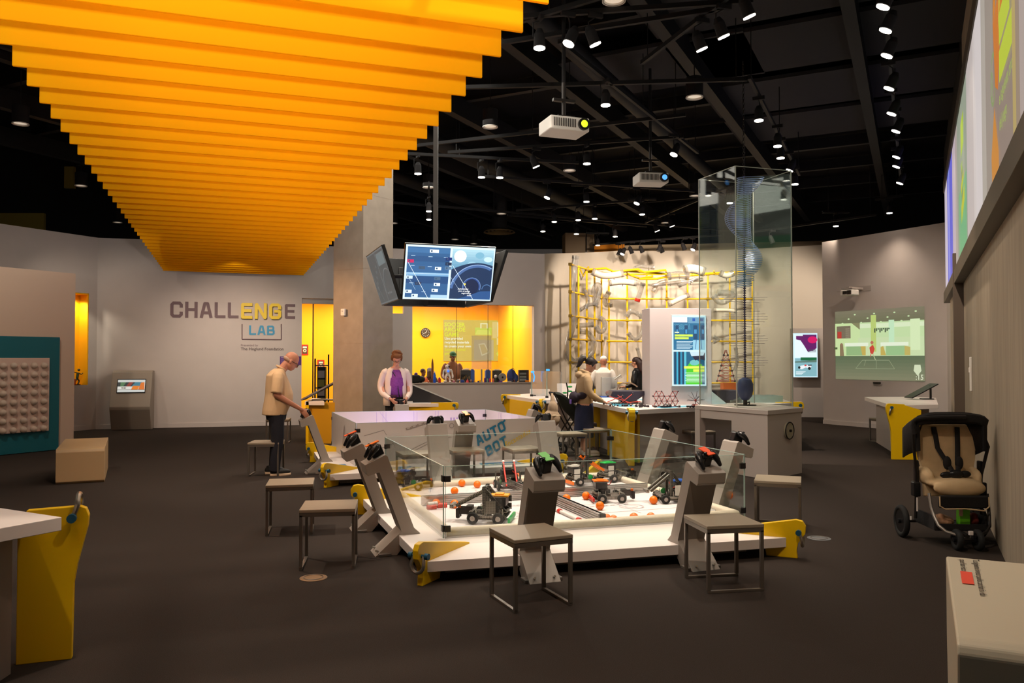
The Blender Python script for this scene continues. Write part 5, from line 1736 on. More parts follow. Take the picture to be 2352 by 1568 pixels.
c.build('display', print_mat('wall_display', 1.1), ws, Matrix.Translation((0, 0, .061)))

# ------------------------------------------------------------------ tall glass case on its white pedestal
gA, gB, gC, gD = Vector((2.72, 12.0, 0)), Vector((3.40, 10.72, 0)), Vector((4.10, 11.38, 0)), Vector((3.85, 12.7, 0))
gc = Vector((3.5, 11.75, 0))
gcase = thing('glass_case', 'very tall clear case on a white pedestal with a dial', 'display case', loc=gc)
inv = gcase.matrix_world.inverted()
M_PED = mat('pedestal_white', (198, 186, 178), .45)
mb = MB(); mb.prism([tuple(p[:2]) for p in (gA, gB, gC, gD)], .06, z0=.86, bev=.004); mb.build('pedestal_top', M_PED, gcase, M=inv)
# pedestal body: the left face is an open frame
dAB = (gB - gA)
def lerp2(a, b, t): return a + (b - a) * t
mb = MB()
pin = inner([gA, gB, gC, gD], .975)
A3, B3, C3, D3 = [Vector((*p, 0)) for p in pin]
box_l = lerp2(A3, B3, .52); box_b = lerp2(D3, C3, .45)
mb.prism([tuple(p[:2]) for p in (box_l, B3, C3, box_b)], .86, z0=0); mb.build('pedestal_box', M_PED, gcase, M=inv)
for p in (A3, D3):
    q = lerp2(p, gc, .07)
    mb = MB(); mb.box((q.x, q.y, .43), (.11, .11, .86), rot=(0, 0, R(27))); mb.build('frame_leg', M_PED, gcase, M=inv)
mb = MB()
L = (box_l - A3).length
mb.box((L / 2, .03, .80), (L, .06, .12), M=frame(A3, box_l - A3)); mb.build('open_frame', M_PED, gcase, M=inv)
# dial
dn = (C3 - B3).normalized()
pc = lerp2(B3, C3, .58) + UP * .62
Md = upright(pc, dn)
dial = bpy.data.objects.new('dial', None); C.objects.link(dial); dial.parent = gcase; dial.matrix_local = inv @ Md
mb = MB(); mb.cyl((0, 0, 0), (0, 0, .03), .115, seg=32); mb.build('face', mat('dial_face', (176, 168, 144), .4), dial, smooth=True)
mb = MB(); mb.torus(Matrix.Translation((0, 0, .03)), .115, .008, 32, 8); mb.build('ring', M_DARKM, dial, smooth=True)
mb = MB(); mb.cyl((0, 0, .03), (0, 0, .055), .018, seg=14); mb.build('knob', M_DARKM, dial)
# glass
q_n, q_l, q_r, q_b = Vector((3.165, 11.37, 0)), Vector((2.85, 12.24, 0)), Vector((4.06, 11.66, 0)), Vector((3.765, 12.52, 0))
for a, b in ((q_l, q_n), (q_n, q_r), (q_r, q_b), (q_b, q_l)):
    L = (b - a).length
    Mx = frame(a, b - a)
    mb = MB(); mb.box((L / 2, 0, 2.63), (L - .01, .012, 3.42)); g = mb.build('glass_panel', M_GLASS, gcase, M=inv @ Mx)
    mb = MB(); mb.box((L / 2, 0, 4.342), (L, .014, .006)); mb.box((.004, 0, 2.63), (.010, .014, 3.42)); mb.build('edge', mat('case_edge', (196, 200, 190), .3), g)
# kinetic wire sculpture with its motor and hanging chain
ks = thing('kinetic_sculpture', 'blue wire sculpture of stacked loops inside the tall glass case', 'sculpture', loc=(3.45, 11.93, 0))
M_WIRE = mat('wire_blue', (150, 176, 236), .3, metal=.2)
M_WIRED = mat('wire_violet', (66, 62, 110), .35, metal=.5)
mb = MB(); mb.cyl((0, 0, 1.3), (0, 0, 4.33), .010); mb.cyl((0, 0, .95), (0, 0, 1.0), .02)
for i in range(60): mb.cyl((0, 0, 1.35 + i * .035), (0, 0, 1.362 + i * .035), .022, seg=8)
mb.build('shaft', M_WIRED, ks, smooth=True)
for i in range(60):
    t = i / 59
    z = 4.30 - t * 1.62
    ph = (4.34 - z) / 1.27 * 2 * PI
    amp = .12 * max(0, abs(math.cos(ph)) - .12) * (1 - .28 * t) if z > 2.85 else .02
    cx = amp * (1 if math.cos(ph) > 0 else -1)
    rx = .10 + amp * .95
    mb = MB()
    mb.tube([(cx + rx * math.cos(a), .14 * math.sin(a) + .25 * amp * math.sin(2 * ph), z + .012 * math.sin(a + ph)) for a in [2 * PI * k / 22 for k in range(22)]], .0045, seg=5, closed=True)
    mb.build('wire_loop', M_WIRE, ks, smooth=True)
for i in range(34):
    z = 2.52 - i * .036
    a = i * .35
    r = .34
    mb = MB(); mb.cyl((-r * math.cos(a), -r * math.sin(a) * .6, z), (r * math.cos(a), r * math.sin(a) * .6, z), .0028, seg=5)
    mb.build('wire_rod', mat('wire_grey', (140, 136, 150), .3, metal=.6), ks)
mb = MB(); mb.lathe([(0, 1.0), (.05, 1.0), (.10, 1.06), (.115, 1.14), (.115, 1.24), (.09, 1.30), (.03, 1.33), (0, 1.33)], 18); mb.build('motor', mat('motor_blue', (52, 66, 110), .4), ks, smooth=True)
mb = MB(); mb.cyl((0, 0, .923), (0, 0, 1.0), .03); mb.tube([(0, 0, .95), (.06, -.02, .97), (.04, -.06, .935)], .01); mb.build('stand', M_DARKM, ks)
mb = MB(); mb.lathe([(0, .921), (.16, .921), (.16, .932), (0, .932)], 20); mb.build('base_disc', M_DARKM, ks)
ch = MB()
for i in range(52):
    M = Matrix.Translation((0, 0, 4.34 + i * .041)) @ Matrix.Rotation(PI / 2 * (i % 2), 4, 'Z') @ Matrix.Rotation(PI / 2, 4, 'X') @ Matrix.Diagonal((.6, 1, 1, 1))
    ch.torus(M, .024, .006, 10, 5)
ch.build('hanging_chain', M_DARKM, ks, smooth=True)
# acrylic box and red parts seen on the table behind the case
bx = thing('acrylic_box', 'low clear acrylic box with red parts on the lab table behind the case', 'box', loc=(4.35, 14.4, ZT))
for s in (-1, 1):
    mb = MB(); mb.box((s * .4, 0, .06), (.008, .5, .12)); mb.build('side', M_GLASSE, bx)
    mb = MB(); mb.box((0, s * .25, .06), (.8, .008, .12)); mb.build('side', M_GLASSE, bx)
mb = MB(); rr = random.Random(3)
for i in range(24): mb.cyl((rr.uniform(-.36, .36), rr.uniform(-.2, .2), .012), (rr.uniform(-.36, .36), rr.uniform(-.2, .2), .03), .008, seg=6)
mb.build('red_rods', M_RED, bx)

# ------------------------------------------------------------------ things on the lab tables
def at_top(px, y, z=ZT):
    k = (px - 1176.0) / F
    return Vector((k * y, y, z))
M_ROD = mat('rod_red', (190, 70, 60), .4)
M_NODE = mat('node_dark', (60, 50, 58), .4)
def truss(p, label, nx, nz, s, rods=M_ROD, tip=True, ry=2):
    o = thing('rod_model', label, 'model', loc=p)
    pts = {}
    mr = MB(); mn = MB()
    for i in range(nx):
        for k in range(nz - (i % 3 > 1)):
            pts[(i, k)] = Vector(((i - nx / 2) * s + (k % 2) * s / 2, 0, .01 + k * s * .9))
    for (i, k), p_ in pts.items():
        mn.ell(p_, s * .14, u=8, v=6)
        for d in ((1, 0), (0, 1), (-1, 1), (1, 1)):
            q = pts.get((i + d[0], k + d[1]))
            if q and (q - p_).length < s * 1.3: mr.cyl(p_, q, .0055, seg=5)
    for (i, k), p_ in pts.items():
        if k < nz - 1: mr.cyl(p_, p_ + Vector((0, s, 0)), .0055, seg=5); mn.ell(p_ + Vector((0, s, 0)), s * .13, u=8, v=6)
    mr.build('rods', rods, o); mn.build('nodes', M_NODE, o, smooth=True)
    return o
truss(at_top(1532, 12.95), 'lattice model of red rods and dark nodes before the monolith', 5, 4, .088)
o = thing('spiky_model', 'small spiky star model of rods right of the lattice model', 'model', loc=at_top(1597, 12.98))
mb = MB(); rr = random.Random(5)
for i in range(16):
    v = Vector((rr.uniform(-1, 1), rr.uniform(-1, 1), rr.uniform(-.4, 1))).normalized(); mb.cyl((0, 0, .1), Vector((0, 0, .1)) + v * rr.uniform(.1, .19), .004, seg=5)
mb.cyl((0, 0, 0), (0, 0, .1), .006); mb.build('spikes', M_NODE, o)
mb = MB(); mb.ell((0, 0, .1), .022); mb.ell((0, 0, .02), (.05, .05, .02)); mb.build('core', M_ROD, o, smooth=True)
for k, (px, y, lab) in enumerate(((1505, 12.75, 'row of small dark kit pieces at the foot of the red lattice model'), (1560, 12.72, 'scattered dark kit pieces right of the red lattice model'), (1440, 13.0, 'row of small dark kit pieces near the ponytail woman'))):
    o = thing('kit_pieces', lab, 'kit pieces', loc=at_top(px, y))
    mb = MB(); rr = random.Random(k)
    for i in range(16): mb.box((rr.uniform(-.3, .3), rr.uniform(-.05, .05), .018), (rr.uniform(.015, .04), .03, rr.uniform(.02, .036)))
    x_ = mb.build('pieces', M_NODE, o); x_['kind'] = 'stuff'
    for s in (-1, 1):
        mb = MB(); mb.torus(Matrix.Translation((s * .22, 0, .03)) @ Matrix.Rotation(PI / 2, 4, 'X'), .026, .006, 12, 5); mb.build('arch', M_BLKP, o)
o = thing('rod_model', 'flat spread model of crossed red rods by the hands of the woman', 'model', loc=at_top(1425, 13.55))
mb = MB()
for a, b in (((-.28, 0, .02), (.05, .1, .14)), ((-.2, .1, .14), (.2, 0, .02)), ((0, 0, .02), (.22, .1, .18)), ((-.05, 0, .16), (.14, 0, .01)), ((.05, 0, .03), (.34, .05, .05))): mb.cyl(a, b, .007, seg=6)
mb.build('rods', M_ROD, o)
mb = MB()
for p_ in ((-.28, 0, .02), (.05, .1, .14), (-.2, .1, .14), (.2, 0, .02), (.22, .1, .18), (.14, 0, .01)): mb.ell(p_, .02, u=8, v=6)
mb.build('nodes', M_NODE, o, smooth=True)
o = thing('rod_model', 'tall red and grey tower model behind the glass case, on an orange block', 'model', loc=at_top(1667, 15.6))
mb = MB(); mn = MB()
for k in range(6):
    w = .17 * (1 - k / 6.5); w2 = .17 * (1 - (k + 1) / 6.5)
    z0, z1 = .34 + k * .1, .44 + k * .1
    for sx in (-1, 1):
        mb.cyl((sx * w, 0, z0), (sx * w2, 0, z1), .006, seg=5); mb.cyl((sx * w, 0, z0), (-sx * w2, 0, z1), .005, seg=5); mn.ell((sx * w, 0, z0), .022, u=8, v=6)
    mb.cyl((-w, 0, z0), (w, 0, z0), .008, seg=5)
mb.build('rods', M_ROD, o); mn.build('nodes', M_NODE, o, smooth=True)
mb = MB(); mb.box((.03, -.05, .2), (.26, .2, .22), bev=.01); mb.build('block', mat('block_orange', (190, 90, 20), .5), o)
mb = MB(); mb.box((.0, 0, .05), (.5, .3, .1), bev=.01); mb.build('base', M_BLUE, o)
# black tilted tables (earthquake style platforms)
for px, y, lab, fl in ((1447, 13.75, 'dark tilted platform on the lab table left of the monolith', -1), (1660, 14.0, 'dark boat shaped platform on the lab table right of the monolith', 1)):
    o = thing('tilting_platform', lab, 'platform', loc=at_top(px, y), rotz=0)
    mb = MB(); mb.prism([(-.34 * fl, .22), (.30 * fl, .22), (.34 * fl, .12), (.16 * fl, .05), (-.10 * fl, .05)], .5, M=Matrix(((1, 0, 0, 0), (0, 0, -1, 0), (0, 1, 0, 0), (0, 0, 0, 1))), z0=-.5, bev=.01); mb.build('tray', mat('tray_dark', (52, 50, 66), .5), o)
    mb = MB(); mb.box((0, .25, .025), (.3, .3, .05)); mb.build('foot', M_BLKP, o)
# clear uprights with blue light tops on the left lab table
for px, y, lab, hh in ((1221, 16.6, 'clear upright with glowing blue top on the left lab table', .5), (1256, 15.9, 'thin clear upright with cyan clip on the left lab table', .55)):
    o = thing('light_upright', lab, 'upright', loc=at_top(px, y))
    mb = MB(); mb.cyl((0, 0, .01), (0, 0, hh), .012, seg=8); mb.build('rod', M_GLASSE, o)
    mb = MB(); mb.box((0, 0, .02), (.06, .06, .04)); mb.build('foot', M_BLKP, o)
    mb = MB(); mb.box((.02, 0, hh), (.07, .03, .035), bev=.008)
    if hh < .52: mb.tube([(.03, 0, hh), (.06, 0, hh - .1), (.04, 0, hh - .2)], .012)
    mb.build('light', mat('cyan_glow', (40, 150, 255), .3, emit=(60, 150, 255), estr=1.5), o)
pn = thing('clear_screen_panel', 'clear acrylic panel standing along the left lab table', 'panel')
mb = MB(); a = at_top(1221, 16.9); b = at_top(1290, 15.7); mb.box(((b - a).length / 2, 0, .27), ((b - a).length, .01, .5)); mb.build('pane', glass_mat('hazy_glass', (.9, .94, .97), .05, .12), pn, M=frame(a, b - a))
mb = MB(); mb.box((.1, 0, .01), (.1, .06, .02)); mb.box(((b - a).length - .1, 0, .01), (.1, .06, .02)); mb.build('foot', M_BLKP, pn, M=frame(a, b - a))
for px, y, w, lab in ((1240, 16.9, .42, 'cream slanted reading panel at the left end of the lab table'), (1308, 16.9, .52, 'white slanted reading panel behind the parked stroller')):
    o = thing('reading_board', lab, 'panel', loc=at_top(px, y))
    mb = MB(); mb.box((0, 0, .13 if px > 1300 else .07), (w, .02, .26 if px > 1300 else .14), rot=(R(-20), 0, 0), bev=.004); mb.build('board', M_WHITE, o)
    mb = MB(); mb.box((0, .06, .02), (w * .8, .12, .04)); mb.build('foot', M_GREYW, o)
o = thing('green_plant_model', 'small green jointed toy on the left lab table', 'toy', loc=at_top(1303, 15.9))
mb = MB(); mb.tube([(0, 0, .0), (.01, 0, .16), (-.02, 0, .3)], .014); mb.build('stem', M_DARKM, o)
for z, s in ((.1, -1), (.13, 1), (.22, 1)):
    mb = MB(); mb.ell((s * .05, 0, z), (.05, .02, .018)); mb.build('leaf', M_GREEN, o, smooth=True)
o = thing('table_tablet', 'white framed tablet lying on the lab table by the stroller', 'tablet', loc=at_top(1325, 15.4))
mb = MB(); mb.box((0, 0, .06), (.3, .25, .015), rot=(R(25), 0, 0), bev=.004); mb.build('case', M_WHITE, o); mb = MB(); mb.box((0, -.004, .07), (.24, .19, .004), rot=(R(25), 0, 0)); mb.build('screen', mat('tablet_blue', (40, 110, 180), .3, emit=(40, 110, 180), estr=.4), o)
mb = MB(); mb.box((0, .08, .03), (.1, .05, .06)); mb.build('stand', M_WHITE2, o)
# goose-neck lamps and trays at the back of the big lab table
o = thing('gooseneck_lamp', 'bent goose neck lamp among the tools behind the ponytail woman', 'lamp', loc=at_top(1415, 15.9))
mb = MB(); mb.tube([(0, 0, 0), (.02, 0, .2), (.1, 0, .3), (.3, 0, .3), (.42, 0, .22)], .013, smooth=2); mb.build('neck', mat('neck_grey', (110, 90, 74), .4), o, smooth=True)
mb = MB(); mb.cyl((-.03, 0, .36), (.1, 0, .44), .02, .045, seg=12); mb.build('shade', M_SHACK, o, smooth=True)
mb = MB(); mb.cyl((0, 0, 0), (0, 0, .02), .06); mb.build('base', M_DARKM, o)
o = thing('clear_parts_box', 'clear box of orange and blue parts behind the ponytail woman', 'box', loc=at_top(1398, 16.2))
mb = MB(); mb.box((0, 0, .2), (.3, .25, .4)); mb.build('box', glass_mat('hazy_glass'), o)
mb = MB(); mb.ell((.03, 0, .08), (.1, .08, .06)); mb.build('parts', mat('parts_mix', (120, 60, 50), .6), o, smooth=True)
mb = MB(); mb.box((0, 0, .01), (.34, .28, .02)); mb.build('tray', M_BLUE, o)

# far right table by the soccer wall
rt = lab_table('white table with bright yellow end by the projected soccer picture', [tuple(atz(2050, 931, .86)[:2]), tuple(atz(2155, 929, .86)[:2]), (8.15, 15.5), (7.9, 16.0), (6.95, 15.9)], .86, [], body=.72)
k = atz(2046, 931, .86)
tall_fin(rt, Vector((k.x, k.y, 0)), (-1, .15, 0), h=.88, foot=0, out=.08, footw=.45, s=1.2, up=False, inner=.2)
o = thing('tilted_reader', 'black tilted reading board on the far right table', 'panel', loc=at_top(2115, 14.9, .86))
mb = MB(); mb.box((0, 0, .16), (.55, .3, .02), rot=(0, R(-28), 0), bev=.004); mb.build('board', M_BLKP, o)
mb = MB(); mb.box((.17, 0, .13), (.03, .03, .26)); mb.box((.1, 0, .01), (.2, .14, .02)); mb.build('support', M_BLKP, o)

# table behind the column on the left, table right of the column
def slim_table(label, px0, px1, py, z, y_extra, finpx=None):
    a = atz(px0, py, z); b = atz(px1, py, z)
    poly = [tuple(a[:2]), tuple(b[:2]), (b.x - .35, b.y + 1.2), (a.x - .2, a.y + 1.4)]
    o = lab_table(label, poly, z, [], body=.8)
    return o, a, b
tA, a, b = slim_table('white table behind the man, half hidden by the concrete column', 700, 745, 922, .80, 0)
mb = MB(); mb.box((0, 0, .4), (.05, 1.0, .8)); mb.build('yellow_leg', M_YELLOW, tA, M=tA.matrix_world.inverted() @ frame(a + Vector((.05, .5, -a.z)), (1, 0, 0)))
mb = MB(); mb.box((0, 0, .39), (1.2, .05, .78)); mb.build('yellow_panel', mat('ochre_panel', (200, 150, 14), .5), tA, M=tA.matrix_world.inverted() @ frame(a + Vector((.6, .12, -a.z)), (1, .05, 0)))
tB, a2, b2 = slim_table('white table with yellow corner right behind the woman in white', 905, 1037, 926, .75, 0)
tall_fin(tB, Vector((b2.x, b2.y, 0)), (1, -.1, 0), h=.76, foot=-.1, out=.14, footw=.8, s=1.5, up=False, inner=.4)
o = thing('sloping_track', 'dark sloping test track on the table behind the woman', 'ramp', loc=at_top(968, b2.y + .5, .75))
mb = MB(); mb.prism([(-.5, .0), (.62, 0), (.62, .02), (-.5, .48)], .35, M=Matrix(((1, 0, 0, 0), (0, 0, -1, 0), (0, 1, 0, 0), (0, 0, 0, 1))), z0=-.17, bev=.005); mb.build('ramp', mat('ramp_dark', (40, 40, 44), .5), o)
mb = MB(); mb.box((-.3, 0, .01), (.3, .4, .03)); mb.build('base', M_WHITE, o)
o = thing('sloping_track', 'grey and amber striped sloping track before the yellow doorway', 'ramp', loc=at_top(738, a.y + .55, .80))
Mr = Matrix(((1, 0, 0, 0), (0, 0, -1, 0), (0, 1, 0, 0), (0, 0, 0, 1)))
mb = MB(); mb.box((0, 0, .2), (.8, .34, .03), rot=(0, R(-28), 0), bev=.004); mb.build('track', mat('track_grey', (120, 120, 130), .5), o)
c = Canvas(.78, .32, .0005)
for i, col in enumerate(((130, 130, 140), (220, 170, 40), (120, 120, 130), (220, 170, 40), (220, 170, 40))): c.rect(i * .2, 0 if i % 2 else .1, i * .2 + .19, .9, col)
c.build('stripes', M_GRAPH, o, Matrix.Translation((-.0, 0, .2)) @ Matrix.Rotation(R(-28), 4, 'Y') @ Matrix.Translation((-.39, -.16, .016)))
mb = MB(); mb.box((.28, 0, .13), (.05, .2, .27)); mb.box((.1, 0, .01), (.5, .3, .02)); mb.build('support', M_BLKP, o)
o = thing('display_tower', 'tall black rack of printed cards seen in the yellow doorway', 'rack', loc=at_top(740, 19.0, .0))
mb = MB(); mb.box((0, 0, .98), (.2, .12, .9), bev=.006); mb.box((0, 0, .28), (.05, .05, .55)); mb.box((0, 0, .01), (.26, .24, .02)); mb.build('frame', M_BLKP, o)
for i, col in enumerate(((70, 60, 40), (120, 112, 112), (90, 90, 40), (110, 106, 112))):
    mb = MB(); mb.box((0, -.066, .62 + .21 * i), (.15, .01, .17)); mb.build('card', mat('card%d' % i, col, .6), o)
for px, py, lab in ((737, 838, 'red framed poster with a white figure on the yellow inner wall'), (700, 803, 'red framed poster right above the head of the man')):
    pt = aty(px, py, 23.0)
    uu = (Vector((pt.x, pt.y, 0)) - Vector((*WA1, 0))).dot(XB)
    q = onB(seg_u(px, (onB(0, 4.1).x, onB(0, 4.1).y), (onB(10, 4.1).x, onB(10, 4.1).y))[0], 4.14, 0)
    q = aty(px, py, q.y)
    o = thing('poster', lab, 'poster', M=upright(q, XB))
    mb = MB(); mb.box((0, 0, 0), (.2, .3, .02)); mb.build('board', mat('poster_red', (190, 40, 24), .5), o)
    c = Canvas(.14, .24, .0008); c.rect(0, 0, 1, 1, (60, 60, 40)); c.rect(.1, .7, .9, .9, (220, 216, 200)); c.oval(.5, .4, .36, .2, (226, 200, 180)); c.oval(.5, .4, .16, .1, (80, 60, 50))
    c.build('print', M_GRAPH, o, Matrix.Translation((-.07, -.12, .012)))

# ------------------------------------------------------------------ yellow pipe lattice with clear tubes
M_PIPE = mat('pipe_yellow', (240, 196, 20), .35)
M_TUBE = glass_mat('tube_clear', (.72, .70, .66), .16, .16)
def lat(px, py):
    """point on the lattice's curved sheet seen at this pixel"""
    knots = [(1300, 20.4), (1310, 20.7), (1329, 21.3), (1348, 21.9), (1366, 22.35), (1382, 22.8), (1399, 23.1), (1420, 23.2), (1760, 23.2)]
    for (a, ya), (b, yb_) in zip(knots[:-1], knots[1:]):
        if px <= b or b == 1760:
            y = ya + (yb_ - ya) * min(1.2, max(0, (px - a) / (b - a)))
            break
    return aty(px, py, y)
lt = thing('pipe_lattice', 'yellow pipe lattice hung with clear tubes before the cream wall', 'climbing lattice', loc=(4.5, 23.2, 0))
inv = lt.matrix_world.inverted()
VX = [1310, 1329, 1348, 1366, 1382, 1399, 1441, 1486, 1532, 1580, 1627, 1677, 1729]
for i, px in enumerate(VX):
    t = lat(px, 825); x_, y_ = t.x, t.y
    mb = MB(); mb.cyl((x_, y_, .0 if i % 3 == 0 else .9), (x_, y_, 4.08), .026, seg=8); mb.build('upright_pipe', M_PIPE, lt, smooth=True, M=inv)
for z in (.92, 1.52, 2.12, 2.72, 3.34, 4.05):
    mb = MB(); mb.tube([Vector((*lat(px, 825)[:2], z + .0)) + Vector((0, -.03, 0)) for px in VX], .024, seg=8); mb.build('cross_pipe', M_PIPE, lt, smooth=True, M=inv)
    mb = MB()
    for px in VX[::2]:
        q = Vector((*lat(px, 825)[:2], z)); mb.box((q.x, q.y, z), (.09, .09, .07))
    mb.build('clamp', mat('clamp', (150, 120, 40), .5), lt, M=inv)
# wavy canopy pipes reaching forward at the top
for k, pts in enumerate(([(1346, 619), (1392, 616), (1410, 624), (1466, 618), (1480, 625), (1530, 620)], [(1350, 624), (1400, 628), (1440, 622), (1500, 626), (1536, 630)], [(1468, 640), (1508, 640), (1530, 636), (1620, 630)], [(1620, 628), (1714, 624)], [(1440, 628), (1470, 640), (1500, 634)], [(1330, 612), (1340, 634), (1352, 612)])):
    mb = MB(); mb.tube([aty(a, b, 22.0 + .15 * k) for a, b in pts], .03, seg=8); mb.build('canopy_pipe', M_PIPE, lt, smooth=True, M=inv)
for px in (1350, 1440, 1530, 1640, 1712):
    a = aty(px, 622, 22.05); b = lat(px, 640); b.z = 4.05
    mb = MB(); mb.cyl(a, b, .02, seg=8); mb.build('brace_pipe', M_PIPE, lt, smooth=True, M=inv)
TUBES = [
    ([(1322, 590), (1316, 640), (1312, 690), (1317, 745), (1306, 780), (1302, 812), (1315, 832), (1332, 828), (1340, 820)], 20.9, .085, 'long clear hose hanging down the left end of the lattice'),
    ([(1368, 700), (1362, 668), (1370, 652), (1380, 658), (1372, 690), (1366, 700)], 22.2, .075, 'clear hose bent like a hook near the left top of the lattice'),
    ([(1376, 730), (1388, 735), (1390, 755), (1378, 765), (1370, 750)], 22.2, .07, 'small curled clear hose in the left part of the lattice'),
    ([(1330, 760), (1350, 762), (1366, 785), (1362, 808), (1352, 818)], 22.0, .075, 'curved clear hose above the ponytail woman'),
    ([(1325, 748), (1362, 745)], 21.7, .07, 'short clear bottle tube left of the ponytail woman'),
    ([(1476, 652), (1470, 672), (1464, 690)], 22.8, .07, 'clear tube with red tip hanging below the top pipes'),
    ([(1444, 766), (1456, 780), (1466, 778), (1476, 760), (1478, 742)], 22.8, .06, 'v shaped clear hose just left of the monolith'),
    ([(1440, 726), (1448, 712), (1472, 724), (1474, 730)], 22.7, .07, 'short arched clear tube left of the monolith top'),
    ([(1464, 800), (1472, 830), (1466, 850)], 22.8, .05, 'clear hose hanging by the dark haired visitor'),
    ([(1538, 698), (1558, 688), (1580, 678)], 22.6, .07, 'diagonal pale tube above the monolith'),
    ([(1640, 680), (1652, 696), (1668, 692), (1690, 674), (1650, 672)], 22.6, .085, 'grey clear elbow tubes right of the monolith'),
    ([(1536, 634), (1560, 630), (1580, 634)], 21.9, .10, 'ribbed clear hose lying over the top pipes'),
    ([(1574, 620), (1590, 616), (1616, 624)], 21.9, .12, 'bright white bulb tube on the top pipes right of centre'),
    ([(1362, 624), (1384, 634), (1410, 632), (1430, 628)], 21.9, .09, 'bright clear tube on the left half of the top pipes'),
    ([(1400, 650), (1430, 646), (1460, 650)], 21.8, .08, 'bright clear tube under the left half of the top pipes'),
    ([(1458, 616), (1470, 610), (1490, 614), (1500, 614)], 22.2, .05, 'thin clear hose arching above the top pipes'),
    ([(1500, 655), (1540, 650), (1612, 642)], 22.4, .05, 'long thin clear tube under the right half of the top pipes'),
    ([(1640, 774), (1652, 780), (1640, 785)], 22.6, .05, 'small clear valve tube right of the monolith screen'),
    ([(1332, 712), (1350, 700), (1366, 698)], 21.8, .05, 'clear spout tube with dark end in the left lattice'),
    ([(1344, 668), (1352, 690), (1346, 706)], 21.6, .05, 'short clear hose between the second and third yellow uprights'),
    ([(1398, 672), (1388, 690), (1392, 702), (1404, 700)], 22.7, .07, 'fat clear elbow tube at the fifth yellow upright'),
    ([(1500, 668), (1512, 650), (1530, 645)], 22.5, .05, 'pale clear elbow under the middle of the top pipes'),
    ([(1560, 656), (1586, 646), (1600, 640)], 22.3, .05, 'slanting clear tube under the white bulb tube'),
    ([(1640, 712), (1672, 712), (1690, 715)], 22.6, .05, 'horizontal bright clear tube right of the monolith, the upper one'),
    ([(1656, 628), (1668, 634), (1682, 628)], 22.0, .08, 'bright sagging tube at the right end of the top pipes'),
    ([(1325, 850), (1338, 866), (1345, 850)], 21.9, .06, 'clear funnel tube low at the left behind the ponytail woman'),
    ([(1690, 800), (1694, 830), (1688, 850)], 22.8, .05, 'hanging clear hose behind the glass case'),
    ([(1386, 822), (1388, 800), (1391, 775)], 22.6, .04, 'bright straight tube above the white hooded visitor'),
]
M_TUBEW = mat('tube_white', (226, 214, 200), .3)
for pts, y, r, lab in TUBES:
    o = thing('clear_tube', lab, 'tube', loc=aty(pts[0][0], pts[0][1], y), group='tubes on the yellow lattice')
    i3 = o.matrix_world.inverted()
    P3 = [aty(a, b, y) for a, b in pts]
    mb = MB(); mb.tube(P3, r, seg=12, smooth=2); mb.build('hose', M_TUBEW if 'bright' in lab or 'pale' in lab else M_TUBE, o, smooth=True, M=i3)
    for p_, q_ in ((P3[0], P3[1]), (P3[-1], P3[-2])):
        d = (q_ - p_).normalized()
        mb = MB(); mb.cyl(p_ - d * .03, p_ + d * .05, r * 1.12, seg=14); mb.build('collar', M_RED if ('red tip' in lab and p_ == P3[-1]) else M_TUBE, o, smooth=True, M=i3)
    # thin wire ties to the lattice sheet behind
    t = lat(pts[len(pts) // 2][0], pts[len(pts) // 2][1]); mid = P3[len(P3) // 2]
    mb = MB(); mb.cyl(mid, Vector((t.x, t.y - .02, mid.z)), .012, seg=6); mb.build('bracket', M_DARKM, o, M=i3)

# exit sign
p = aty(1347, 595, 24.5)
o = thing('exit_sign', 'green lit EXIT sign hanging before the orange panel', 'exit sign', M=upright(p, (1, .0, 0)))
mb = MB(); mb.box((0, 0, 0), (.23, .26, .04), bev=.004); mb.box((0, .17, -.0), (.06, .1, .03)); mb.build('housing', M_BLKP, o)
c = Canvas(.21, .24, .001); c.rect(0, 0, 1, 1, (20, 150, 50)); c.text('EXIT', .07, .30, .12, (170, 255, 170), .003, xs=.62)
c.build('face', print_mat('exit_glow', 1.1), o, Matrix.Translation((-.105, -.12, .021)))
mb = MB(); mb.cyl((0, .2, 0), (0, 6.4 - p.z, 0), .015); mb.build('hanger', M_BLACK, o)

# ------------------------------------------------------------------ long projection screen on the right wall
SY0, SY1 = 15.3, 3.2
def onS(y, z=0.0, off=0.0):
    return Vector((0.60 + .4995 * y, y, z)) + G2 * off
Ls = (onS(SY0) - onS(SY1)).length
ps = thing('projection_screen', 'long high projection screen with flames, yellow bars and blue stripe', 'screen', M=upright(onS(SY0, 2.87), -G1))
mb = MB(); mb.box((Ls / 2, .95, -.05), (Ls, 1.92, .08)); mb.build('panel', M_WHITE2, ps)
M_BRZ = mat('bronze_frame', (92, 84, 72), .5)
mb = MB(); mb.box((Ls / 2, -.1, -.045), (Ls + .1, .2, .14), bev=.004); mb.build('bottom_rail', M_BRZ, ps)
mb = MB(); mb.box((Ls / 2, 2.0, -.045), (Ls + .1, .2, .12), bev=.004); mb.build('top_rail', mat('bronze_dark', (66, 56, 44), .6), ps)
c = Canvas(Ls, 1.91, .0007)
U = lambda y: (SY0 - y) / (SY0 - SY1)
def U_px(px): r = (px - 1176.0) / F; return U(.60 / (r - .4995))
c.rect(0, 0, 1, 1, (190, 174, 166))
def strip(a, b, col, y0=0, y1=1): c.rect(U_px(a), y0, min(1, U_px(b)), y1, col)
strip(2173, 2179, (226, 214, 232)); strip(2179, 2191, (112, 112, 236)); strip(2181, 2184, (150, 160, 250)); strip(2191, 2198, (214, 196, 206)); strip(2198, 2203, (196, 182, 176))
strip(2203, 2226, (168, 178, 158)); strip(2206, 2224, (132, 196, 144), 0, .45); strip(2209, 2222, (120, 196, 140), 0, .3)
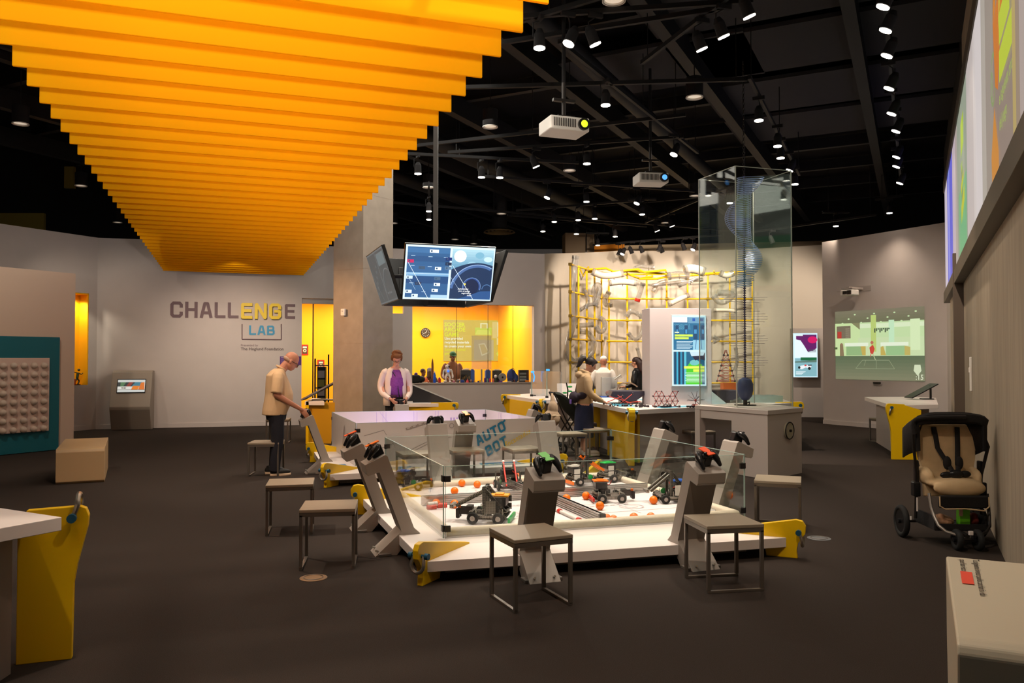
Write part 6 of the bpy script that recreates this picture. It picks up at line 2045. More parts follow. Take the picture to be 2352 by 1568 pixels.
strip(2226, 2242, (214, 202, 198)); strip(2242, 2247, (230, 220, 216)); strip(2247, 2262, (236, 226, 224)); strip(2262, 2272, (196, 186, 174)); strip(2272, 2290, (172, 158, 146)); strip(2290, 2352, (160, 140, 128))
strip(2214, 2216, (150, 160, 90), .3, .55)
u0, u1 = U_px(2213), U_px(2219)
c.poly([(u0, .62), (u1, .66), (u1, .86), (u0, .84)], (190, 220, 40)); c.poly([(u0, .2), (u1 + .01, .3), (u1 + .01, .40), (u0, .31)], (210, 214, 50)); c.poly([(u0, .38), (u1, .44), (u1, .50), (u0, .45)], (210, 214, 50)); c.text('TIRO', u0, .52, .16, (190, 220, 60), .004)
ua_, ub2 = U_px(2286), U_px(2302)
c.ring(U_px(2291), .40, .012, .0025, (150, 170, 110)); c.text('3', U_px(2287), .33, .30, (150, 170, 110), .006)
u = lambda px: U_px(px)
c.poly([(u(2287), 0), (u(2286), .12), (u(2294), .28), (u(2303), .08), (u(2303), 0)], (226, 150, 60))
c.poly([(u(2297), .34), (u(2293), .6), (u(2302), .62), (u(2318), .74), (u(2328), 1), (u(2333), 1), (u(2325), .62), (u(2312), .5), (u(2303), .3)], (226, 130, 40))
c.poly([(u(2293), .6), (u(2298), .86), (u(2303), 1), (u(2300), .7), (u(2300), .62)], (226, 140, 40)); c.poly([(u(2306), .5), (u(2320), .66), (u(2330), .95), (u(2322), .8), (u(2308), .62)], (222, 190, 60))
c.poly([(u(2308), .43), (u(2334), .43), (u(2334), .54), (u(2308), .54)], (206, 222, 60)); c.poly([(u(2308), .30), (u(2340), .30), (u(2340), .41), (u(2308), .41)], (206, 222, 60))
c.text('QUE ES?', u(2308), .72, .28, (190, 220, 40), .004); c.text('¡Descubre más!', u(2309), .57, .14, (206, 200, 60), .002); c.text('el siguiente tiro', u(2308), .22, .13, (176, 200, 90), .002); c.text('del juego', u(2308), .13, .13, (176, 200, 90), .002)
strip(2341, 2349, (200, 176, 110), 0, .42)
c.build('picture', print_mat('projection_glow', .70), ps, Matrix.Translation((0, 0, -.009)))

# ------------------------------------------------------------------ soccer wall: projected picture, projector, sensor
a_, x = onwall(1920, 870, WE0, WE1, .006); b_, _ = onwall(2125, 875, WE0, WE1, .006); t_, _ = onwall(1920, 716, WE0, WE1, .006)
Wd = (b_ - a_).length; Hd = t_.z - a_.z
o = thing('projected_picture', 'greenish projected game picture of a lab with a striped pitch', 'projected image', M=upright(a_, x))
c = Canvas(Wd, Hd, .0008)
G0 = (150, 168, 112)
c.rect(0, 0, 1, 1, (116, 126, 88)); c.grad(0, 0, 1, .38, (132, 132, 104), (86, 106, 78), 8); c.rect(0, .62, 1, 1, (134, 134, 96)); c.grad(0, .82, 1, 1, (110, 112, 84), (128, 122, 100), 4)
c.poly([(0, .34), (0, .82), (.2, .82), (.3, .72), (.4, .60), (.4, .34)], (206, 230, 168)); c.rect(.3, .6, 1, .82, (200, 226, 170)); c.rect(.3, .74, 1, .8, (224, 240, 200))
c.rect(.28, .34, 1, .6, (206, 226, 176)); c.rect(.02, .6, .19, .78, (120, 110, 90)); c.rect(.03, .6, .08, .7, (190, 60, 50))
for i in range(5): c.rect(.13, .61 + .03 * i, .18, .625 + .03 * i, (150, 140, 116))
c.rect(.43, .4, .49, .92, (190, 210, 120)); c.rect(.63, .48, .69, .84, (200, 236, 196)); c.rect(.86, .42, .96, .84, (220, 240, 190))
c.rect(.12, .48, .4, .53, (236, 246, 220)); c.poly([(.14, .35), (.34, .35), (.34, .48), (.14, .48)], (150, 186, 130)); c.poly([(.33, .35), (.37, .35), (.37, .48), (.31, .48)], (200, 176, 90))
c.rect(.54, .48, .84, .53, (236, 246, 220)); c.poly([(.6, .35), (.8, .35), (.8, .48), (.6, .48)], (156, 196, 140)); c.poly([(.54, .35), (.6, .35), (.57, .48), (.54, .46)], (200, 176, 90)); c.poly([(.8, .35), (.86, .35), (.86, .46), (.8, .48)], (196, 180, 100))
for i in range(9): c.rect(.47 + i * .02, .67 + .02 * (i % 3), .485 + i * .02, .73, (70, 90, 70))
for i in range(12): c.oval(.1 + i * .075, .88 + .06 * ((i * 7) % 3 - 1), .012, .01, (206, 232, 176))
c.poly([(.42, .46), (.46, .5), (.48, .44), (.46, .36), (.43, .38)], (206, 70, 56)); c.oval(.45, .53, .018, .022, (190, 110, 90)); c.line(.44, .37, .43, .33, .02, (200, 90, 80)); c.line(.46, .37, .49, .28, .02, (190, 200, 150))
c.oval(.09, .5, .02, .03, (150, 120, 90)); c.poly([(.07, .34), (.12, .34), (.11, .5), (.07, .5)], (140, 120, 90)); c.rect(0, .44, .04, .47, (80, 96, 60))
for a, b, d, e in ((.26, .16, .34, .28), (.34, .28, .64, .28), (.64, .28, .7, .16), (.26, .16, .7, .16), (.38, .28, .36, .2), (.5, .28, .5, .16)): c.line(a, b, d, e, .012, (150, 160, 126))
c.poly([(.90, .14), (.94, .07), (.98, .14), (.97, .22), (.91, .22)], (216, 226, 190)); c.text(':15', .92, .02, .16, (214, 220, 190), .003)
c.build('picture', print_mat('soccer_glow', .9), o)  # projector light painted as a glowing decal on the wall
p, x = onwall(1985, 674, WE0, WE1, .0)
o = thing('short_throw_projector', 'small white projector on an arm above the soccer picture', 'projector', M=upright(p, x))
mb = MB(); mb.box((0, 0, .5), (.32, .13, .26), bev=.02); mb.build('body', M_WHITE2, o)
mb = MB(); mb.box((-.02, -.0, .64), (.1, .07, .02)); mb.box((.1, 0, .64), (.1, .09, .02)); mb.build('vent', M_DARKM, o)
mb = MB(); mb.box((-.05, .12, .25), (.08, .05, .5)); mb.box((0, .1, .5), (.3, .03, .2)); mb.box((-.2, .05, .5), (.3, .02, .03)); mb.box((-.05, .12, .01), (.5, .12, .02)); mb.build('arm', M_GREYW, o)
p, x = onwall(2016, 879, WE0, WE1, .0)
o = thing('wall_sensor', 'small black sensor bar under the projected soccer picture', 'sensor', M=upright(p, x))
mb = MB(); mb.box((0, 0, .03), (.18, .04, .05), bev=.006); mb.build('bar', M_BLKP, o); mb = MB(); mb.box((0, -.04, .01), (.22, .03, .02)); mb.build('bracket', M_GREYW, o)

# ------------------------------------------------------------------ reading plinth at the lower right corner
pb = Vector((1.88, 3.51, 0)); pf = Vector((1.545, 2.82, 0))
du = (pf - pb).normalized(); dv = -UP.cross(du) * -1
dv = UP.cross(du)
if dv.x < 0: dv = -dv
o = thing('reading_plinth', 'white slanted reading plinth with red square at lower right', 'plinth', M=Matrix((du, UP, dv)).transposed().to_4x4().copy())
Mp = Matrix((du, UP, du.cross(UP))).transposed().to_4x4(); Mp.translation = pb
o.matrix_world = Mp
sg_ = 1 if du.cross(UP).dot(Vector((1, 0, 0))) > 0 else -1
Lp_ = (pf - pb).length
mb = MB(); prof = [(0, .75), (Lp_ - .03, .628), (Lp_ + .0, .61), (Lp_ + .012, .58), (Lp_ - .10, 0), (.12, 0), (0.0, .41)]
mb.prism(prof, .50, z0=0 if sg_ > 0 else -.50, bev=.008); mb.build('body', M_PLINTH, o)
sl = (Vector((Lp_, .628, 0)) - Vector((0, .75, 0))).normalized()
# text runs from the front towards the back, read from the left
tx = Vector((-sl.x, -sl.y, 0)); tz = Vector((-sl.y, sl.x, 0)); ty = tz.cross(tx)
Mt = Matrix((tx, ty, tz)).transposed().to_4x4(); Mt.translation = Vector((0, .75, 0)) + sl * .62 + tz * .0015 + Vector((0, 0, sg_ * .02))
c = Canvas(.6, .5, .0003)
def rev(y): return y
c.rect(.555, .045, .80, .155, (236, 86, 64))
c.text('you can sign up', .04, .05, .034, (70, 62, 56), .0006)
c2 = Canvas(.6, .5, .0003)
vis = Matrix.Identity(4)
first = Vector((0, .75, 0)) + tz * .0018
Mt2 = Matrix((sl, Vector((0, 0, sg_ * 1.0)), sl.cross(Vector((0, 0, sg_ * 1.0))))).transposed().to_4x4()
if Mt2.to_3x3()[1][2] < 0:   # keep the print's face up, letters running towards the back
    Mt2 = Matrix((-sl, Vector((0, 0, sg_ * 1.0)), (-sl).cross(Vector((0, 0, sg_ * 1.0))))).transposed().to_4x4()
    Mt2.translation = first + sl * .62
    red = (1 - .42, 1 - .20)
else:
    Mt2.translation = first
    red = (.26, .46)
c2.rect(red[0] * .62 / .6, .09, red[1] * .62 / .6, .175, (236, 86, 64))
c2.text('que has visto', .05 if red[0] < .4 else .76, .10, .034, (70, 62, 56), .0006, xs=.7)
c2.text('Tu siguiente invento podría cambiar la vida', .03 if red[0] < .4 else .34, .20, .034, (70, 62, 56), .0006, xs=.62)
c2.build('print', M_GRAPH, o, Mt2)

# ------------------------------------------------------------------ workshop: slide, clock, things on the window sill
WB_in = (onB(hx0, 4.14), onB(hw1 + 1, 4.14))
def onyw(px, py, off=0.0):
    y = seg_u(px, WB_in[0][:2], WB_in[1][:2])[1]
    return aty(px, py, y) - YB * off
a_ = onyw(1018, 829, .01); b_ = onyw(1165, 827, .01); t_ = onyw(1018, 734, .01)
Wd = (b_ - a_).length; Hd = t_.z - a_.z
o = thing('projected_slide', 'projected slide about a soccer arcade game on the yellow wall', 'projected image', M=upright(a_, XB))
c = Canvas(Wd, Hd, .0012)
c.rect(0, 0, 1, 1, (222, 186, 70)); YG = (236, 232, 20); WH = (250, 244, 216)
c.text('SOCCER', .015, .84, .17, YG, .006); c.text('ARCADE', .015, .72, .17, YG, .006); c.text('GAME', .015, .60, .17, YG, .006)
c.text('Use provided', .02, .52, .105, WH, .003); c.text('recycled materials', .02, .43, .105, WH, .003); c.text('to create your own', .02, .335, .105, WH, .003)
c.text('Soccer inspired', .02, .25, .105, (230, 220, 30), .003); c.text('game!', .02, .16, .105, (230, 220, 30), .003)
c.rect(.49, .64, .75, .82, (206, 214, 70)); c.poly([(.49, .64), (.74, .64), (.71, .76), (.52, .76)], (226, 224, 96)); c.rect(.57, .8, .69, .93, (246, 234, 180)); c.rect(.59, .8, .67, .9, (222, 190, 90))
c.rect(.76, .56, .98, .96, (234, 202, 120)); c.rect(.84, .6, .97, .95, (248, 240, 196)); c.rect(.87, .66, .95, .82, (226, 190, 90)); c.rect(.83, .4, .99, .56, (242, 224, 160))
c.rect(.47, .02, .78, .52, (200, 178, 130)); c.poly([(.54, .42), (.64, .44), (.71, .2), (.59, .12)], (240, 230, 190)); c.poly([(.56, .40), (.63, .41), (.69, .22), (.60, .16)], (214, 186, 110))
c.poly([(.82, .18), (.88, .3), (.95, .26), (.93, .12), (.87, .06)], (222, 224, 80)); c.line(.84, .14, .94, .24, .02, (244, 236, 170))
c.build('picture', print_mat('slide_glow', 1.0), o)  # the slide's projected light is put into emissive colours
p = onyw(977, 764, .0)
o = thing('wall_clock', 'round dark clock on the yellow workshop wall', 'clock', M=upright(p, XB))
mb = MB(); mb.cyl((0, 0, 0), (0, 0, .04), .14, seg=28); mb.build('case', mat('clock_brown', (70, 52, 30), .5), o, smooth=True)
mb = MB(); mb.torus(Matrix.Translation((0, 0, .04)), .135, .012, 28, 8); mb.build('rim', M_BLKP, o, smooth=True)
mb = MB(); mb.box((.02, .03, .045), (.012, .09, .006), rot=(0, 0, -.5)); mb.box((-.03, -.01, .047), (.10, .01, .006), rot=(0, 0, .4)); mb.build('hands', M_WHITE, o)
mb = MB()
for i in range(12): mb.box((.105 * math.cos(i * PI / 6), .105 * math.sin(i * PI / 6), .043), (.016, .016, .004))
mb.build('hour_marks', M_WHITE, o)

def sill(px, off=.18):
    u, y = seg_u(px, WA1, WB1)
    return onB(u, off, 1.0)
def sthing(name, px, label, cat, off=.18, rz=0):
    p_ = sill(px, off)
    return thing(name, label, cat, M=Matrix.Translation(p_) @ Matrix.Rotation(math.atan2(XB.y, XB.x) + rz, 4, 'Z'), group=None)
S_ = 20.6 / F    # metres per pixel at the sill
o = sthing('camera_bag', 958, 'black bag with purple cap at the left end of the workshop sill', 'bag')
mb = MB(); mb.box((-.05, 0, .1), (.30, .2, .2), bev=.03); mb.ell((.12, 0, .09), (.12, .1, .09)); fuse(mb, 'bag', mat('bag_black', (26, 28, 26), .7), o, .012)
mb = MB(); mb.ell((.0, 0, .22), .045); mb.build('cap', M_PURPLE, o, smooth=True)
o = sthing('water_bottle', 1000, 'tall blue bottle with white cap on the workshop sill', 'bottle', .12)
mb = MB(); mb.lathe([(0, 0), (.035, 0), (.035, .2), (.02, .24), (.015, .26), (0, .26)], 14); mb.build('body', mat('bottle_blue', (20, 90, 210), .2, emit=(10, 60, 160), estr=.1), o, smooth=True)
mb = MB(); mb.cyl((0, 0, .25), (0, 0, .29), .02); mb.build('cap', M_WHITE, o, smooth=True)
o = sthing('rocket_model', 998, 'thin brown rocket model rising behind the blue bottle', 'model', .3)
mb = MB(); mb.lathe([(0, 0), (.03, 0), (.032, .3), (.03, .48), (.015, .58), (0, .64)], 14); mb.build('body', mat('rocket_brown', (120, 66, 34), .5), o, smooth=True)
mb = MB()
for a in range(4): mb.box((.045 * math.cos(a * PI / 2), .045 * math.sin(a * PI / 2), .05), (.05, .008, .1) if a % 2 == 0 else (.008, .05, .1))
mb.build('fin', mat('rocket_brown'  , (120, 66, 34)), o)
# humanoid robot
o = sthing('humanoid_robot', 1031, 'white humanoid toy robot with blue chest light on the sill', 'robot', .14)
mb = MB(); mb.ell((0, 0, .30), (.075, .05, .08)); mb.ell((0, 0, .22), (.05, .04, .05)); mb.ell((-.012, -.01, .41), (.06, .055, .055)); mb.cyl((0, 0, .34), (0, 0, .40), .02)
for s in (-1, 1):
    mb.tube([(s * .075, 0, .34), (s * .11, 0, .29), (s * .12, -.01, .22)], [.024, .024, .022]); mb.tube([(s * .12, -.01, .22), (s * .125, -.03, .16), (s * .12, -.04, .11)], [.022, .03, .018])
    mb.tube([(s * .03, 0, .2), (s * .06, -.02, .12), (s * .05, 0, .04)], [.03, .026, .024]); mb.box((s * .055, -.02, .02), (.05, .1, .035), bev=.01)
fuse(mb, 'body', M_WHITE, o, .008)
mb = MB(); mb.ell((0, -.05, .30), (.03, .015, .03)); mb.build('chest_light', mat('chest_blue', (40, 90, 255), .3, emit=(50, 100, 255), estr=2.0), o, smooth=True)
mb = MB(); mb.ell((.02, -.045, .415), (.032, .02, .03)); mb.build('visor', M_BLKP, o, smooth=True)
def simple_box(px, w, h, col, name, label, cat, part='body', off=.16, extra=None, lid=None):
    o = sthing(name, px, label, cat, off)
    mb = MB(); mb.box((0, 0, h / 2), (w, .12, h), bev=.006); mb.build(part, mat(name + str(px), col, .5), o)
    if lid: mb = MB(); mb.box((0, -.0, h + .012), (w * .6, .08, .024), bev=.004); mb.build('lid', mat(name + 'lid' + str(px), lid, .5), o)
    return o
simple_box(1012, .055, .11, (200, 40, 40), 'soda_can', 'red and blue can between the bottle and the toy robot', 'can', lid=(30, 70, 170))
o = simple_box(1075, .28, .32, (40, 36, 34), 'maker_machine', 'black framed maker machine left of the blue backed one', 'machine', 'frame', .3, lid=(210, 190, 170))
mb = MB(); mb.tube([(-.05, 0, .33), (.0, -.02, .37), (.08, 0, .35), (.16, 0, .34)], .008, smooth=2); mb.build('hose', M_WHITE, o, smooth=True)
mb = MB()
for i in range(5): mb.box((-.08 + .04 * i, -.064, .1 + .03 * (i % 3)), (.02, .006, .06))
mb.build('panel_marks', mat('brass_mark', (150, 110, 40), .4), o)
simple_box(1090, .10, .32, (30, 90, 190), 'blue_crate', 'upright blue crate beside the left maker machine', 'crate', 'shell', .26, lid=(20, 60, 140))
simple_box(1126, .14, .31, (40, 90, 180), 'blue_crate', 'upright blue crate in the middle of the workshop sill', 'crate', 'shell', .28, lid=(20, 60, 140))
o = simple_box(1148, .24, .31, (46, 42, 40), 'maker_machine', 'black maker machine behind the grey spool', 'machine', 'frame', .32, lid=(220, 210, 190))
o = sthing('filament_spool', 1157, 'round grey spool leaning on the black maker machine', 'spool', .14)
Mx = Matrix.Translation((0, 0, .13)) @ Matrix.Rotation(PI / 2, 4, 'X')
mb = MB(); mb.cyl((0, 0, -.02), (0, 0, .02), .105, seg=28, M=Mx); mb.build('disc', mat('spool_grey', (150, 146, 142), .4), o, smooth=True)
mb = MB(); mb.cyl((0, 0, -.03), (0, 0, .03), .025, seg=14, M=Mx); mb.build('hub', M_DARKM, o, smooth=True)
o = sthing('round_lamp', 1141, 'small white ball lamp beside the grey spool', 'lamp', .12)
mb = MB(); mb.ell((0, 0, .15), .045); mb.build('globe', M_WHITE, o, smooth=True); mb = MB(); mb.cyl((0, 0, 0), (0, 0, .11), .03, .02); mb.build('stand', mat('lamp_green', (50, 80, 66), .5), o)
o = sthing('blue_jacket_bag', 1181, 'tall dark blue bag slumped near the right end of the sill', 'bag', .2)
mb = MB(); mb.ell((-.02, 0, .17), (.13, .09, .18)); mb.box((-.01, 0, .12), (.24, .14, .22), bev=.04); mb.ell((.1, 0, .1), (.07, .08, .12)); fuse(mb, 'bag', mat('bag_blue', (40, 62, 130), .7), o, .012)
mb = MB(); mb.tube([(-.05, -.05, .33), (0, -.05, .37), (.05, -.05, .33)], .008); mb.build('handle', mat('bag_blue_dark', (24, 34, 80), .7), o)
o = simple_box(1208, .27, .32, (52, 46, 42), 'shelf_printer', 'dark printer with grey front trays at the right end of the sill', 'printer', 'frame', .24)
mb = MB()
for i in range(3): mb.box((-.03, -.066, .06 + .08 * i), (.18, .012, .05))
mb.build('tray', mat('tray_grey', (160, 158, 156), .4), o)
SMALL = [(975, (226, 214, 190), 'flat cream tray by the black bag', .10, .02), (985, (216, 120, 90), 'little pink bust on the workshop sill', .05, .07), (1024, (220, 210, 200), 'white lump of craft foam left of the toy robot feet', .1, .06), (1044, (190, 120, 150), 'mauve scrap right of the toy robot feet', .06, .05),
         (1053, (96, 96, 100), 'small grey ball shaped toy on the sill', .08, .08), (1063, (40, 70, 150), 'dark blue open box with clear rim', .09, .07), (1075, (220, 70, 80), 'coral red cone toy on the sill', .07, .09), (1083, (150, 120, 110), 'brown craft blob right of the coral cone', .07, .08), (1091, (200, 150, 90), 'tan jar beside the brown blob', .04, .06),
         (1100, (40, 50, 120), 'small navy piece on the sill middle', .05, .04), (1104, (250, 190, 20), 'yellow cup on the sill middle', .05, .07), (1109, (236, 210, 180), 'cream cup right of the yellow one', .04, .05), (1115, (80, 50, 130), 'purple thread reel on the sill', .05, .12), (1121, (120, 150, 130), 'glass jar with green filling', .05, .1),
         (1127, (200, 60, 90), 'jar of red and green bits on the sill', .05, .11), (1134, (210, 110, 90), 'salmon coloured jar left of the ball lamp', .06, .1), (1151, (110, 70, 150), 'violet clip under the grey spool', .09, .04), (1171, (180, 170, 160), 'flat grey dish left of the blue bag', .1, .03), (1183, (110, 60, 50), 'maroon block before the blue bag', .04, .06), (1212, (240, 140, 20), 'orange block before the dark printer', .09, .05)]
for px, col, lab, w, h in SMALL:
    o = sthing('craft_item', px, lab, 'craft item', .06)
    o['group'] = 'small craft things on the workshop sill'
    mb = MB()
    if px in (1053, 985, 1024, 1083): mb.ell((0, 0, h / 2), (w / 2, .04, h / 2))
    elif px == 1075: mb.lathe([(0, 0), (w * .6, 0), (w * .3, h * .7), (0, h)], 14)
    elif w < .062: mb.lathe([(0, 0), (w / 2, 0), (w / 2, h * .8), (w * .35, h), (0, h)], 12)
    else: mb.box((0, 0, h / 2), (w, .07, h), bev=.006)
    mb.build('body', mat('craft%d' % px, col, .5), o, smooth=px in (1053, 985, 1024, 1083, 1075))
    mb = MB(); mb.box((0, 0, .002), (w * .9, .06, .004)); mb.build('base', M_GREYW, o)
p_ = thing('shelf_glass_pane', 'pale translucent sheet standing in the workshop window', 'panel', M=frame(onB(seg_u(1087, WA1, WB1)[0], .2, 1.33), XB))
mb = MB(); w = seg_u(1133, WA1, WB1)[0] - seg_u(1087, WA1, WB1)[0]; mb.box((w / 2, 0, .45), (w, .01, .88)); mb.build('sheet', glass_mat('hazy_sheet', (.97, .94, .9), .04, .22), p_)
mb = MB(); mb.box((w / 2, 0, -.165), (.04, .04, .35)); mb.build('post', M_STEEL, p_)

# olive wall pieces seen above the left wall
for (x0_, y0_, x1_, y1_, d_) in ((0, 535, 103, 490, 21.5), (150, 396, 172, 368, 20.0)):
    a_ = aty(x0_, y0_, d_); b_ = aty(x1_, y1_, d_)
    mb = MB(); mb.box(((a_.x + b_.x) / 2 - (.6 if x0_ == 0 else 0), d_, (a_.z + b_.z) / 2 - .2), (b_.x - a_.x + (1.2 if x0_ == 0 else 0), .1, b_.z - a_.z + .4)); struct('wall_olive', mb, mat('olive_paint', (130, 112, 40), .8))

# ------------------------------------------------------------------ strollers
M_FAB = mat('stroller_fabric', (30, 27, 27), .85, bump=.2, nscale=60)
M_CREAM = mat('stroller_liner', (204, 176, 136), .85, noise=.05, nscale=20)
def stroller():
    o = thing('stroller', 'black stroller with cream seat liner parked by the concrete wall', 'stroller', loc=(3.84, 7.12, 0), rotz=R(-4))
    # local: x right, y away from the viewer, z up
    mb = MB()
    rings = []
    for i in range(9):
        a = R(-12 + 20 * i)
        pass
    for k in range(7):      # canopy: arches from the front hoop to the back
        t = k / 6
        w = .275 + .02 * math.sin(PI * t); h = .10 * (1 - .35 * t); yy = -.06 + .34 * t; z0 = .96 - .10 * t
        rings.append([(-w, yy, z0 - .16), *[(w * -math.copysign(abs(math.cos(PI * j / 12)) ** .6, math.cos(PI * j / 12)), yy + .02 * math.sin(PI * j / 12), z0 + .08 + h * math.sin(PI * j / 12) ** .6) for j in range(13)], (w, yy, z0 - .16)])
    for ring in rings: pass
    bm = mb.bm
    rows = [[bm.verts.new(p) for p in r] for r in rings]
    for a, b in zip(rows[:-1], rows[1:]):
        for j in range(len(a) - 1): bm.faces.new((a[j], a[j + 1], b[j + 1], b[j]))
    cn_ = mb.build('canopy', M_FAB, o, smooth=True)
    md = cn_.modifiers.new('s', 'SOLIDIFY'); md.thickness = .012
    mb = MB(); mb.tube([(-.28, -.07, .80), *[(-.285 * math.copysign(abs(math.cos(PI * j / 12)) ** .6, math.cos(PI * j / 12)), -.07, 1.02 + .07 * math.sin(PI * j / 12) ** .6) for j in range(13)], (.28, -.07, .80)], [.02] * 2 + [.045] * 11 + [.02] * 2, seg=8, flat=.6); mb.build('canopy_hoop', M_FAB, cn_, smooth=True)
    # seat liner: reclined back, seat, front lip
    prof = [(-.22, .40), (-.21, .62), (-.225, .74), (-.25, .80), (-.235, .92), (-.19, 1.03), (.19, 1.03), (.235, .92), (.25, .80), (.225, .74), (.21, .62), (.22, .40)]
    Mb_ = Matrix.Translation((0, -.06, 0)) @ Matrix.Rotation(R(-9), 4, 'X')
    mb = MB(); mb.prism([(a, b) for a, b in prof], .05, M=Mb_ @ Matrix(((1, 0, 0, 0), (0, 0, 1, -.05), (0, 1, 0, 0), (0, 0, 0, 1))), bev=.012); mb.build('seat_back', M_CREAM, o, smooth=True)
    mb = MB(); mb.ell((0, -.10, .53), (.235, .17, .055), u=20, v=12); mb.ell((0, -.21, .50), (.22, .07, .08), u=20, v=12); mb.ell((-.2, .0, .58), (.05, .16, .08)); mb.ell((.2, .0, .58), (.05, .16, .08)); fuse(mb, 'seat', M_CREAM, o, .012)
    mb = MB(); mb.box((0, -.27, .395), (.40, .03, .11), rot=(R(12), 0, 0), bev=.012); lf = mb.build('foot_flap', M_FAB, o)
    mb = MB(); mb.tube([(-.2, -.29, .44), (-.2, -.295, .36), (-.16, -.295, .335), (0, -.295, .34), (.16, -.295, .325), (.2, -.295, .36), (.2, -.29, .44)], .006, seg=6); mb.build('piping', M_CREAM, lf, smooth=True)
    for s in (-1, 1):
        mb = MB(); mb.tube([(s * .10, .035, 1.0), (s * .085, -.0, .82), (s * .05, -.07, .72), (s * .02, -.15, .62)], .022, seg=8, flat=.35); mb.build('harness_strap', M_FAB, o, smooth=True)
        mb = MB(); mb.ell((s * .05, -.10, .70), (.035, .02, .06)); mb.build('shoulder_pad', M_FAB, o, smooth=True)
    mb = MB(); mb.ell((0, -.15, .61), (.06, .03, .04)); mb.ell((-.07, -.14, .60), (.06, .02, .03)); mb.ell((.08, -.14, .61), (.05, .02, .03)); mb.build('buckle', M_BLKP, o, smooth=True)
    for s in (-1, 1):
        mb = MB(); mb.tube([(s * .335 , -.1, 1.04) if s < 0 else (.30, 0, .95), (s * .315, -.06, .84), (s * .275, -.02, .6), (s * .27, 0, .45), (s * .28, .0, .20)], .014, seg=8); mb.build('side_rail', M_DARKM, o, smooth=True)
        mb = MB(); mb.box((s * .28, -.01, .46), (.06, .08, .13), bev=.012); mb.box((s * .27, 0, .60), (.035, .05, .22), bev=.01); mb.build('hinge', M_BLKP, o)
        mb = MB(); mb.tube([(s * .24, -.18, .45), (s * .235, -.22, .3), (s * .20, -.30, .16), (s * .05, -.36, .12)], .014, seg=8, smooth=1); mb.build('front_fork', M_ALU if s < 0 else M_DARKM, o, smooth=True)
    mb = MB(); mb.tube([(-.32, -.1, .95), (-.345, -.1, 1.05), (-.30, -.1, 1.085), (-.1, -.12, 1.10), (.1, -.12, 1.10)], .018, seg=8, smooth=1); mb.build('handlebar', M_FAB, o, smooth=True)
    mb = MB(); mb.box((0, -.02, .145), (.42, .40, .015)); mb.box((-.21, -.02, .20), (.012, .40, .12)); mb.box((.21, -.02, .20), (.012, .40, .12)); mb.box((0, -.22, .17), (.42, .012, .05)); mb.build('basket', M_FAB, o)
    for s, yy, r, nm in ((-1, .16, .145, 'rear_wheel'), (1, .16, .145, 'rear_wheel'), (-.28, -.34, .09, 'front_wheel'), (.28, -.34, .09, 'front_wheel')):
        xx = s * .335 if nm == 'rear_wheel' else s * .3
        Mw = Matrix.Translation((xx, yy, r)) @ Matrix.Rotation(PI / 2, 4, 'Y')
        mb = MB(); mb.torus(Mw, r - .025, .025, 28, 10); w_ = mb.build(nm, M_RUB, o, smooth=True)
        mb = MB(); mb.cyl((0, 0, -.014), (0, 0, .014), r - .04, seg=24, M=Mw); mb.cyl((0, 0, -.035), (0, 0, .035), .02, seg=12, M=Mw); mb.build('wheel_disc', M_BLKP, w_)
    mb = MB(); mb.cyl((-.33, .16, .145), (.33, .16, .145), .014); mb.cyl((-.1, -.34, .09), (.1, -.34, .09), .012); mb.cyl((0, -.34, .12), (0, .16, .145), .018); mb.build('axle', M_DARKM, o)
    mb = MB(); mb.box((.005, -.385, .155), (.035, .02, .035), bev=.004); mb.build('reflector', M_WHITE, o)
    mb = MB(); mb.box((-.32, -.0, .2), (.012, .012, .03)); mb.box((-.285, -.05, .33), (.010, .01, .12)); mb.build('side_reflector', M_WHITE, o)
    return o
so = stroller()
g_ = thing('snack_box', 'tall bright green box in the basket of the stroller', 'box', M=so.matrix_world @ Matrix.Translation((.055, -.15, .153)))
mb = MB(); mb.box((0, 0, .10), (.085, .07, .20), bev=.004); mb.build('carton', mat('lime', (96, 180, 20), .5), g_); mb = MB(); mb.box((-.035, -.036, .14), (.03, .004, .07)); mb.build('label_patch', mat('pinkish', (190, 150, 130), .5), g_)
g_ = thing('blanket_bundle', 'bundle of tan and grey cloth in the left of the stroller basket', 'cloth', M=so.matrix_world @ Matrix.Translation((-.10, -.1, .153)))
mb = MB(); mb.ell((0, 0, .05), (.09, .12, .05)); mb.ell((-.03, -.05, .085), (.035, .05, .035)); fuse(mb, 'cloth', mat('cloth_tan', (150, 112, 84), .9, noise=.3, nscale=30), g_, .01)
g_ = thing('red_cloth', 'dark red cloth at the right of the stroller basket', 'cloth', M=so.matrix_world @ Matrix.Translation((.15, -.08, .153)))
mb = MB(); mb.ell((0, 0, .06), (.045, .12, .055)); mb.ell((0, -.06, .1), (.03, .04, .03)); fuse(mb, 'cloth', mat('cloth_red', (96, 26, 18), .9), g_, .01)

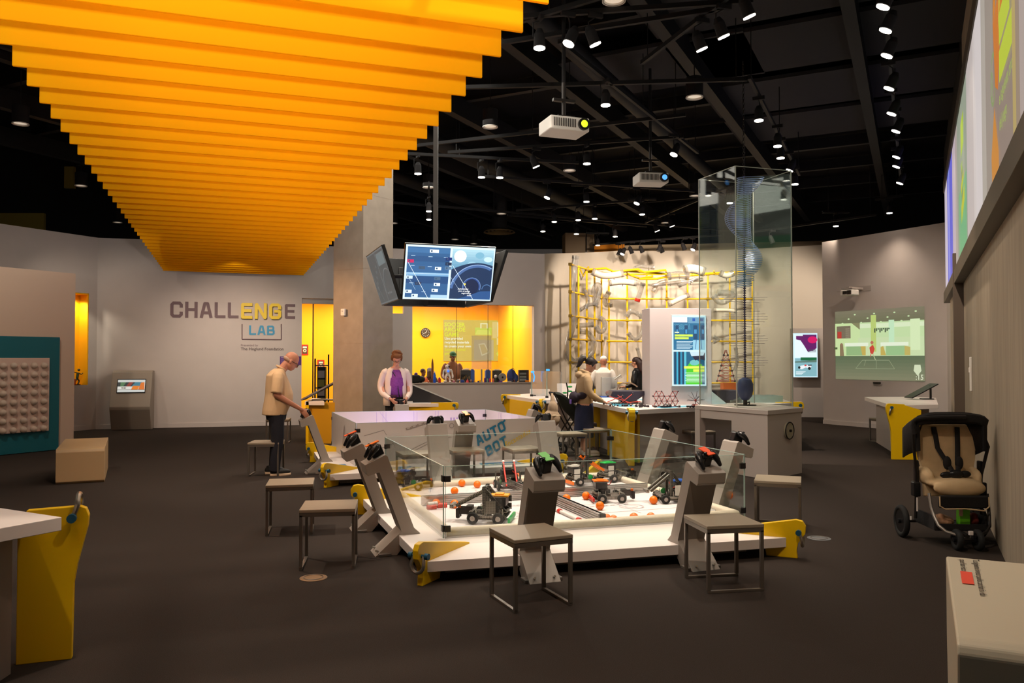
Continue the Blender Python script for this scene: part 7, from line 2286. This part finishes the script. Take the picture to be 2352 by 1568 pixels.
# ------------------------------------------------------------------ visitors
SKIN = mat('skin', (206, 150, 122), .55); SKIN2 = mat('skin_warm', (190, 128, 100), .55); SKIN3 = mat('skin_brown', (120, 78, 56), .55)
def ring_loft(mb, secs, n=20):
    """secs: (centre, half width x, half depth y) stacked; the rings lie level"""
    mb.loft([[(c[0] + a * math.cos(2 * PI * j / n), c[1] + b * math.sin(2 * PI * j / n), c[2]) for j in range(n)] for c, a, b in secs])
def limb(mb, pts, rs, smooth=1):
    mb.tube(pts, rs, seg=12, smooth=smooth)
    for p, r in zip(pts, rs): mb.ell(p, r * .98, u=10, v=8)
def hand(mb, wrist, d, palm_n, s=1.0, curl=.5, side=1):
    """palm with four fingers and a thumb; d = direction of the fingers, palm_n = palm normal"""
    d = Vector(d).normalized(); n_ = Vector(palm_n).normalized(); n_ = (n_ - d * n_.dot(d)).normalized(); w = d.cross(n_) * side
    W = Vector(wrist)
    M = Matrix((w, n_, d)).transposed().to_4x4(); M.translation = W + d * .045 * s
    mb.ell((0, 0, 0), (.042 * s, .017 * s, .052 * s), M=M)
    for i, (off, L) in enumerate(((-.030, .068), (-.010, .078), (.010, .074), (.029, .058))):
        b = W + d * .088 * s + w * off * s
        k1 = b + (d * math.cos(curl * .6) + n_ * math.sin(curl * .6)) * L * .45 * s
        k2 = k1 + (d * math.cos(curl * 1.6) + n_ * math.sin(curl * 1.6)) * L * .33 * s
        k3 = k2 + (d * math.cos(curl * 2.4) + n_ * math.sin(curl * 2.4)) * L * .26 * s
        mb.tube([b - d * .02 * s, b, k1, k2, k3], [.0095 * s, .0095 * s, .009 * s, .0085 * s, .007 * s], seg=8)
    t0 = W + d * .025 * s - w * .03 * s
    t1 = t0 + (d * .6 - w * .7 + n_ * .2).normalized() * .035 * s
    t2 = t1 + (d * .85 - w * .25 + n_ * .45).normalized() * .032 * s
    mb.tube([t0 + w * .01 * s, t0, t1, t2], [.013 * s, .0125 * s, .011 * s, .009 * s], seg=8)
def head_shape(mb, c, fwd, up, s=1.0, jaw=1.0):
    """skull, jaw, nose, lips, ears and neck stub; fwd = where the face looks"""
    f = Vector(fwd).normalized(); u = Vector(up); u = (u - f * u.dot(f)).normalized(); r = f.cross(u)
    M = Matrix((r, f, u)).transposed().to_4x4(); M.translation = Vector(c)
    S = s
    mb.ell((0, -.012 * S, .03 * S), (.076 * S, .096 * S, .090 * S), M=M, u=20, v=14)
    mb.ell((0, .022 * S, -.045 * S), (.058 * S * jaw, .070 * S, .072 * S), M=M, u=18, v=12)
    mb.ell((0, .058 * S, -.088 * S), (.03 * S * jaw, .028 * S, .024 * S), M=M)
    mb.tube([(0, .080 * S, .02 * S), (0, .098 * S, -.012 * S), (0, .112 * S, -.030 * S)], [.010 * S, .013 * S, .015 * S], M=M)
    mb.ell((0, .088 * S, -.060 * S), (.024 * S, .010 * S, .007 * S), M=M); mb.ell((0, .086 * S, -.070 * S), (.021 * S, .010 * S, .007 * S), M=M)
    mb.ell((0, .078 * S, .022 * S), (.052 * S, .014 * S, .010 * S), M=M)
    for q in (-1, 1): mb.ell((q * .076 * S, -.005 * S, -.012 * S), (.010 * S, .020 * S, .032 * S), M=M)
    return M
def eyes(parent, M, s=1.0, glasses=None):
    for q in (-1, 1):
        mb = MB(); mb.ell((q * .030 * s, .083 * s, .004 * s), (.012 * s, .008 * s, .0065 * s), M=M); e = mb.build('eye', M_WHITE, parent, smooth=True)
        mb = MB(); mb.ell((q * .030 * s, .0905 * s, .004 * s), (.005 * s, .003 * s, .005 * s), M=M); mb.build('iris', M_BLKP, e, smooth=True)
    if glasses:
        mb = MB()
        for q in (-1, 1):
            mb.torus(M @ Matrix.Translation((q * .033 * s, .106 * s, .0)) @ Matrix.Rotation(PI / 2, 4, 'X') @ Matrix.Diagonal((1, .75, 1, 1)), .025 * s, .0025 * s, 18, 6)
            mb.tube([(q * .058 * s, .104 * s, .006 * s), (q * .08 * s, .06 * s, .006 * s), (q * .082 * s, .0, .0)], .003 * s, seg=6, M=M)
        mb.cyl((-.01 * s, .108 * s, .003 * s), (.01 * s, .108 * s, .003 * s), .0025 * s, M=M)
        mb.build('glasses', glasses, parent, smooth=True)
def shoe(parent, c, yaw, L=.27, m=None, sole=None, z=0):
    M = Matrix.Translation(Vector((c[0], c[1], z))) @ Matrix.Rotation(yaw, 4, 'Z')
    mb = MB(); mb.ell((0, .05, .05), (.046, .105, .045), M=M); mb.ell((0, -.05, .055), (.042, .075, .055), M=M); mb.cyl((0, -.05, .05), (0, -.055, .12), .048, .044, M=M, seg=14); o = fuse(mb, 'shoe', m, parent, .008)
    mb = MB(); mb.prism([(-.035, -.12), (.035, -.12), (.045, -.06), (.042, .0), (.05, .08), (.035, .14), (0, .162), (-.035, .14), (-.05, .08), (-.042, 0), (-.045, -.06)], .032, M=M, bev=.008); mb.build('sole', sole, o)

def man():
    cp = cman.matrix_world.translation
    org = Vector((cp.x, cp.y, 0)) - E1 * .42 - E2 * .0
    o = thing('person', 'elderly bald man in beige polo shirt and dark trousers leaning over a controller', 'person', M=Matrix.Translation(org) @ Matrix.Rotation(PHI - PI / 2, 4, 'Z'))
    # local: +y forward to the table, x to his right
    mb = MB()
    ring_loft(mb, [((0, -.02, .84), .17, .13), ((0, 0, .95), .175, .15), ((0, .03, 1.08), .165, .165), ((0, .02, 1.22), .17, .15), ((0, .0, 1.36), .18, .12), ((0, .02, 1.42), .12, .09), ((0, .05, 1.46), .065, .065)])
    limb(mb, [(0, .04, 1.43), (0, .09, 1.49), (0, .13, 1.54)], [.065, .060, .058])
    Mh = head_shape(mb, (0, .19, 1.575), (0, .80, -.60), (0, .5, 1), 1.05, 1.1)
    for s in (-1, 1):
        limb(mb, [(s * .09, 0, .88), (s * .095, .01, .50), (s * .10, -.03, .10)], [.085, .06, .045])
        limb(mb, [(s * .19, .0, 1.37), (s * .235, -.02, 1.12)], [.055, .044])
        limb(mb, [(s * .235, -.02, 1.12), (s * .19, .16, 1.00), (s * .125, .33, .90)], [.044, .038, .027])
        hand(mb, (s * .12, .335, .895), (-s * .22, .55, -.75), (-s * .9, -.3, -.2), 1.05, .55, side=-s)
    body = fuse(mb, 'body', SKIN2, o, .0075)
    eyes(o, Mh, 1.05, M_DARKM)
    mb = MB(); mb.ell((0, -.056, -.008), (.080, .066, .040), M=Mh); mb.ell((.074, -.035, -.012), (.008, .022, .018), M=Mh); mb.ell((-.074, -.035, -.012), (.008, .022, .018), M=Mh); fuse(mb, 'hair', mat('hair_grey', (180, 146, 124), .9), o, .008)
    # polo shirt
    mb = MB()
    ring_loft(mb, [((0, -.035, .83), .205, .165), ((0, -.02, .90), .205, .175), ((0, .02, 1.02), .20, .195), ((0, .03, 1.12), .19, .19), ((0, .01, 1.26), .195, .165), ((0, -.01, 1.38), .20, .135), ((0, .01, 1.44), .13, .10), ((0, .04, 1.475), .08, .075)])
    for s in (-1, 1):
        mb.tube([(s * .15, -.0, 1.385), (s * .20, -.0, 1.35), (s * .235, -.01, 1.24), (s * .25, -.02, 1.14)], [.075, .078, .078, .080], seg=14, smooth=1)
    M_POLO = mat('polo_beige', (206, 172, 132), .85, bump=.15, nscale=14)
    sh = fuse(mb, 'polo_shirt', M_POLO, o, .009, 4)
    mb = MB(); mb.torus(Matrix.Translation((0, .055, 1.478)) @ Matrix.Rotation(R(-30), 4, 'X') @ Matrix.Diagonal((1, .95, 1, 1)), .072, .014, 20, 8); mb.build('collar', M_POLO, sh, smooth=True)
    # trousers
    mb = MB()
    ring_loft(mb, [((0, -.01, .76), .165, .13), ((0, -.01, .88), .175, .15), ((0, 0, .96), .17, .155)])
    for s in (-1, 1):
        mb.tube([(s * .088, -.01, .88), (s * .095, .0, .70), (s * .10, .01, .48), (s * .105, -.02, .25), (s * .105, -.03, .06)], [.108, .098, .082, .074, .070], seg=14, smooth=1)
    fuse(mb, 'trousers', mat('trousers_navy', (30, 30, 40), .85), o, .009)
    for s in (-1, 1): shoe(o, (s * .105, .0 + (.03 if s > 0 else -.03)), 0, m=mat('shoe_dark', (34, 34, 34), .6), sole=mat('sole_cream', (226, 200, 170), .6))
man()

def woman():
    cp = cwom.matrix_world.translation
    org = Vector((cp.x, cp.y, 0)) + E2 * .36 - E1 * .03
    o = thing('person', 'woman in white cardigan and purple top with glasses behind the far table', 'person', M=Matrix.Translation(org) @ Matrix.Rotation(PHI + PI, 4, 'Z'))
    mb = MB()
    ring_loft(mb, [((0, -.02, .86), .17, .12), ((0, 0, 1.0), .155, .125), ((0, .02, 1.15), .155, .13), ((0, .01, 1.30), .17, .12), ((0, .0, 1.40), .165, .09), ((0, .02, 1.45), .10, .07), ((0, .04, 1.48), .055, .055)])
    limb(mb, [(0, .03, 1.44), (0, .06, 1.51), (0, .08, 1.56)], [.056, .052, .05])
    Mh = head_shape(mb, (0, .11, 1.605), (.08, .86, -.5), (0, .4, 1), 1.0, .95)
    for s in (-1, 1):
        limb(mb, [(s * .085, 0, .88), (s * .09, .01, .48), (s * .09, -.02, .10)], [.085, .055, .04])
        limb(mb, [(s * .18, 0, 1.37), (s * .24, -.03, 1.12)], [.048, .038]); limb(mb, [(s * .24, -.03, 1.12), (s * .22, .15, .96), (s * .13, .29, .90)], [.038, .032, .024])
        hand(mb, (s * .125, .295, .90), (-s * .35, .7, -.5), (-s * .9, .1, -.2), .95, .55, side=-s)
    fuse(mb, 'body', SKIN, o, .0075)
    eyes(o, Mh, 1.0, M_DARKM)
    mb = MB()
    mb.ell((0, -.03, .055), (.092, .104, .085), M=Mh); mb.ell((0, .05, .085), (.075, .05, .04), M=Mh); mb.ell((0, -.075, -.02), (.085, .055, .07), M=Mh)
    for s in (-1, 1): mb.ell((s * .082, -.015, .02), (.022, .05, .06), M=Mh)
    rr = random.Random(2)
    for i in range(26):
        a = rr.uniform(0, 2 * PI); b = rr.uniform(.1, 1.2); mb.ell((.088 * math.cos(a) * math.sin(b), -.02 + .10 * math.sin(a) * math.sin(b), .06 + .085 * math.cos(b)), .022, M=Mh, u=8, v=6)
    fuse(mb, 'hair', mat('hair_auburn', (112, 68, 34), .8, noise=.3, nscale=60), o, .008, 2)
    mb = MB(); ring_loft(mb, [((0, -.01, .86), .165, .125), ((0, .01, 1.0), .165, .14), ((0, .03, 1.14), .165, .145), ((0, .025, 1.28), .172, .135), ((0, .0, 1.38), .15, .10), ((0, .015, 1.42), .10, .08)]); fuse(mb, 'purple_top', mat('top_purple', (130, 62, 140), .85, noise=.15, nscale=40), o, .009)
    # open cardigan: two fronts, back, sleeves
    M_CARD = mat('cardigan_white', (232, 214, 200), .85, bump=.15, nscale=30)
    mb = MB()
    n = 22
    rows = []
    for z, a, b, gap in ((.78, .215, .165, .62), (.90, .215, .17, .60), (1.02, .20, .165, .58), (1.15, .19, .165, .54), (1.28, .20, .155, .50), (1.38, .195, .125, .44), (1.435, .13, .095, .40), (1.465, .085, .07, .4)):
        rows.append([(a * math.cos(t), -.0 + b * math.sin(t), z) for t in [PI / 2 + gap + (2 * PI - 2 * gap) * j / n for j in range(n + 1)]])
    bm = mb.bm
    vr = [[bm.verts.new(p) for p in r] for r in rows]
    for a, b in zip(vr[:-1], vr[1:]):
        for j in range(n): bm.faces.new((a[j], a[j + 1], b[j + 1], b[j]))
    cd = mb.build('cardigan', M_CARD, o, smooth=True); md = cd.modifiers.new('s', 'SOLIDIFY'); md.thickness = .014
    for s in (-1, 1):
        mb = MB(); mb.tube([(s * .14, 0, 1.40), (s * .20, -.0, 1.36), (s * .245, -.03, 1.22), (s * .262, -.035, 1.10), (s * .245, .06, 1.00), (s * .20, .17, .955), (s * .15, .26, .915)], [.055, .066, .062, .058, .052, .044, .036], seg=14, smooth=1); mb.ell((s * .185, 0, 1.365), (.07, .07, .065)); mb.build('sleeve', M_CARD, cd, smooth=True)
    mb = MB(); ring_loft(mb, [((0, -.01, .74), .16, .12), ((0, 0, .88), .17, .135), ((0, 0, .96), .16, .13)])
    for s in (-1, 1): mb.tube([(s * .085, -.01, .86), (s * .09, .0, .6), (s * .09, .0, .4), (s * .09, -.02, .08)], [.10, .085, .072, .062], seg=14, smooth=1)
    fuse(mb, 'trousers', mat('trousers_black', (24, 24, 26), .85), o, .009)
    for s in (-1, 1): shoe(o, (s * .09, .02), 0, m=M_BLKP, sole=M_DARKM)
    mb = MB(); mb.tube([(.11, -.02, 1.42), (.05, .12, 1.36), (.0, .165, 1.2), (-.03, .16, 1.0), (-.05, .15, .93)], .009, seg=6, smooth=1); mb.build('bag_strap', M_BLKP, o, smooth=True)
    mb = MB(); mb.box((.08, .15, .92), (.14, .05, .1), bev=.015); mb.build('pouch', mat('pouch_plum', (70, 30, 50), .6), o)
woman()

def ponytail():
    org = Vector((1.22, 13.45, 0))
    o = thing('person', 'woman with black ponytail in tan hoodie and navy skirt at the lab table', 'person', M=Matrix.Translation(org) @ Matrix.Rotation(-PI / 2 + R(12), 4, 'Z'))
    mb = MB()
    ring_loft(mb, [((0, -.02, .84), .16, .12), ((0, 0, .96), .13, .11), ((0, .01, 1.1), .14, .11), ((0, .0, 1.25), .165, .105), ((0, -.01, 1.33), .15, .08), ((0, .01, 1.37), .09, .065), ((0, .03, 1.40), .05, .05)])
    limb(mb, [(0, .02, 1.36), (0, .05, 1.42), (0, .07, 1.46)], [.052, .048, .046])
    Mh = head_shape(mb, (0, .10, 1.505), (0, .87, -.5), (0, .4, 1), .96, .9)
    for s in (-1, 1):
        limb(mb, [(s * .08, 0, .84), (s * .085, .01, .44), (s * .085, -.03, .09)], [.08, .05, .034])
        limb(mb, [(s * .16, 0, 1.29), (s * .20, .0, 1.06)], [.042, .034]); limb(mb, [(s * .20, 0, 1.06), (s * .18, .14, .95), (s * .12, .30, .89)], [.034, .028, .022])
        hand(mb, (s * .12, .305, .885), (-s * .1, .95, -.2), (0, -.2, -1), .88, .4, side=-s)
    fuse(mb, 'body', SKIN, o, .0075)
    eyes(o, Mh, .96)
    mb = MB(); mb.ell((0, -.028, .045), (.088, .098, .085), M=Mh); mb.ell((0, .04, .085), (.06, .045, .03), M=Mh); mb.ell((.066, .0, .01), (.02, .03, .045), M=Mh); mb.ell((-.066, 0, .01), (.02, .03, .045), M=Mh)
    mb.tube([(0, -.11, .05), (0, -.165, .045), (0, -.19, -.02), (0, -.175, -.10), (0, -.20, -.16)], [.03, .042, .048, .036, .012], seg=10, smooth=1, M=Mh)
    fuse(mb, 'hair', mat('hair_black', (30, 22, 22), .6), o, .008, 2)
    mb = MB(); mb.torus(Mh @ Matrix.Translation((0, -.125, .05)) @ Matrix.Rotation(PI / 2, 4, 'X'), .026, .009, 14, 6); mb.build('hair_tie', mat('tie_yellow', (190, 160, 60), .7), o, smooth=True)
    M_HOOD = mat('hoodie_tan', (176, 150, 116), .9, bump=.15, nscale=18)
    mb = MB(); ring_loft(mb, [((0, -.01, .86), .155, .125), ((0, -.01, .93), .165, .145), ((0, .0, 1.06), .165, .145), ((0, -.01, 1.22), .18, .135), ((0, -.02, 1.32), .17, .105), ((0, .0, 1.375), .11, .085)])
    for s in (-1, 1): mb.tube([(s * .13, -.01, 1.31), (s * .18, -.01, 1.27), (s * .215, -.01, 1.12), (s * .22, .02, 1.03), (s * .20, .13, .965), (s * .15, .25, .91)], [.06, .065, .062, .058, .05, .036], seg=14, smooth=1)
    mb.ell((0, -.10, 1.345), (.11, .07, .06)); mb.torus(Matrix.Translation((0, .0, 1.385)) @ Matrix.Rotation(R(-22), 4, 'X'), .085, .026, 20, 8)
    fuse(mb, 'hoodie', M_HOOD, o, .009, 3)
    mb = MB(); ring_loft(mb, [((0, -.03, .30), .155, .17), ((0, -.02, .50), .165, .165), ((0, -.02, .70), .17, .155), ((0, -.01, .82), .165, .145), ((0, 0, .90), .14, .12)]); fuse(mb, 'skirt', mat('skirt_navy', (34, 42, 72), .85, noise=.15, nscale=10), o, .01)
    for s in (-1, 1): shoe(o, (s * .085, .02 + .05 * s), 0, m=mat('shoe_white', (222, 212, 204), .6), sole=M_WHITE)
    b_ = MB(); b_.ell((.0, -.19, .97), (.17, .08, .10)); b_.ell((.13, -.10, 1.0), (.06, .10, .06)); bag = fuse(b_, 'waist_bag', mat('bag_plum', (40, 30, 44), .8), o, .01)
    mb = MB(); mb.tube([(-.12, -.13, 1.05), (-.13, -.08, 1.3), (-.05, .06, 1.36), (.12, .13, 1.15), (.18, .02, 1.0)], .014, seg=6, smooth=2); mb.build('strap', M_BLKP, bag, smooth=True)
    mb = MB(); mb.box((.06, -.27, .90), (.07, .02, .07), bev=.006); mb.build('purple_tag', mat('tag_violet', (120, 90, 190), .5), bag)
ponytail()

def visitor(label, org, rz, H, top, topname, skin, hair=None, cap=None, pants=None, long_hair=False, extra=None, arms='down'):
    k = H / 1.72
    o = thing('person', label, 'person', M=Matrix.Translation(Vector(org)) @ Matrix.Rotation(rz, 4, 'Z') @ Matrix.Scale(k, 4))
    mb = MB()
    ring_loft(mb, [((0, 0, .86), .16, .12), ((0, 0, 1.02), .145, .115), ((0, .01, 1.2), .165, .12), ((0, 0, 1.36), .175, .10), ((0, .01, 1.44), .09, .07), ((0, .02, 1.48), .055, .055)])
    limb(mb, [(0, .02, 1.45), (0, .03, 1.52)], [.056, .052])
    Mh = head_shape(mb, (0, .05, 1.60), (0, .95, -.3), (0, .2, 1), 1.0)
    for s in (-1, 1):
        limb(mb, [(s * .09, 0, .86), (s * .095, .01, .48), (s * .095, -.02, .08)], [.085, .056, .04])
        limb(mb, [(s * .19, 0, 1.38), (s * .24, -.02, 1.12)], [.05, .04]); limb(mb, [(s * .24, -.02, 1.12), (s * .20, .16, 1.02), (s * .12, .30, 1.02)], [.04, .034, .025])
        hand(mb, (s * .12, .31, 1.02), (-s * .3, .9, -.1), (0, -.1, -1), .95, .5, side=-s)
    fuse(mb, 'body', skin, o, .010)
    eyes(o, Mh)
    mb = MB(); ring_loft(mb, [((0, 0, .84), .18, .14), ((0, 0, 1.0), .175, .14), ((0, .01, 1.2), .19, .15), ((0, -.01, 1.36), .19, .125), ((0, .0, 1.44), .11, .09), ((0, .01, 1.475), .07, .07)])
    for s in (-1, 1): mb.tube([(s * .15, 0, 1.40), (s * .20, 0, 1.35), (s * .245, -.02, 1.2), (s * .255, -.01, 1.10), (s * .22, .12, 1.04), (s * .16, .22, 1.03)], [.06, .068, .064, .058, .05, .042], seg=12, smooth=1)
    fuse(mb, topname, top, o, .012, 3)
    mb = MB(); ring_loft(mb, [((0, 0, .74), .16, .12), ((0, 0, .90), .17, .135)])
    for s in (-1, 1): mb.tube([(s * .088, 0, .84), (s * .095, .0, .5), (s * .095, -.02, .08)], [.10, .08, .066], seg=12)
    fuse(mb, 'trousers', pants or mat('trousers_black', (24, 24, 26)), o, .012)
    for s in (-1, 1): shoe(o, (s * .095, .02), 0, m=M_BLKP, sole=M_WHITE2)
    if hair:
        mb = MB(); mb.ell((0, -.03, .045), (.09, .102, .088), M=Mh)
        if long_hair: mb.tube([(0, -.06, .06), (0, -.11, -.06), (0, -.12, -.24), (0, -.10, -.38)], [.08, .095, .10, .05], seg=12, M=Mh)
        fuse(mb, 'hair', hair, o, .01, 2)
    if cap:
        mb = MB(); mb.ell((0, -.012, .06), (.086, .104, .075), M=Mh); mb.prism([(-.07, .05), (-.06, .12), (0, .15), (.06, .12), (.07, .05)], .012, M=Mh @ Matrix.Translation((0, 0, .045)))
        fuse(mb, 'cap', cap, o, .008, 1)
    return o
u, y = seg_u(1058, WA1, WB1)
visitor('bearded man in green cap and brown sweater behind the workshop sill', onB(u, 1.1, 0), PHI + PI, 1.80, mat('sweater_brown', (130, 84, 60), .9), 'sweater', SKIN3, hair=None, cap=mat('cap_green', (40, 96, 60), .8))
u, y = seg_u(984, WA1, WB1)
visitor('dark haired child with orange top low behind the workshop sill', onB(u, 1.0, 0), PHI + PI + .6, 1.34, mat('top_orange', (196, 96, 50), .9), 'shirt', SKIN3, hair=mat('hair_dark', (50, 28, 18), .7))
u, y = seg_u(1007, WA1, WB1)
visitor('child with long dark hair seen from behind in the workshop', onB(u, 1.35, 0), PHI - .2, 1.36, mat('top_grey', (70, 60, 66), .9), 'shirt', SKIN3, hair=mat('hair_dark2', (56, 34, 30), .6), long_hair=True)
visitor('person in white cap and white hooded top seen from behind at the lattice', (1.98, 17.45, 0), R(-10), 1.66, mat('hoodie_white', (224, 216, 206), .9), 'hooded_top', SKIN2, cap=mat('cap_white', (230, 224, 214), .8))
visitor('person with long dark hair half hidden behind the white monolith', (2.88, 18.5, 0), R(60), 1.64, M_BLKP, 'jacket', SKIN, hair=mat('hair_brown', (48, 28, 26), .5), long_hair=True)

# parked buggy with a backpack at the lab table
sb = thing('folded_buggy', 'dark green buggy parked between the lab tables with a bag on it', 'stroller', loc=(.85, 13.75, 0), rotz=R(10))
mb = MB(); mb.tube([(-.16, -.1, 1.02), (-.06, -.1, 1.0), (.08, -.05, .82), (.28, 0, .62), (.33, 0, .30)], [.03, .05, .10, .09, .03], seg=12, smooth=1, flat=2.2); mb.build('hood', mat('buggy_green', (34, 40, 34), .9), sb, smooth=True)
for s in (-1, 1):
    mb = MB(); mb.tube([(-.18, s * .18, 1.04), (.02, s * .18, .6), (.3, s * .18, .12)], .012); mb.build('frame_tube', M_DARKM, sb, smooth=True)
    mb = MB(); mb.tube([(.3, s * .18, .75), (.05, s * .18, .4), (-.05, s * .18, .12)], .012); mb.build('frame_tube', M_DARKM, sb, smooth=True)
    for xx in (.3, -.05):
        Mw = Matrix.Translation((xx, s * .2, .1)) @ Matrix.Rotation(PI / 2, 4, 'X')
        mb = MB(); mb.torus(Mw, .08, .02, 20, 8); w_ = mb.build('wheel', M_RUB, sb, smooth=True); mb = MB(); mb.cyl((0, 0, -.012), (0, 0, .012), .03, M=Mw); mb.build('hub', M_DARKM, w_)
mb = MB(); mb.cyl((-.17, -.19, 1.03), (-.17, .19, 1.03), .018); mb.cyl((.3, -.2, .1), (.3, .2, .1), .01); mb.cyl((-.05, -.2, .1), (-.05, .2, .1), .01); mb.build('handle', M_FAB, sb)
bp_ = thing('hanging_bag', 'beige drawstring bag hanging from the handle of the green buggy', 'bag', loc=(.85 - .17 * math.cos(R(10)), 13.72 - .26, .0), rotz=R(10))
mb = MB(); mb.ell((-.02, 0, .62), (.15, .10, .15)); mb.ell((0, 0, .78), (.09, .07, .13)); mb.tube([(0, 0, .85), (0, .04, .98), (0, .08, 1.03)], [.05, .03, .02]); fuse(mb, 'bag', mat('bag_beige', (170, 148, 124), .9, noise=.08, nscale=14), bp_, .01, 3)
mb = MB(); mb.tube([(-.13, -.03, .66), (0, -.10, .67), (.12, -.03, .66)], .012); mb.build('band', mat('band_tan', (210, 190, 160), .8), bp_)
